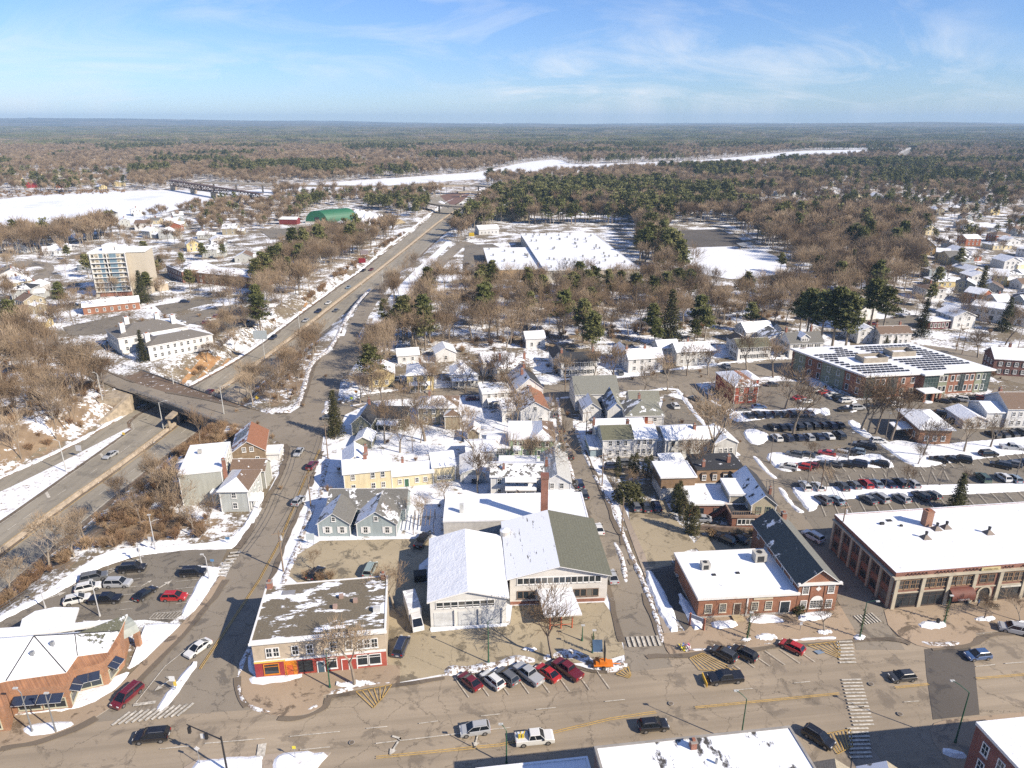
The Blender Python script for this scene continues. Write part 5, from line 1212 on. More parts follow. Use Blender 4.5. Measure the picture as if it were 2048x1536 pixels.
for x0, x1 in ((.1, 3.0), (19.7, 24.8), (Wd - 2.6, Wd - .15)):
 yy = -1.62 if x0 > 19 and x0 < 25 else -.1
 m = MB(); m.box(x0, yy - .06, .3, x1, yy - .002, 7.4, glass('curtain_glass', (0.05, 0.075, 0.07))); m.build('glazing', b.root)
 m = MB(); k = int((x1 - x0) / 1.0)
 for i in range(k + 1): x = x0 + (x1 - x0) * i / k; m.box(x - .06, yy - .14, .3, x + .06, yy - .06, 7.4, TR)
 for z in (.3, 1.8, 3.4, 5.0, 6.4, 7.35): m.box(x0, yy - .13, z - .06, x1, yy - .062, z + .06, TR)
 m.build('mullion', b.root)
for x in (4.2, 6.3, 13.4, 16.8, 27.0, 28.6, 31.2, 33.2, 36.4, 38.3, 40.6, 42.6):
 for z in (1.0, 4.6): b.win(x, -.082 if 25.6 < x < 29.5 or x > 39.5 else 0, z, 0, 1.0, 1.8, 'plain')
for x in (8.3, 9.6, 10.9, 34.2, 35.2): b.win(x, 0, 1.0, 0, .8, 5.6, 'grid', TR)
ang_l = math.atan2(Dd, sk(Dd))
for k in range(7):
 y = 2.5 + k * 3.9
 for z in (1.0, 4.6): b.win(sk(y) - .02, y, z, ang_l - math.pi, 1.1, 1.8, 'plain')
m = MB()
for (y0, y1) in ((8, 17), (24, 29)): m.prism([(sk(y0) - .1, y0), (sk(y0), y0), (sk(y1), y1), (sk(y1) - .1, y1)], .1, 7.5, GP)
m.build('wall_panel', b.root)
m = MB(); m.box(17.0, -6.2, 3.0, 23.4, -1.7, 3.35, M_TRIM, M_ROOFSNOW); m.build('entrance_canopy', b.root)
for x in (17.5, 20.5, 22.9): m = MB(); m.box(x - .35, -6.0, 0, x + .35, -5.3, 3.0, bo); m.build('canopy_pier', b.root)
b.box('entrance_glazing', 18.4, -5.0, .1, 22.2, -1.7, 2.9, glass('curtain_glass'))
for x, y in ((6, 11), (20, 16)):
 m = MB();
 for q in ((x, y, x + 9, y + .2), (x, y + 5, x + 9, y + 5.2), (x, y + .2, x + .2, y + 5), (x + 8.8, y + .2, x + 9, y + 5)): m.box(q[0], q[1], 8.15, q[2], q[3], 9.9, plain((0.36, 0.31, 0.24)))
 m.build('plant_screen', b.root); b.box('air_handler', x + 2, y + 1.5, 8.15, x + 6.5, y + 3.6, 9.3, plain((0.5, 0.5, 0.48)), M_ROOFSNOW)
pm = MB(); M_PV = plain((0.02, 0.022, 0.03), .35, .05)
slope(pm, (-.7, -.4, 0.08), (.7, -.4, 0.08), (.7, .4, .3), (-.7, .4, .3), .05, M_PV, M_DARK); pme = pm.mesh('solar_panel'); npv = 0
for r in range(13):
 y = 1.8 + r * 2.15
 for c_ in range(26):
  x = 1.2 + c_ * 1.66 + sk(y)
  if (6.2 + sk(11) - 3 < x < 16.2 and 9.6 < y < 17.5) or (19.0 < x < 30.2 and 14.6 < y < 22.6): continue
  if 17.6 < x - sk(y) < 21.4 or x > Wd + sk(y) * .9 - 1.5 or (y < 5 and x > 30) or (y > 23 and x < 4): continue
  if npv >= 300: continue
  npv += 1; link('solar_panel', pme, b.root, (x, y, 8.16))
# ---- red house
b = Bld('red_house', 'brick-red two-storey house with rust hipped roof, snow on its left slope', 'house', (1467, 808), (1513, 805))
rw = sd((0.38, 0.075, 0.045)); v = b.vol(0, 0, b.W, 14, 5.8, 'hip', 1.9, rw, (rp(RUST, .55, .6), rp(RUST, .3), S, rp(RUST, .2))); b.wins(v, 'F', 2, (1.0, 3.8), 1.1, 1.4, m=.7); v = b.vol(b.W, 6, 3.4, 8, 5.6, 'hip', 1.2, rw, (S, S, S, S)); b.wins(v, 'F', 1, (1.0, 3.8), 1.1, 1.4, m=.5)
for z in (2.9, 5.5): b.box('band', -.03, -.06, z, b.W + .03, -.008, z + .12, M_TRIM)
# ---- brick hipped office & neighbours, right
b = Bld('brick_hip_office', 'single-storey orange-brick building with snowy hipped roof among car parks', 'building', (1835, 888), (1892, 884), ang=-4)
v = b.vol(0, 0, 8.6, 14, 4.6, 'hip', 1.8, brick((0.42, 0.18, 0.07)), (S, S, S, S), o=.7); b.wins(v, 'F', 3, (1.2,), .9, 1.3, 'plain'); b.wins(v, 'L', 3, (1.2,), .9, 1.3, 'plain')
m = MB(); slope(m, (-4.5, 4, 2.4), (0, 4, 2.9), (0, 9, 2.9), (-4.5, 9, 2.4), .3, M_ROOFSNOW, M_TRIM); m.build('porch_roof', b.root)
b = Bld('white_annex_house', 'white house with low gabled annexe at the right edge of the car parks', 'house', (1924, 858), (1962, 860), ang=0)
v = b.vol(0, 0, 7, 9, 2.7, 'y', 1.4, wh, (S, S)); b.wins(v, 'F', 2, (1,), .8, 1.1); v = b.vol(7.5, 1.5, 5.5, 9, 4.6, 'x', 1.6, wh, (S, S)); v2 = b.vol(13, 1, 10, 11, 6, 'x', 3.0, wh, (rp(BROWN, .15), S)); b.wins(v, 'F', 1, (3.2,), .8, .8); b.wins(v2, 'F', 4, (1, 3.7), .8, 1.2); b.chim(15, 9, 7, 9.5, .8)
# ---- left complex
gw = sd((0.42, 0.42, 0.36))
b = Bld('grey_flat_block', 'tall grey-green clapboard block with smooth snow roof above the highway cutting', 'building', (368, 1012), (450, 1003))
v = b.vol(0, 0, 9.3, 16, 8.3, 'flat', 0, gw, (S,), parapet=.12, o=.15); b.wins(v, 'R', 6, (1.4, 4.2, 6.4), .8, 1.2); b.chim(9.8, 1.8, 0, 10.2, .8); b.box('roof_vent', 2.6, 10.2, 8.5, 3.5, 11.0, 9.4, plain((0.4, .38, .34)))
b = Bld('brown_shingle_house', 'brown shingled gable house with rust roof, solar panels on its snowy left slope', 'house', (467, 935), (530, 924), ang=14)
v = b.vol(0, 0, 8.2, 13, 4.2, 'y', 2.8, plain((0.26, 0.19, 0.12), .9, .2), (rp(RUST, .55, .5), rp(RUST, 0))); b.wins(v, 'F', 3, (1.0,), .8, 1.4, skip=(1,)); b.wins(v, 'F', 2, (4.2,), .8, 1.1, m=2.2)
for i in range(3):
 for j in range(3):
  zt = 4.2 + .25 + 2.8 * (1.0 + j * 1.0) / 4.1
  m = MB(); slope(m, (.5 + j * 1.05, 10.5 - i * 1.9, zt - .3), (.5 + j * 1.05, 8.8 - i * 1.9, zt - .3), (1.45 + j * 1.05, 8.8 - i * 1.9, zt + .34), (1.45 + j * 1.05, 10.5 - i * 1.9, zt + .34), .06, plain((0.05, 0.07, 0.11), .3), M_METAL); m.build('solar_panel', b.root)
b = Bld('snowy_hut', 'tiny white hut buried in snow beside the brown shingled house', 'shed', (532, 921), (556, 918), ang=6); b.vol(0, 0, 3.6, 4.5, 2.0, 'flat', 0, wh, (S,))
b = Bld('grey_corner_house', 'small pale grey two-storey house with brown and snowy hipped roof at the street bend', 'house', (445, 1024), (500, 1023))
v = b.vol(0, 0, b.W, 10, 5.4, 'hip', 2.0, sd((0.48, 0.50, 0.47)), (S, S, S, rp(BROWN, .15)), o=.5); b.wins(v, 'F', 1, (1.0, 3.7), .9, 1.3, m=.4); b.wins(v, 'R', 3, (1.0, 3.7), .8, 1.3); b.vol(-3.0, 3, 3, 10, 3.4, 'flat', 0, gw, (S,)); b.vol(-1, 11, 8, 5, 5, 'x', 1.8, gw, (rp(BROWN, .2), S)); b.porch(6.5, 3.0, 1.8, 2.5, 2.5, 1)
# ---- olive houses north of the cream one
ol = sd(OLIVEW)
b = Bld('olive_gable_house', 'small olive gable house with black roof, snow on the left slope', 'house', (705, 871), (738, 871), ang=-4)
v = b.vol(0, 0, 5.6, 11, 3.8, 'y', 2.5, ol, (rp(DARK, .7, .4), rp(DARK, 0))); b.wins(v, 'F', 1, (1.6,), .8, 1.4); v = b.vol(5.6, 5, 9, 6, 3.4, 'shed', 1.4, ol, (rp(DARK, .08),)); b.wins(v, 'F', 3, (1.1,), .9, 1.2); b.chim(3.0, 9, 6, 8, .6); b.porch(6.5, 5, 6, 2, 2.2, 3)
b = Bld('snowed_shed', 'little shed smothered in snow below the olive gable house', 'shed', (711, 897), (742, 897)); b.vol(0, 0, 4.6, 6, 2.2, 'y', 1.3, ol, (S, S))
b = Bld('tan_hip_house', 'tan two-storey house with snow and brown hipped roof among bare trees', 'house', (838, 850), (917, 856), ang=2)
v = b.vol(0, 0, 11.5, 9, 5.4, 'hip', 2.2, sd(TAN), (S, rp(BROWN, .3), S, rp(BROWN, .3)), o=.5); b.wins(v, 'F', 4, (1.0, 3.7), .8, 1.3); b.wins(v, 'R', 3, (1.0, 3.7), .8, 1.3); v = b.vol(8, -3.5, 4.5, 4, 4.2, 'hip', 1.2, sd(TAN), (rp(BROWN, .2), S, S, S)); b.chim(3.0, 6, 6.4, 8.6, .7)
b = Bld('tan_shed', 'narrow tan shed standing between bare trees below the tan house', 'shed', (936, 886), (958, 886)); b.vol(0, 0, b.W, 5, 3.2, 'y', 1.2, sd(TAN), (S, S))

# ---- generic houses: (label, A, B, depth, height, roof, rise, colour, roof mats, window style, chimneys, extras)
def house(label, A, B, D, h, roof, rise, c, rm, style='sash', ch=(), nF=3, wing=None, porch=None, ang=None, far=True, cat='house', name=None, W=None, group=None, z=0.0, two=None):
 b = Bld(name or 'house', label, cat, A, B, W=W, ang=ang, far=far, group=group, z=z)
 wl_ = siding(c) if not isinstance(c, bpy.types.Material) else c
 v = b.vol(0, 0, b.W, D, h, roof, rise, wl_, rm, o=.35)
 zs = (1.0, 3.7) if h > 4.6 else (1.0,)
 if nF: b.wins(v, 'F', nF, zs, .85, 1.35, style)
 if nF: b.wins(v, 'L' if b.a[0] > 0 else 'R', max(1, int(D / 3)), zs, .85, 1.35, style)
 if h > 4.6 and roof == 'y' and rise > 2: b.win(b.W / 2, 0, h + .5, 0, .7, .9)
 for cx_, cy_ in ch: b.chim(cx_ * b.W, cy_ * D, h + rise * .4, h + rise + 1.3, .75)
 if wing:
  x, y, w, d, hh, rf, rs, rmw = wing; vw = b.vol(x, y, w, d, hh, rf, rs, wl_, rmw); b.wins(vw, 'F', max(1, int(w / 3)), (1.0,) + ((3.6,) if hh > 4.6 else ()), .8, 1.2); b.wins(vw, 'L' if b.a[0] > 0 else 'R', max(1, int(d / 3.5)), (1.0,), .8, 1.2)
 if porch: b.porch(porch * b.W, 0, b.W * (1 - 2 * porch), 1.9, 2.6, 4)
 return b
RG = rp(GREY, 0); RGp = rp(GREY, .45); RD_ = rp(DARK, 0); RDp = rp(DARK, .5); RB = rp(BROWN, .1); RBp = rp(BROWN, .55, .6); RO = rp(OLIVE, 0)
house('yellow two-storey house with porch near the street corner, snow on front hip', (815, 783), (868, 781), 11, 5.6, 'hip', 2.2, YEL, (S, RG, S, RG), ch=((.5, .6),), nF=2, porch=.1)
house('white house with gambrel snow roof and dark porch, left of the black-shuttered house', (902, 774), (957, 772), 10, 3.8, 'hip', 3.2, WHT, (S, S, S, RG), nF=3, porch=.05)
house('white hipped house with black shutters and three brick chimneys', (995, 769), (1066, 764), 9.5, 5.6, 'hip', 2.3, WHT, (rp(BROWN, .6, .8), S, S, RBp), 'shut', ((.15, .6), (.85, .6)), 5, wing=(-3.5, 9, 9, 10, 5, 'x', 2, (S, S)))
house('white black-shuttered house with dark roof and tall end chimneys', (1122, 754), (1193, 751), 8, 5.4, 'x', 2.3, WHT, (RD_, RDp), 'shut', ((.06, .5), (.94, .5)), 5, wing=(-1.5, 8, 6, 9, 4.6, 'y', 2, (RD_, RD_)))
house('white house with snow-covered front roof, second right of the black roof', (1256, 746), (1317, 737), 8, 5.2, 'x', 2.4, WHT, (S, S), 'sash', ((.55, .5), (.02, .5)), 4, wing=(-1, 8, 5.5, 9, 4.4, 'y', 2, (S, RG)), ang=9)
house('white house with red front door and snowy patched roof', (1352, 732), (1420, 728), 8.5, 5.4, 'x', 2.2, (0.62, 0.61, 0.57), (rp(GREY, .78, .7), S), 'sash', ((.42, .55),), 5, wing=(-4.5, 7, 8, 8, 4.8, 'x', 2, (S, S)), ang=8)
house('white house with bare olive roof and two white chimneys', (1474, 722), (1534, 716), 8, 5.3, 'x', 2.2, WHT, (RO, S), 'shut', (), 5, wing=(3, 8, 7, 9, 4.4, 'y', 1.8, (RD_, RDp)), ang=8)
bx_ = house('large white house with snowy front porch and gabled dormer', (1577, 716), (1637, 710), 9, 5.8, 'x', 2.9, WHT, (RG, RD_), 'shut', ((.12, .8), (.92, .9)), 4, wing=(-4, 9, 9, 10, 5, 'y', 2.4, (RGp, RG)), porch=0, ang=8)
bx_.vol(4.4, .6, 3.4, 4, 1.8, 'y', 1.2, wh, (S, S), z0=6.0); bx_.wins((4.4, .6, 3.4, 4, 1.8, 6.0), 'F', 3, (.4,), .6, .9, m=.4)
house('white barn with big snowy roof behind the olive-roofed house', (1490, 688), (1545, 684), 9, 5, 'x', 2.8, WHT, (rp(GREY, .85, .3), S), nF=3, wing=(12, 2, 5, 10, 5, 'y', 2, (RG, RG)))
house('white L-shaped house with brown roof behind young pines', (1757, 692), (1815, 688), 8, 5, 'x', 2.0, WHT, (RB, S), 'sash', ((.02, .5), (.85, .7)), 5, wing=(-7, 4, 9, 12, 5, 'y', 1.8, (S, S)), ang=6)
house('dark-roofed white house with snowy porch behind the pines', (1718, 642), (1752, 638), 9, 5, 'y', 2.2, WHT, (RD_, RDp), nF=2)
b2 = house('white two-storey house with burgundy side wing, beyond the open lot', (1903, 658), (1947, 656), 11, 5.4, 'y', 2.2, WHT, (S, S), nF=2)
b2.vol(-11, 1, 11, 6, 3.6, 'flat', 0, sd((0.16, 0.03, 0.04)), (S,)); b2.wins((-11, 1, 11, 6, 3.6, 0), 'F', 5, (.8,), 1.0, 1.8, 'plain')
bi = Bld('long_white_workshop', 'long white two-storey workshop with snow roof, angled towards the right edge', 'building', (1935, 637), (2055, 655), far=True)
v = bi.vol(0, 0, bi.W, 14, 6.2, 'flat', 0, wh, (S,)); bi.wins(v, 'F', 9, (3.8,), 1.4, 1.3); bi.wins(v, 'F', 4, (.8,), 1.6, 2.0, 'plain'); bi.vol(-12, 2, 12, 9, 3.6, 'flat', 0, wh, (S,))
house('dark red brick house with black shutters and tall chimney at the right edge', (1982, 750), (2070, 775), 9, 6.2, 'x', 2.8, brick((0.20, 0.06, 0.045)), (S, S), 'shut', ((.45, .7),), 5, far=False, ang=-12)
house('small snow-roofed cottage hidden in trees behind the wide white house', (1052, 697), (1090, 695), 8, 4, 'x', 1.8, WHT, (S, S), nF=2)
house('white cottage with snowy roof at the wood edge', (872, 725), (912, 722), 8, 3.4, 'y', 2, WHT, (S, S), nF=1, wing=(-14, 2, 8, 7, 3, 'x', 1.6, (S, S)))
house('pale house with brick chimney half hidden behind bare trees by the junction', (738, 775), (790, 772), 9, 4.6, 'y', 2.4, YEL, (S, S), ch=((.5, .5),), nF=2)

# ---- institutional white building left of the highway
b = Bld('white_institution', 'white two-wing institutional building with grey hipped roofs and square white chimneys', 'building', (301, 722), (400, 692), W=22, ang=42, far=True)
GR2 = rp((0.17, 0.155, 0.135), .12, .3); v = b.vol(0, 0, 24, 12, 5.6, 'hip', 2.2, wh, (GR2, S, GR2, S)); b.wins(v, 'F', 9, (1.0, 3.6), .9, 1.4); b.wins(v, 'L', 3, (1.0, 3.6), .9, 1.4)
v = b.vol(-6, 16, 26, 17, 6.4, 'hip', 3.0, wh, (GR2, GR2, GR2, S)); b.wins(v, 'F', 7, (1.2, 4.0), .9, 1.4); b.wins(v, 'L', 6, (1.2, 4.0), .9, 1.4); b.vol(6, 10, 10, 8, 5.8, 'flat', 0, wh, (S,))
for x, y in ((-3, 20), (1, 29), (12, 27), (16, 20), (1.5, 5)): b.chim(x, y, 6, 11.2 if y > 10 else 9.5, 1.7, M_WHITE)
house('flat snow-roofed brick row beside the tower block car park', (168, 630), (281, 618), 10, 3.6, 'x', 1.8, brick(BRK3), (rp(BROWN, .78, .5), S), nF=7, ch=(), name='brick_row', cat='building')
# ---- tower block
b = Bld('apartment_tower', 'nine-storey beige apartment tower with blue panel columns and white balconies', 'building', (193, 594), (271, 587), far=True, ang=12)
bt_ = plain((0.45, 0.41, 0.34), .8, .06); Wt = 17.5; v = b.vol(0, 0, Wt, 17, 22.4, 'flat', 0, bt_, (S,), parapet=.5)
v2 = b.vol(Wt, 2.2, 8.6, 15, 22.2, 'flat', 0, plain((0.50, 0.44, 0.34), .8, .04), (S,), parapet=.4)
b.box('front_base', 2.2, -.3, .1, Wt - .2, -.01, 2.4, brick(BRK)); BLU = plain((0.16, 0.24, 0.29), .6)
CRW = plain((0.62, 0.60, 0.54), .7)
b.box('front_panel', .9, -.12, 2.5, Wt - .3, -.012, 22.2, CRW)
for fl in range(8):
 z = 2.55 + fl * 2.46
 b.box('floor_slab', .8, -1.0, z - .1, Wt - .2, -.122, z + .12, M_TRIM)
 for x0, x1 in ((5.0, 6.7), (9.6, 12.9)): b.box('blue_panel', x0, -.2, z + .12, x1, -.121, z + 2.3, BLU)
 for x in (1.9, 3.9, 7.8, 9.0, 13.8, 15.9): b.win(x, -.122, z + .6, 0, .9, 1.25, 'plain', plain((0.5, .45, .35)))
 for x0, x1 in ((2.6, 4.8), (13.0, 15.2)): b.box('tan_panel', x0 + .3, -.17, z + .9, x1 - .4, -.13, z + 2.1, plain((0.50, 0.42, 0.29)))
 for y in (3, 7, 11, 15): b.win(0, y, z + .6, -math.pi / 2, 1.1, 1.3, 'plain')
for x in (.8, 8.6, Wt - .2): b.box('fin', x - .08, -1.0, 2.5, x + .08, -.13, 22.3, M_TRIM)
m = MB(); m.box(5.5, 5, 22.5, 11, 12, 25.6, M_WHITE, M_ROOFSNOW); m.box(11.5, 5, 22.5, 15.5, 10, 25.0, M_WHITE, M_ROOFSNOW); m.build('lift_house', b.root)
house('small pale block with snow roof at the foot of the tower', (318, 583), (338, 580), 7, 4, 'flat', 0, plain(BEIGE), (S,), nF=0, name='annex', cat='building')
b = Bld('brick_school', 'long two-storey brick building right of the tower, grey roof streaked with snow', 'building', (336, 552), W=26, ang=-48, far=True)
v = b.vol(0, 0, 26, 20, 6.4, 'hip', 2.0, brick(BRK2), (rp((.16, .16, .16), .5, .3), S, rp((.2, .2, .2), .4, .3), S)); b.wins(v, 'F', 8, (1, 4), 1, 1.5);
b = Bld('brick_school_wing', 'brick wing with patchy snow roof and bright end wall, seen behind a tree row', 'building', (395, 566), (513, 578), far=True); v = b.vol(0, 0, b.W, 16, 6.0, 'x', 1.6, brick(BRK3), (rp(BROWN, .72, .35), S)); b.wins(v, 'F', 9, (1, 3.8), 1, 1.4)
# ---- industrial north
b = Bld('industrial_plant', 'huge flat snow-roofed plant dotted with small roof vents', 'building', (1090, 566), (1270, 556), far=True, ang=5)
pw = plain((0.5, 0.47, 0.40)); Wp = 54; b.vol(0, 0, Wp, 138, 7, 'flat', 0, pw, (S,), parapet=.2); b.box('door', 10, -.2, .1, 14, -.01, 4, plain((0.2, .1, .06))); b.box('door', 20, -.2, .1, 24, -.01, 4, plain((0.2, .1, .06))); b.vol(-30, 12, 29.9, 74, 5.6, 'flat', 0, plain((0.5, .33, .16)), (S,), parapet=.2)
vm = MB(); vm.tube((0, 0, 0), (0, 0, 1.0), .45, .45, 6, M_METAL); vm.tube((0, 0, 1.0), (0, 0, 1.5), .7, .5, 6, plain((0.3, .3, .28))); vme = vm.mesh('roof_vent')
for i in range(46): x = rnd.uniform(3, Wp - 3); y = rnd.uniform(6, 132); link('roof_vent', vme, b.root, (x, y, 7.0))
for i in range(12): link('roof_vent', vme, b.root, (rnd.uniform(-27, -3), rnd.uniform(16, 82), 5.6))
b = Bld('tan_tall_works', 'tall tan works building with dark window bands and snowy gabled roof', 'building', (992, 440), (1062, 436), ang=-3, far=True)
v = b.vol(0, 0, 30, 22, 12, 'y', 3.2, plain((0.5, .45, .33)), (S, S))
for z in (3, 6, 9): b.box('window_band', 1.5, -.1, z, 10, -.01, z + 1.6, M_DARK)
house('low white house with snow roof beside the tan works', (958, 470), (998, 468), 12, 4.2, 'x', 2.4, (0.6, .6, .58), (S, S), nF=5)
b = Bld('green_quonset', 'dark green half-round steel hangar with a black door', 'hangar', (612, 446), W=18, ang=-8)
GQ = plain((0.018, 0.115, 0.055), .5, .05, nscale=.2); m = MB(); n_ = 20; LQ = 31
arc = [(10 - 10.4 * math.cos(math.pi * k / n_), 11 * math.sin(math.pi * k / n_)) for k in range(n_ + 1)]
dxq = LQ * math.cos(R_(52)); dyq = LQ * math.sin(R_(52))
for k in range(n_): m.face([(arc[k][0], 0, arc[k][1]), (arc[k + 1][0], 0, arc[k + 1][1]), (arc[k + 1][0] + dxq, dyq, arc[k + 1][1]), (arc[k][0] + dxq, dyq, arc[k][1])][::-1], GQ)
m.build('shell', b.root); m = MB(); m.face([(x, .05, z) for x, z in arc][::-1], GQ); m.face([(x + dxq, dyq - .05, z) for x, z in arc], GQ); m.build('end_wall', b.root)
b.box('door', 8.4, -.1, 0, 12.6, 0, 5.2, M_DARK); b.box('base_wall', -.6, -.3, 0, 8, -.06, 1.4, plain((0.5, .48, .42)))
house('dark red barn shed with snow roof left of the green hangar', (558, 449), (592, 450), 9, 4.5, 'x', 1.5, (0.2, .03, .03), (S, S), nF=0, ang=-4, cat='shed', name='red_shed')
house('white yard warehouse with snow roof right of the green hangar', (668, 462), (712, 466), 20, 6, 'flat', 0, WHT, (S,), nF=4, cat='building', name='warehouse', ang=-10)
for i, (x, y) in enumerate(((700, 432), (716, 434), (734, 440), (752, 444), (726, 452))):
 m = MB(); n_ = 10; c0 = G(x, y)
 for q in range(3):
  m.tube((q * 5, q * 3, 0), (q * 5, q * 3, 7 - q), 6.5 - q, .6, n_, M_SNOW)
 tag(m.build('snow_pile', None, (c0[0], c0[1], 0)), 'cone-shaped snow pile in the works yard beside the green hangar', 'snow pile', 'snow piles in the works yard')
sheet('yard', [(745, 440), (800, 438), (812, 446), (780, 452), (735, 455)], plain((0.55, .42, .22)))
sheet('yard', [(520, 462), (640, 450), (700, 470), (640, 478), (540, 476)], M_LOT2)

# ---- houses of the town's outskirts (seen small)
wcol = [(WHT, 'white'), (WHT, 'white'), (WHT, 'white'), (LGREY, 'grey'), (CREAM, 'cream'), (YEL, 'yellow'), ((0.30, .34, .36), 'slate-blue'), (TAN, 'tan'), (BRK, 'brick-red')]
rms = [((S, S), 'fully snowed roof'), ((rp(GREY, .6, .4), S), 'patchy snow roof'), ((RG, S), 'bare grey front roof'), ((RDp, RD_), 'half-thawed dark roof'), ((S, RB), 'snow-white front slope'), ((RB, RBp), 'brown roof')]
sh = {'x': 'broad', 'y': 'gable-fronted', 'hip': 'hip-roofed'}
seen = {}
far_spots = []
def place(px, py, where, w=None):
 r = rnd; w = w or r.uniform(7.5, 12); d = r.uniform(8, 12)
 for _ in range(60):
  c, cn = r.choice(wcol); rm, rn = r.choice(rms); roof = r.choice(['x', 'x', 'y', 'y', 'hip']); two = r.random() < .6
  if (cn, roof, two, rn, where) not in seen: break
 seen[(cn, roof, two, rn, where)] = 1
 if roof == 'hip': rm = (rm[0], rm[1], rm[0], rm[1])
 lab = f"{cn} {sh[roof]} {'two-storey' if two else 'low'} house, {rn}, {where}"
 grp = None
 b = house(lab, (px, py), None, d, 5.2 if two else 3.2, roof, r.uniform(1.8, 2.8), c, rm, nF=3 if py > 470 else 2, W=w, ang=r.choice([6, 6, 95, -60, -30]) + r.uniform(-4, 4), ch=((.5, .5),) if r.random() < .4 else (), wing=(w, 1.5, 5, 6, 2.8, 'x', 1.3, (S, S)) if r.random() < .45 else None)
 far_spots.append((b.a[0], b.a[1]))
 return b
Rr = 'in the right-hand neighbourhood'
for q in ((1700, 395), (1745, 402), (1790, 398), (1835, 412), (1880, 405), (1760, 425), (1815, 436), (1870, 430), (1925, 422), (1980, 430), (2030, 445), (1700, 445), (1745, 460), (1775, 478), (1905, 455), (1958, 462), (2010, 470),
  (1838, 505), (1880, 498), (1930, 492), (1985, 500), (2030, 512), (1962, 522), (1998, 535), (2040, 540), (1895, 530), (1928, 548), (1965, 552), (1890, 556), (1940, 572), (1975, 568), (2010, 562), (2042, 580), (1908, 586), (1870, 575), (1860, 540), (1985, 598), (2020, 610), (2048, 628), (1925, 604), (1955, 585), (2030, 600), (1650, 418), (1690, 470), (1800, 462), (1850, 470), (1895, 425), (1945, 445), (2000, 405), (2040, 420), (1950, 405), (1990, 485), (2040, 490), (1910, 520), (1945, 535), (1660, 440), (1720, 412), (1990, 625), (1960, 612), (1850, 600), (2044, 560), (1870, 520), (1825, 488)):
 place(q[0], q[1], Rr + (', lower rows' if q[1] > 540 else ', middle rows' if q[1] > 470 else ', far rows'))
for q in ((1500, 385), (1540, 392), (1585, 398), (1440, 388), (1640, 388), (1660, 372), (1620, 412), (1560, 372), (1730, 350), (1800, 345), (1850, 360), (1900, 372), (1960, 384), (2010, 392), (1770, 368), (1830, 322), (1840, 378)): place(q[0], q[1], 'among the pines beyond the playing field', rnd.uniform(9, 18))
Lh = 'in the riverside streets left of the tower'
for q in ((5, 555), (25, 600), (12, 640), (42, 588), (30, 505), (88, 508), (130, 505), (155, 540), (35, 620), (8, 575), (20, 660)): place(q[0], q[1], Lh)
for q in ((205, 440), (240, 452), (270, 460), (300, 448), (330, 455), (362, 462), (345, 440), (285, 475), (318, 478), (395, 478), (420, 492), (450, 500), (372, 500), (405, 515), (470, 525), (262, 430), (445, 470)): place(q[0], q[1], 'between the tower and the river')
for q in ((30, 362), (60, 372), (100, 366), (130, 376), (160, 370), (190, 378), (225, 373), (110, 352), (150, 356), (180, 362), (80, 352)): place(q[0], q[1], 'on the far river bank', rnd.uniform(10, 16))
for q in ((270, 300), (290, 312), (600, 322), (640, 326), (780, 310), (700, 335), (745, 342), (690, 318), (820, 335), (650, 345)): place(q[0], q[1], 'in the woods beyond the river', rnd.uniform(12, 22))
tag(house('small dark red barn on the far left river bank', (52, 376), None, 10, 6, 'y', 3, (0.33, .03, .03), (RD_, RD_), nF=0, W=13, ang=10, cat='barn', name='barn').root)
for q, w_ in (((1075, 272), 60), ((1110, 274), 50), ((1580, 251.5), 60), ((1850, 275), 70), ((1740, 272), 60)):
 house('long low pale building under snow far out on the wooded plain', q, None, 30, 7, 'flat', 0, WHT, (S,), nF=0, W=w_, ang=5, cat='building', name='distant_building', group='distant pale buildings on the plain')
# orange-yellow gable and the playing-field shelter
house('orange-yellow gable house at the wood edge in the right neighbourhood', (1842, 510), (1863, 509), 10, 6, 'y', 3.2, (0.66, .42, .17), (RD_, RB), nF=2, ang=-20)
b = Bld('picnic_shelter', 'open picnic shelter with dark roof on the snowy playing field', 'shelter', (1480, 500), W=14, ang=30)
m = MB(); slope(m, (0, 0, 2.6), (14, 0, 2.6), (14, 4, 4), (0, 4, 4), .2, M_METAL, M_DARK); slope(m, (14, 8, 2.6), (0, 8, 2.6), (0, 4, 4), (14, 4, 4), .2, M_METAL, M_DARK); m.build('roof', b.root)
for x in (.5, 7, 13.5):
 for y in (.5, 7.5): m = MB(); m.box(x - .12, y - .12, 0, x + .12, y + .12, 2.8, M_WOOD); m.build('post', b.root)
# ---- foreground roofs along the bottom edge
b = Bld('foreground_shop_row', 'flat snow-roofed shop row with dark thawed patches at the bottom edge', 'building', (1192, 1600), W=30.6, ang=7.0)
A0 = G(1190, 1492, 15); b.root.location = (A0[0], A0[1] - 12, 0); b.root.rotation_euler[2] = R_(7.2); b.ang = R_(7.2); b.a = (A0[0] + 12 * math.sin(R_(7.2)) * 0, A0[1] - 12)
b.root.location = (A0[0] + 12 * math.sin(R_(7.2)), A0[1] - 12 * math.cos(R_(7.2)), 0)
b.vol(0, 0, 24.6, 12, 14.6, 'flat', 0, brick((0.12, .06, .05)), (snowy((0.06, 0.055, 0.05), .70, scale=.13, streak=(1.4, .8, 1), shingle=False),), o=.1, parapet=.3, trim=plain((0.3, .28, .25)))
b.chim(11.6, 10.5, 14.7, 15.8, .7); m = MB(); m.tube((13.5, 8, 14.8), (13.5, 8, 15.5), .16, .16, 8, M_METAL); m.build('roof_vent', b.root); m = MB(); m.tube((10.3, 7, 14.8), (10.3, 7, 15.4), .25, .3, 8, M_METAL); m.build('roof_vent', b.root)
b = Bld('foreground_annex', 'low snow-covered annexe roof left of the long shop row, bottom edge', 'building', (950, 1600), W=16, ang=7.2)
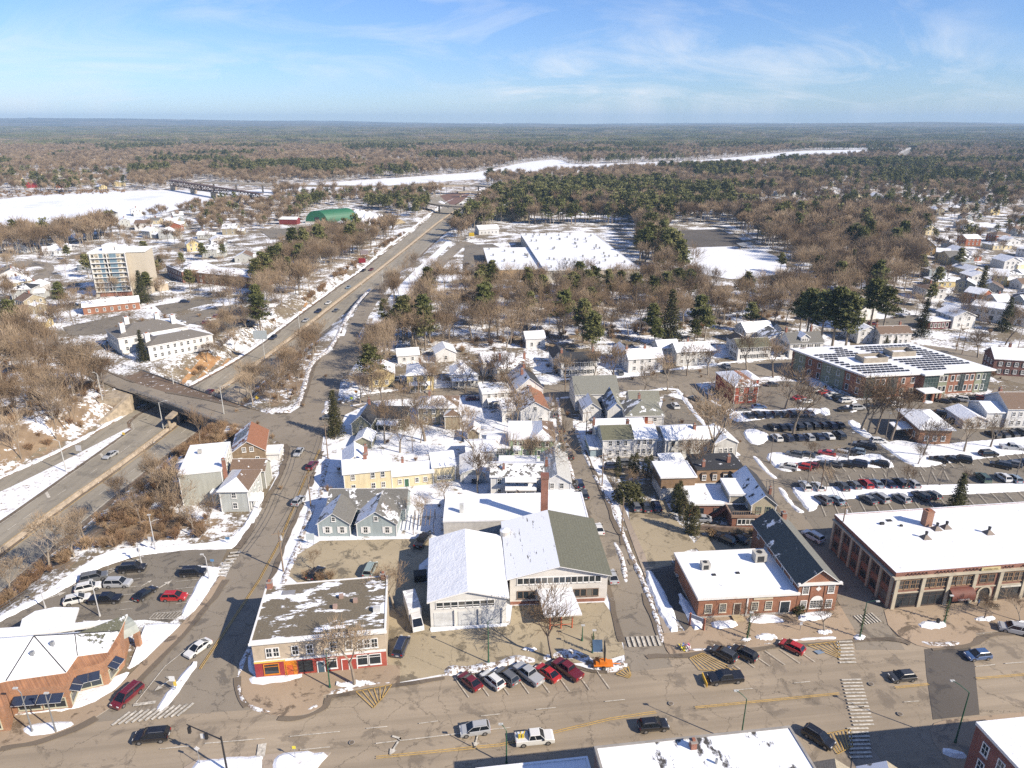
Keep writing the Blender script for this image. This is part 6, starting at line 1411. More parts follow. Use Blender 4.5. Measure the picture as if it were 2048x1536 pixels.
A0 = G(952, 1535, 8.0); b.root.location = (A0[0] + 14 * math.sin(R_(7.2)), A0[1] - 14 * math.cos(R_(7.2)), 0)
b.vol(0, 0, 14.4, 14, 7.6, 'flat', 0, brick((0.12, .06, .05)), (S,), o=.1, parapet=.25)
b = Bld('foreground_brick_building', 'red-brick building with plain snow roof in the bottom right corner', 'building', (1980, 1500), W=26, ang=7.0)
A0 = G(1955, 1442, 11.3); b.root.location = (A0[0] + 20 * math.sin(R_(7)), A0[1] - 20 * math.cos(R_(7)), 0)
v = b.vol(0, 0, 24, 20, 10.9, 'flat', 0, brick((0.30, .07, .05)), (S,), o=.1, parapet=.2); b.wins(v, 'L', 7, (2.2, 5.0, 7.9), .9, 1.6); b.box('fire_stair', -1.5, 8, 0, -.05, 15, 3.6, plain((0.5, .5, .5)), M_ROOFSNOW)
b = Bld('foreground_gables', 'pair of small gable roofs, snowy left and tan right, at the bottom edge', 'building', (1700, 1600), W=9, ang=-15)
A0 = G(1712, 1560, 3.5); b.root.location = (A0[0], A0[1] - 3, 0)
b.vol(0, -4, 6.2, 9, 3.4, 'y', 1.8, plain((0.4, .36, .3)), (rp(GREY, .7, .5), rp((0.34, .3, .22), 0))); b.vol(-6.4, -5, 6, 9, 3.2, 'y', 1.6, plain((0.4, .36, .3)), (rp((0.3, .26, .2), 0), rp((0.34, .3, .22), 0)))
# ---- corner bank bottom left: hipped snow roof, brick walls, PV awnings, vaulted porch
b = Bld('corner_bank', 'orange-brick corner bank with big snowy hip roof and solar window awnings', 'building', (100, 1480), W=1, ang=0, world=False)
b.root.rotation_euler[2] = 0; b.a = (0, 0); b.root.location = (0, 0, 0)
bo2 = brick((0.54, .25, .11)); hw = 4.6
fp = [G(-140, 1478), G(22, 1462), G(30, 1428), G(145, 1418), G(158, 1386), G(218, 1371), G(250, 1330), G(250, 1242, 4.6), G(180, 1274, 4.6), G(-140, 1294, 4.6)]
m = MB(); m.prism(fp, 0, hw, bo2); m.build('wall', b.root)
def roofpt(px, py, z): x, y = G(px, py, z); return (x, y, z)
ev = [(px, py) for px, py in ((-160, 1400), (12, 1362), (132, 1345), (155, 1312), (215, 1304), (240, 1262), (255, 1228), (180, 1262), (-160, 1285))]
E = [roofpt(px, py, hw + .1) for px, py in ev]
m = MB(); cxy = [(p[0], p[1]) for p in E]
m.prism(cxy, hw - .35, hw + .1, M_TRIM)
ridge = [roofpt(-160, 1290, 7.2), roofpt(68, 1272, 7.2)]; top2 = roofpt(150, 1268, 6.4)
m.face([E[0], E[1], ridge[1], ridge[0]], M_ROOFSNOW); m.face([E[1], E[2], ridge[1]], M_ROOFSNOW); m.face([E[2], E[3], top2, ridge[1]], M_ROOFSNOW); m.face([E[3], E[4], top2], M_ROOFSNOW); m.face([E[4], E[5], top2], rp(OLIVE, .6, .6)); m.face([E[5], E[6], top2], rp(OLIVE, .3, .5)); m.face([E[6], E[7], top2], rp(OLIVE, .3, .5)); m.face([E[7], E[8], ridge[0], ridge[1], top2], M_ROOFSNOW)
m.build('roof', b.root); m = MB()
for p_, q_ in ((E[1], ridge[1]), (ridge[1], top2), (E[3], top2), (E[2], ridge[1]), (E[5], top2)): m.tube((p_[0], p_[1], p_[2] + .04), (q_[0], q_[1], q_[2] + .04), .09, .09, 4, M_DARK, False)
m.build('hip_flashing', b.root)
for x_, y_, z_ in ((100, 1290, 6.6), (60, 1310, 6.2)): X_, Y_ = G(x_, y_, z_); b.box('roof_vent', X_, Y_, z_ - .6, X_ + .5, Y_ + .5, z_ + .5, M_METAL)
def facade(a, c, items):
 """windows and awning between two ground marks"""
 P0, P1 = G(*a), G(*c); ang = math.atan2(P1[1] - P0[1], P1[0] - P0[0]); L = math.dist(P0, P1)
 for (u0, u1, h_) in items:
  um = (u0 + u1) / 2 * L; x = P0[0] + math.cos(ang) * um; y = P0[1] + math.sin(ang) * um; w = (u1 - u0) * L
  f, p, c_ = win_meshes(round(w, 1), h_, 'shop', plain((0.48, .46, .34))); o = link('window', f, b.root, (x, y, .7), (0, 0, ang)); link('pane', p, o)
  k = max(2, int(round(w / 1.6)))
  for i in range(k):
   mm = MB(); ww = (w + .4) / k; xx = -w / 2 - .2 + i * ww
   slope(mm, (xx + .04, -1.5, 2.75), (xx + ww - .04, -1.5, 2.75), (xx + ww - .04, -.1, 3.35), (xx + .04, -.1, 3.35), .06, plain((0.03, .04, .07), .25), M_TRIM); mm.build('solar_awning', b.root, (x, y, 0), (0, 0, ang))
facade((30, 1428), (145, 1418), ((.10, .48, 1.6), (.54, .92, 1.6)))
facade((145, 1418), (158, 1386), ((.15, .85, 1.6),)); facade((158, 1386), (218, 1371), ((.12, .80, 1.7),)); facade((218, 1371), (250, 1330), ((.15, .6, 1.7),))
facade((-140, 1478), (22, 1462), ((.55, .9, 2.2),))
m = MB(); n_ = 8; q0, q1 = roofpt(222, 1325, 0), roofpt(268, 1300, 0)
VX, VY = (q1[0] - q0[0]), (q1[1] - q0[1]); LL = math.hypot(VX, VY); ux, uy = VX / LL, VY / LL; wx, wy = -uy, ux
for k in range(n_):
 t0, t1 = math.pi * k / n_, math.pi * (k + 1) / n_
 def vp(t, s_): r_ = 2.6; return (q0[0] + ux * s_ + wx * (2.6 - r_ * math.cos(t)), q0[1] + uy * s_ + wy * (2.6 - r_ * math.cos(t)), 3.0 + 1.5 * math.sin(t))
 m.face([vp(t0, -.5), vp(t0, LL + 1.5), vp(t1, LL + 1.5), vp(t1, -.5)], plain((0.33, .35, .31), .45))
m.build('porch_vault', b.root)
for s_, tt in ((LL + 1, .15), (LL + 1, 5.0), (LL * .4, .15)):
 x, y = q0[0] + ux * s_ + wx * tt, q0[1] + uy * s_ + wy * tt; m = MB(); m.box(x - .4, y - .4, 0, x + .4, y + .4, 3.0, bo2); m.build('porch_pier', b.root)
b = Bld('drive_through_canopy', 'curved snow-covered drive-through roof behind the corner bank', 'canopy', (45, 1275), W=1, ang=0)
b.root.location = (0, 0, 0)
for nm, pts, z in (('canopy_roof', [(38, 1262), (44, 1238), (70, 1222), (110, 1214), (158, 1215), (150, 1240), (148, 1262)], 4.2), ('link_roof', [(-160, 1282), (-160, 1262), (0, 1256), (120, 1248), (238, 1238), (225, 1246), (120, 1262), (0, 1274)], 4.9)):
 m = MB(); m.prism([G(px, py, z) for px, py in pts], z - .35, z, M_TRIM, M_ROOFSNOW); m.build(nm, b.root)
for px, py in ((60, 1240), (145, 1232)): x, y = G(px, py, 4); m = MB(); m.tube((x, y, 0), (x, y, 3.9), .2, .2, 8, M_METAL); m.build('post', b.root)

# ---- railway truss bridge and far overpasses
def truss():
 r = empty('railway_truss_bridge', (*G(345, 368), 0), 0, 'rusty dark steel truss railway bridge crossing the frozen river', 'bridge')
 A0, A1 = G(345, 380), G(525, 412); ZT = 12; L = math.dist(A0, A1); ux, uy = (A1[0] - A0[0]) / L, (A1[1] - A0[1]) / L
 def inst(mb, nm): o = mb.build(nm); o.parent = r; o.location = (-r.location[0], -r.location[1], 0)
 ST = plain((0.10, .055, .04), .8); n = 28; m = MB(); m2 = MB()
 for s_ in (-2, 2):
  ox, oy = -uy * s_, ux * s_
  P = lambda t, z: (A0[0] + ux * L * t + ox, A0[1] + uy * L * t + oy, z)
  m.tube(P(0, ZT), P(1, ZT), .5, .5, 4, ST); m.tube(P(0, ZT - 6), P(1, ZT - 6), .5, .5, 4, ST)
  for k in range(n): m.tube(P(k / n, ZT if k % 2 else ZT - 6), P((k + 1) / n, ZT - 6 if k % 2 else ZT), .35, .35, 4, ST, False); m.tube(P(k / n, ZT - 6), P(k / n, ZT), .25, .25, 4, ST, False)
 inst(m, 'truss')
 m2.prism([(A0[0] + uy * 3, A0[1] - ux * 3), (A1[0] + uy * 3, A1[1] - ux * 3), (A1[0] - uy * 3, A1[1] + ux * 3), (A0[0] - uy * 3, A0[1] + ux * 3)], ZT, ZT + .8, ST); inst(m2, 'deck')
 for t in (.02, .28, .52, .78, .98):
  m = MB(); x, y = A0[0] + ux * L * t, A0[1] + uy * L * t; m.box(x - 3, y - 3, -.5, x + 3, y + 3, ZT - 6, M_CONCP); inst(m, 'pier')
truss()
def overpass(label, pts, z, w, rail_=True, cols=6, name='overpass'):
 r = empty(name, (*G(*pts[0], z), 0), 0, label, 'bridge'); P = [G(px, py, z) for px, py in pts]; P = chaikin(P, 2, False)
 m = MB(); Lq = []; Rq = []
 for i, (x, y) in enumerate(P):
  a = P[max(0, i - 1)]; b_ = P[min(len(P) - 1, i + 1)]; d = math.dist(a, b_); nx_, ny_ = -(b_[1] - a[1]) / d, (b_[0] - a[0]) / d
  Lq.append((x + nx_ * w / 2, y + ny_ * w / 2)); Rq.append((x - nx_ * w / 2, y - ny_ * w / 2))
 for i in range(len(P) - 1): m.prism([Lq[i], Rq[i], Rq[i + 1], Lq[i + 1]], z - 1.6, z, M_CONCP, M_HWY)
 o = m.build('deck'); o.parent = r; o.location = (-r.location[0], -r.location[1], 0)
 for k in range(cols):
  x, y = P[int((k + .5) / cols * (len(P) - 1))]; m = MB(); m.box(x - .8, y - .8, -1, x + .8, y + .8, z - 1.6, M_CONCP); o = m.build('column'); o.parent = r; o.location = (-r.location[0], -r.location[1], 0)
overpass('long low road viaduct running behind the truss bridge toward the interchange', [(395, 363), (480, 366), (600, 370), (740, 372), (860, 371), (940, 369), (985, 372), (1020, 382)], 11, 12, cols=14, name='viaduct')
overpass('near grey overpass crossing the highway in front of the interchange', [(850, 402), (880, 409), (945, 413), (965, 414)], 7, 8, cols=4)
overpass('curved ramp overpass at the interchange behind the straight crossing', [(915, 383), (945, 382), (975, 383), (1000, 384)], 7, 7, cols=3)
sheet('interchange_ramp', [(868, 410), (862, 398), (878, 392), (895, 402), (902, 415), (893, 408), (882, 400)], M_HWY)
sheet('interchange_bank', [(890, 402), (880, 392), (905, 385), (940, 388), (925, 402), (905, 412)], plain((0.18, .10, .07)))
# ================================================================== plants
def grow(T, Cr, p, d, L, r, l, lmax, R, nch, mt, mc, tr, segs=2, up=0.25):
 tgt, mat = (T, mt) if l == 0 else (Cr, mc if l > 1 else mt)
 pts = [(Vector(p), r)]; dd = d.copy(); rr = r; endr = max(tr, r * (.62 if l == 0 else .42))
 for s in range(segs):
  dd = (dd + Vector((R.uniform(-.16, .16), R.uniform(-.16, .16), R.uniform(-.02, .12)))).normalized()
  q = pts[-1][0] + dd * (L / segs); rr = r + (endr - r) * (s + 1) / segs; pts.append((q, rr))
 ns = 6 if l == 0 else (4 if l == 1 else 3)
 for (a, ra), (b_, rb) in zip(pts, pts[1:]): tgt.tube(a, b_, ra, rb, ns, mat, False)
 if l == lmax: return
 n = nch[l]
 for k in range(n):
  t = R.uniform(.45, 1.0) if (l > 0 or k > 1) else 1.0
  if l == 0: t = R.uniform(.55, 1.0) if k > 2 else 1.0
  f = t * segs; i = min(segs - 1, int(f)); a, b_ = pts[i][0], pts[i + 1][0]; o = a + (b_ - a) * (f - i)
  az = 2 * math.pi * (k + R.random() * .6) / n; an = R.uniform(.38, .8) if l == 0 else R.uniform(.4, .95)
  u = dd.orthogonal().normalized(); w = dd.cross(u)
  nd = (dd * math.cos(an) + (u * math.cos(az) + w * math.sin(az)) * math.sin(an) + Vector((0, 0, up))).normalized()
  grow(T, Cr, o, nd, L * R.uniform(.55, .82) * (1.15 if l == 0 else 1), max(tr, endr * R.uniform(.5, .75)), l + 1, lmax, R, nch, mt, mc, tr, max(1, segs - (1 if l > 1 else 0)), up)
def bare_tree(seed, h, lmax=4, nch=(5, 5, 5, 4), tr=.022, up=.22, rad=.028, mc=None, segs=3, trunkf=.30):
 R = random.Random(seed); T, Cr = MB(), MB()
 grow(T, Cr, (0, 0, -.2), Vector((R.uniform(-.06, .06), R.uniform(-.06, .06), 1)).normalized(), h * trunkf, h * rad, 0, lmax, R, nch, M_BARK, mc or M_TWIG, tr, segs, up)
 zm_ = max(v[2] for v in Cr.v); k = h / zm_
 for M in (T, Cr): M.v = [(x * k, y * k, z * k) for x, y, z in M.v]
 return T.mesh('trunk'), Cr.mesh('crown')
def tuft(mb, c, s, n, R, mat, flat=.45):
 s *= 1.15
 i = len(mb.v); k = mb.mi(mat)
 for _ in range(n):
  d = Vector((R.gauss(0, 1), R.gauss(0, 1), R.gauss(0, flat))).normalized(); o = Vector(c) + Vector((R.uniform(-1, 1), R.uniform(-1, 1), R.uniform(-flat, flat))) * s * .6
  u = d.orthogonal().normalized() if R.random() < .5 else d.cross(Vector((0, 0, 1))).normalized(); L = s * R.uniform(.35, .75); w = s * R.uniform(.14, .26)
  j = len(mb.v); mb.v += [tuple(o - u * w), tuple(o + u * w), tuple(o + d * L + Vector((0, 0, s * .1)))]; mb.f.append((j, j + 1, j + 2)); mb.m.append(k)
def pine(seed, h, n=70, tn=14, mat=None, ts=1.0):
 R = random.Random(seed); T, Cr = MB(), MB(); mat = mat or M_PINE
 T.tube((0, 0, -.2), (0, 0, h * .55), h * .022, h * .014, 6, M_BARK, False); T.tube((0, 0, h * .55), (R.uniform(-.3, .3), 0, h * .97), h * .014, .03, 5, M_BARK, False)
 for k in range(n):
  t = R.random() ** .8; z = h * (.34 + .64 * t); rr = h * .30 * (1 - t * .80) * R.uniform(.55, 1.25); az = R.uniform(0, 6.283)
  e = Vector((math.cos(az) * rr, math.sin(az) * rr, z + rr * .12))
  Cr.tube((0, 0, z - rr * .15), e, .06, .02, 3, M_BARK, False)
  for q in (.55, .8, 1.0):
   if rr * q < .3: continue
   c = Vector((0, 0, z)) .lerp(e, q); tuft(Cr, c, h * .075 * ts * R.uniform(.8, 1.2), tn, R, mat)
 return T.mesh('trunk'), Cr.mesh('crown')
def spruce(seed, h, wr=.2, n=26, tn=10, mat=None, base=.06, snow=False):
 R = random.Random(seed); T, Cr = MB(), MB(); mat = mat or M_SPRUCE
 T.tube((0, 0, -.2), (0, 0, h), h * .018, .02, 6, M_BARK, False)
 for k in range(n):
  t = (k + .5) / n; z = h * (base + (1 - base) * t); rr = h * wr * (1 - t) ** .85
  m_ = max(4, int(11 * (1 - t) + 4))
  for j in range(m_):
   az = 6.283 * (j + R.random() * .7) / m_; r1 = rr * R.uniform(.75, 1.2)
   for q in (.35, .65, .95):
    tuft(Cr, (math.cos(az) * r1 * q, math.sin(az) * r1 * q, z - r1 * q * .25), h * .05 + .12, tn // 3 + 1, R, mat, .35)
 return T.mesh('trunk'), Cr.mesh('crown')
def arborvitae(seed, h, r):
 R = random.Random(seed); T, Cr = MB(), MB(); T.tube((0, 0, -.1), (0, 0, h * .5), .1, .05, 5, M_BARK, False)
 for k in range(420):
  t = R.random(); z = h * t; rr = r * (math.sin(math.pi * min(1, .18 + t * .82)) ** .6) * R.uniform(.7, 1.05); az = R.uniform(0, 6.283)
  tuft(Cr, (math.cos(az) * rr, math.sin(az) * rr, z), .34, 4, R, M_SPRUCE, 1.0)
 return T.mesh('trunk'), Cr.mesh('crown')
def bush(seed, h, mat=None, n=26, r=.014):
 R = random.Random(seed); B_ = MB()
 for k in range(n):
  az = R.uniform(0, 6.283); an = R.uniform(.05, .75); d = Vector((math.cos(az) * math.sin(an), math.sin(az) * math.sin(an), math.cos(an)))
  p0 = Vector((R.uniform(-.4, .4) * h * .4, R.uniform(-.4, .4) * h * .4, -.05)); L = h * R.uniform(.6, 1.05)
  p1 = p0 + d * L * .5; B_.tube(p0, p1, r * 2, r * 1.5, 3, mat or M_BRUSH, False)
  for q in range(6):
   d2 = (d + Vector((R.uniform(-.7, .7), R.uniform(-.7, .7), R.uniform(-.2, .5)))).normalized(); o = p0.lerp(p1, R.uniform(.4, 1)); e = o + d2 * L * R.uniform(.3, .6)
   B_.tube(o, e, r * 1.3, r, 3, mat or M_BRUSH, False)
   for q2 in range(2):
    d3 = (d2 + Vector((R.uniform(-.9, .9), R.uniform(-.9, .9), R.uniform(-.2, .4)))).normalized(); o2 = o.lerp(e, R.uniform(.4, 1)); B_.tube(o2, o2 + d3 * L * .22, r, r * .8, 3, mat or M_BRUSH, False)
 return B_
BARE = [bare_tree(100 + i, 14, 4, (5, 5, 5, 4) if i % 2 else (4, 5, 5, 5), rad=.017 + .002 * (i % 3), up=.16 + .06 * (i % 3), trunkf=.26 + .03 * (i % 4)) for i in range(8)]
SLIM = [bare_tree(200 + i, 14, 3, (7, 6, 5), rad=.011, up=.42, trunkf=.5, tr=.03) for i in range(5)]
DEAD = [bare_tree(260 + i, 10, 3, (4, 4, 3), rad=.024, up=.1, trunkf=.34, mc=varied('pale_deadwood', (0.34, .28, .22), (0.42, .36, .30))) for i in range(2)]
MIDB = [bare_tree(340 + i, 14, 4, (5, 5, 5, 5) if i % 2 else (6, 5, 4, 5), rad=.015, up=.3 + .08 * (i % 3), trunkf=.34 + .05 * (i % 3), tr=.026, segs=2) for i in range(5)]
FARB = [bare_tree(300 + i, 14, 3, (6, 6, 6), rad=.013, up=.4, trunkf=.36, tr=.06, segs=1) for i in range(6)]
PINES = [pine(400 + i, 16, 60 + 8 * i) for i in range(4)]
FPINE = [pine(420 + i, 16, 30, 5, ts=1.8) for i in range(4)]
SPR = [spruce(440 + i, 13, .2 + .03 * i) for i in range(3)]
ARB = [arborvitae(460 + i, 5.5, .85) for i in range(2)]
BUSH = [bush(480 + i, 2.6) for i in range(5)]
TREE_SPOTS = []
def tree(kind, x, y, h, label, name, group=None, base_h=14.0, z=None):
 tr_, cr_ = kind; s = h / base_h
 r = empty(name, (x, y, terr(x, y) if z is None else z), rnd.uniform(0, 6.28), label, 'tree', group); r.scale = (s, s, s)
 link('trunk', tr_, r); link('crown', cr_, r); return r
def pt(kind, px, py, h, label, name='bare_tree', group=None, base_h=14.0):
 x, y = G(px, py); TREE_SPOTS.append((x, y))
 if py < 960 and h >= 8 and (px, py) != (672, 872): h *= 1.35
 return tree(kind, x, y, h, label, name, group, base_h)
for i, (px, py, h, lab, kk) in enumerate([
 (709, 1371, 13.5, 'small bare street tree in front of the beige storefront block', 0), (1105, 1317, 14.5, 'bare spreading tree by the kerb in front of the snowy canopy', 1), (789, 1216, 11, 'pale bare tree between box truck and beige block roof', 2),
 (1497, 1272, 6.6, 'small round-headed bare tree before the brick bank', 3), (1649, 1264, 6.4, 'small round-headed bare tree before the brick gable hall', 5), (1967, 1239, 5.5, 'slender young bare tree before the arched doorway', 4), (2040, 1244, 6.0, 'young bare tree at the right edge of the brick pavement', 6),
 (1412, 935, 18, 'very tall bare elm in front of the mansard house', 1), (1446, 875, 15, 'tall bare elm beside the street bend by the red house', 3), (1392, 965, 13, 'bare tree leaning over the grey house garages', 5),
 (770, 888, 11, 'dense bare tree below the olive gable house', 7), (800, 905, 9, 'bare tree behind the low ell of the cream house', 2), (850, 882, 12, 'large bare tree in front of the tan house', 4), (925, 880, 9, 'bare tree right of the tan house', 0), (955, 920, 10, 'bare tree beside the long garage', 6), (890, 1002, 6, 'small bare tree beside the cream barn', 5),
 (772, 1062, 7, 'small bare tree behind the pergola', 1), (840, 1052, 7.5, 'bare tree over the dark pergola', 3), (628, 1140, 5, 'low bare tree in the kerbside snow by the beige block', 2), (735, 822, 11, 'bare tree before the half-hidden pale house', 0), (768, 812, 12, 'tall bare tree at the junction lawn', 1), (720, 806, 8, 'small bare tree by the yellow diamond signs', 4),
 (862, 790, 10, 'bare tree by the yellow house porch', 6), (930, 785, 10, 'bare tree before the gambrel house', 2), (965, 788, 11, 'bare tree right of the gambrel house', 3), (1012, 786, 12, 'wide bare tree before the black-shuttered house', 5), (1045, 782, 9, 'small bare tree at the hipped house corner', 7), (1130, 770, 9, 'bare tree in front of the dark-roofed white house', 0), (1186, 760, 10, 'bare tree right of the dark-roofed white house', 1),
 (1230, 772, 12, 'tall bare tree on the verge before the snow-roofed house', 4), (1288, 790, 9, 'bare tree at the lawn corner by the empty lot', 2), (1335, 782, 9.5, 'bare vase-shaped tree by the empty lot', 6), (1374, 752, 10, 'bare tree before the red-door house', 3), (1416, 750, 9, 'bare tree right of the red-door house', 0), (1494, 740, 11, 'bare tree before the olive-roofed house', 5), (1546, 755, 12, 'tall bare tree beside the porch house drive', 1),
 (1570, 818, 12, 'bare tree above the parked cars near the red house', 2), (1587, 868, 13, 'tall bare tree in the car park island', 4), (1735, 865, 13, 'multi-stem bare tree before the brick hip office', 7), (1750, 868, 14, 'second stem of the tall bare pair by the brick hip office', 3), (1782, 880, 13, 'leaning bare tree left of the brick hip office', 0), (1722, 860, 12, 'slim bare tree left of the multi-stem pair', 5),
 (1846, 912, 10, 'bare tree on the snow lawn before the brick hip office', 6), (1928, 905, 9, 'round bare tree on the long snow lawn', 1), (1835, 930, 6, 'sapling at the point of the snow lawn', 4), (1980, 895, 8, 'bare tree before the white annexe house', 2), (1650, 985, 7, 'bare tree in the lower car park strip', 3), (1808, 980, 7, 'wide low bare tree over the lower car park row', 5), (1618, 920, 6, 'young bare tree between parked cars, upper island', 0), (1930, 972, 5, 'low bare tree by the green car', 7), (1672, 925, 5, 'sapling beside the red crossover', 2),
 (2010, 690, 12, 'large bare tree at the right edge above the brick house', 6), (1955, 715, 9, 'bare tree on the corner by the tall pole', 4), (1265, 980, 6, 'bare shrub-like tree among the arborvitae', 1), (1300, 980, 5, 'small bushy bare tree beside the arborvitae', 3), (1012, 700, 11, 'bare tree behind the hipped white house', 2)]):
 pt(BARE[kk], px, py, h, lab)
for px, py, h, lab in ((97, 1128, 9.5, 'dead pale tree with broken limbs at the edge of the highway cutting'), (170, 1085, 9, 'pale forked tree above the highway cutting'), (130, 1120, 7, 'small dead tree beside the bank car park fence')):
 pt(DEAD[px % 2], px, py, h, lab, 'dead_tree', base_h=10.0)
for px, py, h, lab, kk in ((672, 872, 14, 'tall full spruce at the street junction by the utility pole', 0), (1912, 1020, 9.5, 'dark spruce behind the big brick commercial building', 1), (1338, 690, 17, 'tall dark spruce above the red-door house', 2), (1842, 672, 12, 'cone-shaped dark spruce on the open corner lot', 1), (1958, 600, 13, 'tall dark spruce in the right-hand neighbourhood', 0), (2008, 662, 11, 'dark spruce at the right edge by the white workshop', 2), (1700, 560, 13, 'pointed spruce rising from the bare woods', 1), (288, 722, 9, 'dark spruce before the white institution', 0), (1770, 700, 6, 'small bushy spruce in front of the brown-roofed house', 2), (1788, 700, 5.5, 'second small spruce in front of the brown-roofed house', 1), (286, 605, 12, 'broad spruce right of the apartment tower', 2)):
 pt(SPR[kk], px, py, h, lab, 'spruce_tree', base_h=13.0)
for px, py, h, lab, kk in ((1308, 702, 10, 'round clipped-looking evergreen left of the tall spruce', 0), (1388, 690, 8, 'dark round evergreen right of the tall spruce', 1), (1185, 712, 13, 'dark pine behind the dark-roofed white house', 2), (1640, 690, 17, 'large umbrella pine left of the brown-roofed house', 0), (1664, 694, 18, 'large umbrella pine in the middle of the roadside pine row', 1), (1690, 700, 17, 'large umbrella pine at the right end of the roadside pine row', 2), (1612, 680, 16, 'large umbrella pine at the left end of the roadside pine row', 3),
 (1740, 655, 16, 'big loose pine behind the brown-roofed house', 3), (1765, 665, 15, 'big dark pine right of the loose pine', 0), (1700, 590, 10, 'pine beside the pointed spruce', 1), (985, 575, 11, 'broad pine below the industrial plant', 2), (1158, 590, 13, 'tall layered pine before the industrial plant', 3), (1215, 595, 11, 'dense pine before the plant loading doors', 0), (1240, 600, 11, 'dense pine right of the loading doors', 1), (590, 530, 17, 'tall yellow-green pine left of the highway', 2), (612, 525, 16, 'middle yellow-green pine left of the highway', 0), (640, 520, 17, 'right-hand yellow-green pine left of the highway', 3), (560, 545, 12, 'smaller pine beside the brick wing', 1), (650, 462, 8, 'dark pine by the yard warehouse', 2), (735, 470, 8, 'dark pine right of the yard warehouse', 1), (1560, 545, 9, 'dark pine at the edge of the snowy playing field', 0), (772, 660, 10, 'dark pine behind the frontage street', 2)):
 pt(PINES[kk], px, py, h, lab, 'pine_tree', base_h=16.0)
for i, (px, py, h) in enumerate(((1235, 952, 5.5), (1262, 946, 5.2), (1271, 946, 5.6), (1290, 954, 5.5), (1300, 952, 5.8))):
 pt(ARB[i % 2], px, py, h, 'slim brown-green arborvitae in the row before the white duplex', 'arborvitae', 'arborvitae before the white duplex', 5.5)
for i, (px, py, h) in enumerate(((1350, 1022, 7), (1366, 1040, 7.5), (1378, 1066, 7.5), (1388, 1070, 7), (1358, 1008, 6))):
 pt(ARB[i % 2], px, py, h, 'tall dark arborvitae in the hedge between sandy lot and brick restaurant', 'arborvitae', 'arborvitae hedge by the brick restaurant', 5.5)
def shrub(px, py, h, lab, mat=None, w=1.0, n=60):
 x, y = G(px, py); R = random.Random(px); B_ = MB()
 for k in range(n): az = R.uniform(0, 6.28); r_ = h * .5 * w * math.sqrt(R.random()); z = h * R.uniform(.1, .95) * math.sqrt(max(.1, 1 - (r_ / (h * .55 * w)) ** 2)); tuft(B_, (math.cos(az) * r_, math.sin(az) * r_, z), h * .22, 7, R, mat or M_SPRUCE, .9)
 B_.tube((0, 0, -.05), (0, 0, h * .6), .05, .03, 4, M_BARK, False)
 return tag(B_.build('shrub', None, (x, y, terr(x, y))), lab, 'shrub')
shrub(1258, 1002, 5.0, 'big rounded dark evergreen shrub below the arborvitae row', w=1.3, n=160)
shrub(1598, 1228, 2.0, 'small dark round shrub beside the bank doorway')
GRS = varied('dry_grass', (0.45, .31, .16), (0.55, .40, .24))
for px, lab in ((1424, 'left tuft of tall straw-coloured ornamental grass by the retaining wall'), (1477, 'middle tuft of straw-coloured ornamental grass by the retaining wall'), (1504, 'right tuft of straw-coloured ornamental grass by the retaining wall')):
 x, y = G(px, 1073); B_ = bush(px, 2.0, GRS, 60, .02); tag(B_.build('ornamental_grass', None, (x, y, 0)), lab, 'grass tuft')
for i, (px, py) in enumerate(((640, 1165), (612, 1160), (660, 1160), (1115, 720), (130, 598), (15, 600))):
 x, y = G(px, py); tag(link('bare_shrub', None, None) if False else BUSH[0].build('bare_shrub', None, (x, y, terr(x, y))), ('twiggy bare shrub behind the beige block', 'low twiggy bare shrub left of the one behind the beige block', 'twiggy shrub by the sandy lot edge', 'round bare shrub by the white house', 'brown shrub near the tower', 'brown shrub in the riverside street')[i], 'shrub')

# ---- woods: sampled over ground regions
def inpoly(x, y, P):
 c = False; j = len(P) - 1
 for i in range(len(P)):
  if (P[i][1] > y) != (P[j][1] > y) and x < (P[j][0] - P[i][0]) * (y - P[i][1]) / (P[j][1] - P[i][1] + 1e-12) + P[i][0]: c = not c
  j = i
 return c
pts_b, pts_p, pts_brush, pts_s = [], [], [], []
rs = np.random.RandomState(5)
RIVER = [W(q) for q in ([(-700, 470), (-300, 425), (0, 399), (60, 392), (165, 386), (340, 379), (420, 384), (560, 378), (540, 392), (440, 396), (400, 408), (330, 425), (262, 450), (200, 458), (110, 462), (0, 480), (-300, 540), (-700, 600)], [(560, 374), (640, 366), (760, 358), (880, 350), (965, 344), (1050, 324), (1120, 318), (1140, 330), (1250, 326), (1400, 321), (1500, 312), (1610, 301), (1780, 299), (1800, 305), (1700, 311), (1560, 322), (1480, 331), (1380, 334), (1250, 338), (1120, 346), (1020, 354), (860, 365), (700, 377), (560, 382)])]
CLEAR = RIVER + [[(x, y - 45) for x, y in RIVER[1]], [(x, y - 60) for x, y in RIVER[0]]] + [W(q) for q in ([(1335, 450), (1450, 448), (1580, 520), (1590, 570), (1500, 598), (1400, 592), (1362, 535), (1340, 498)], [(920, 560), (925, 480), (1010, 440), (1060, 450), (1240, 455), (1285, 555), (1090, 575), (985, 560)], [(600, 470), (600, 440), (680, 415), (760, 420), (830, 436), (800, 455), (720, 475), (640, 480)],
 [(870, 400), (905, 380), (990, 372), (1020, 372), (960, 400), (940, 425), (900, 450), (870, 430)], [(1790, 318), (1835, 282), (1850, 284), (1835, 300), (1815, 318)], [(1000, 420), (1090, 440), (1240, 440), (1240, 432), (1100, 418)], [(0, 347), (250, 347), (250, 385), (0, 392)], [(540, 366), (560, 388), (760, 390), (960, 384), (975, 366), (960, 355), (700, 365)], [(330, 372), (345, 392), (540, 412), (560, 384), (420, 362)], [(690, 750), (690, 700), (740, 660), (790, 618), (830, 575), (845, 552), (875, 520), (905, 490), (950, 480), (950, 490), (895, 528), (870, 562), (815, 642), (765, 700), (720, 720)])]
fs = np.array(far_spots)
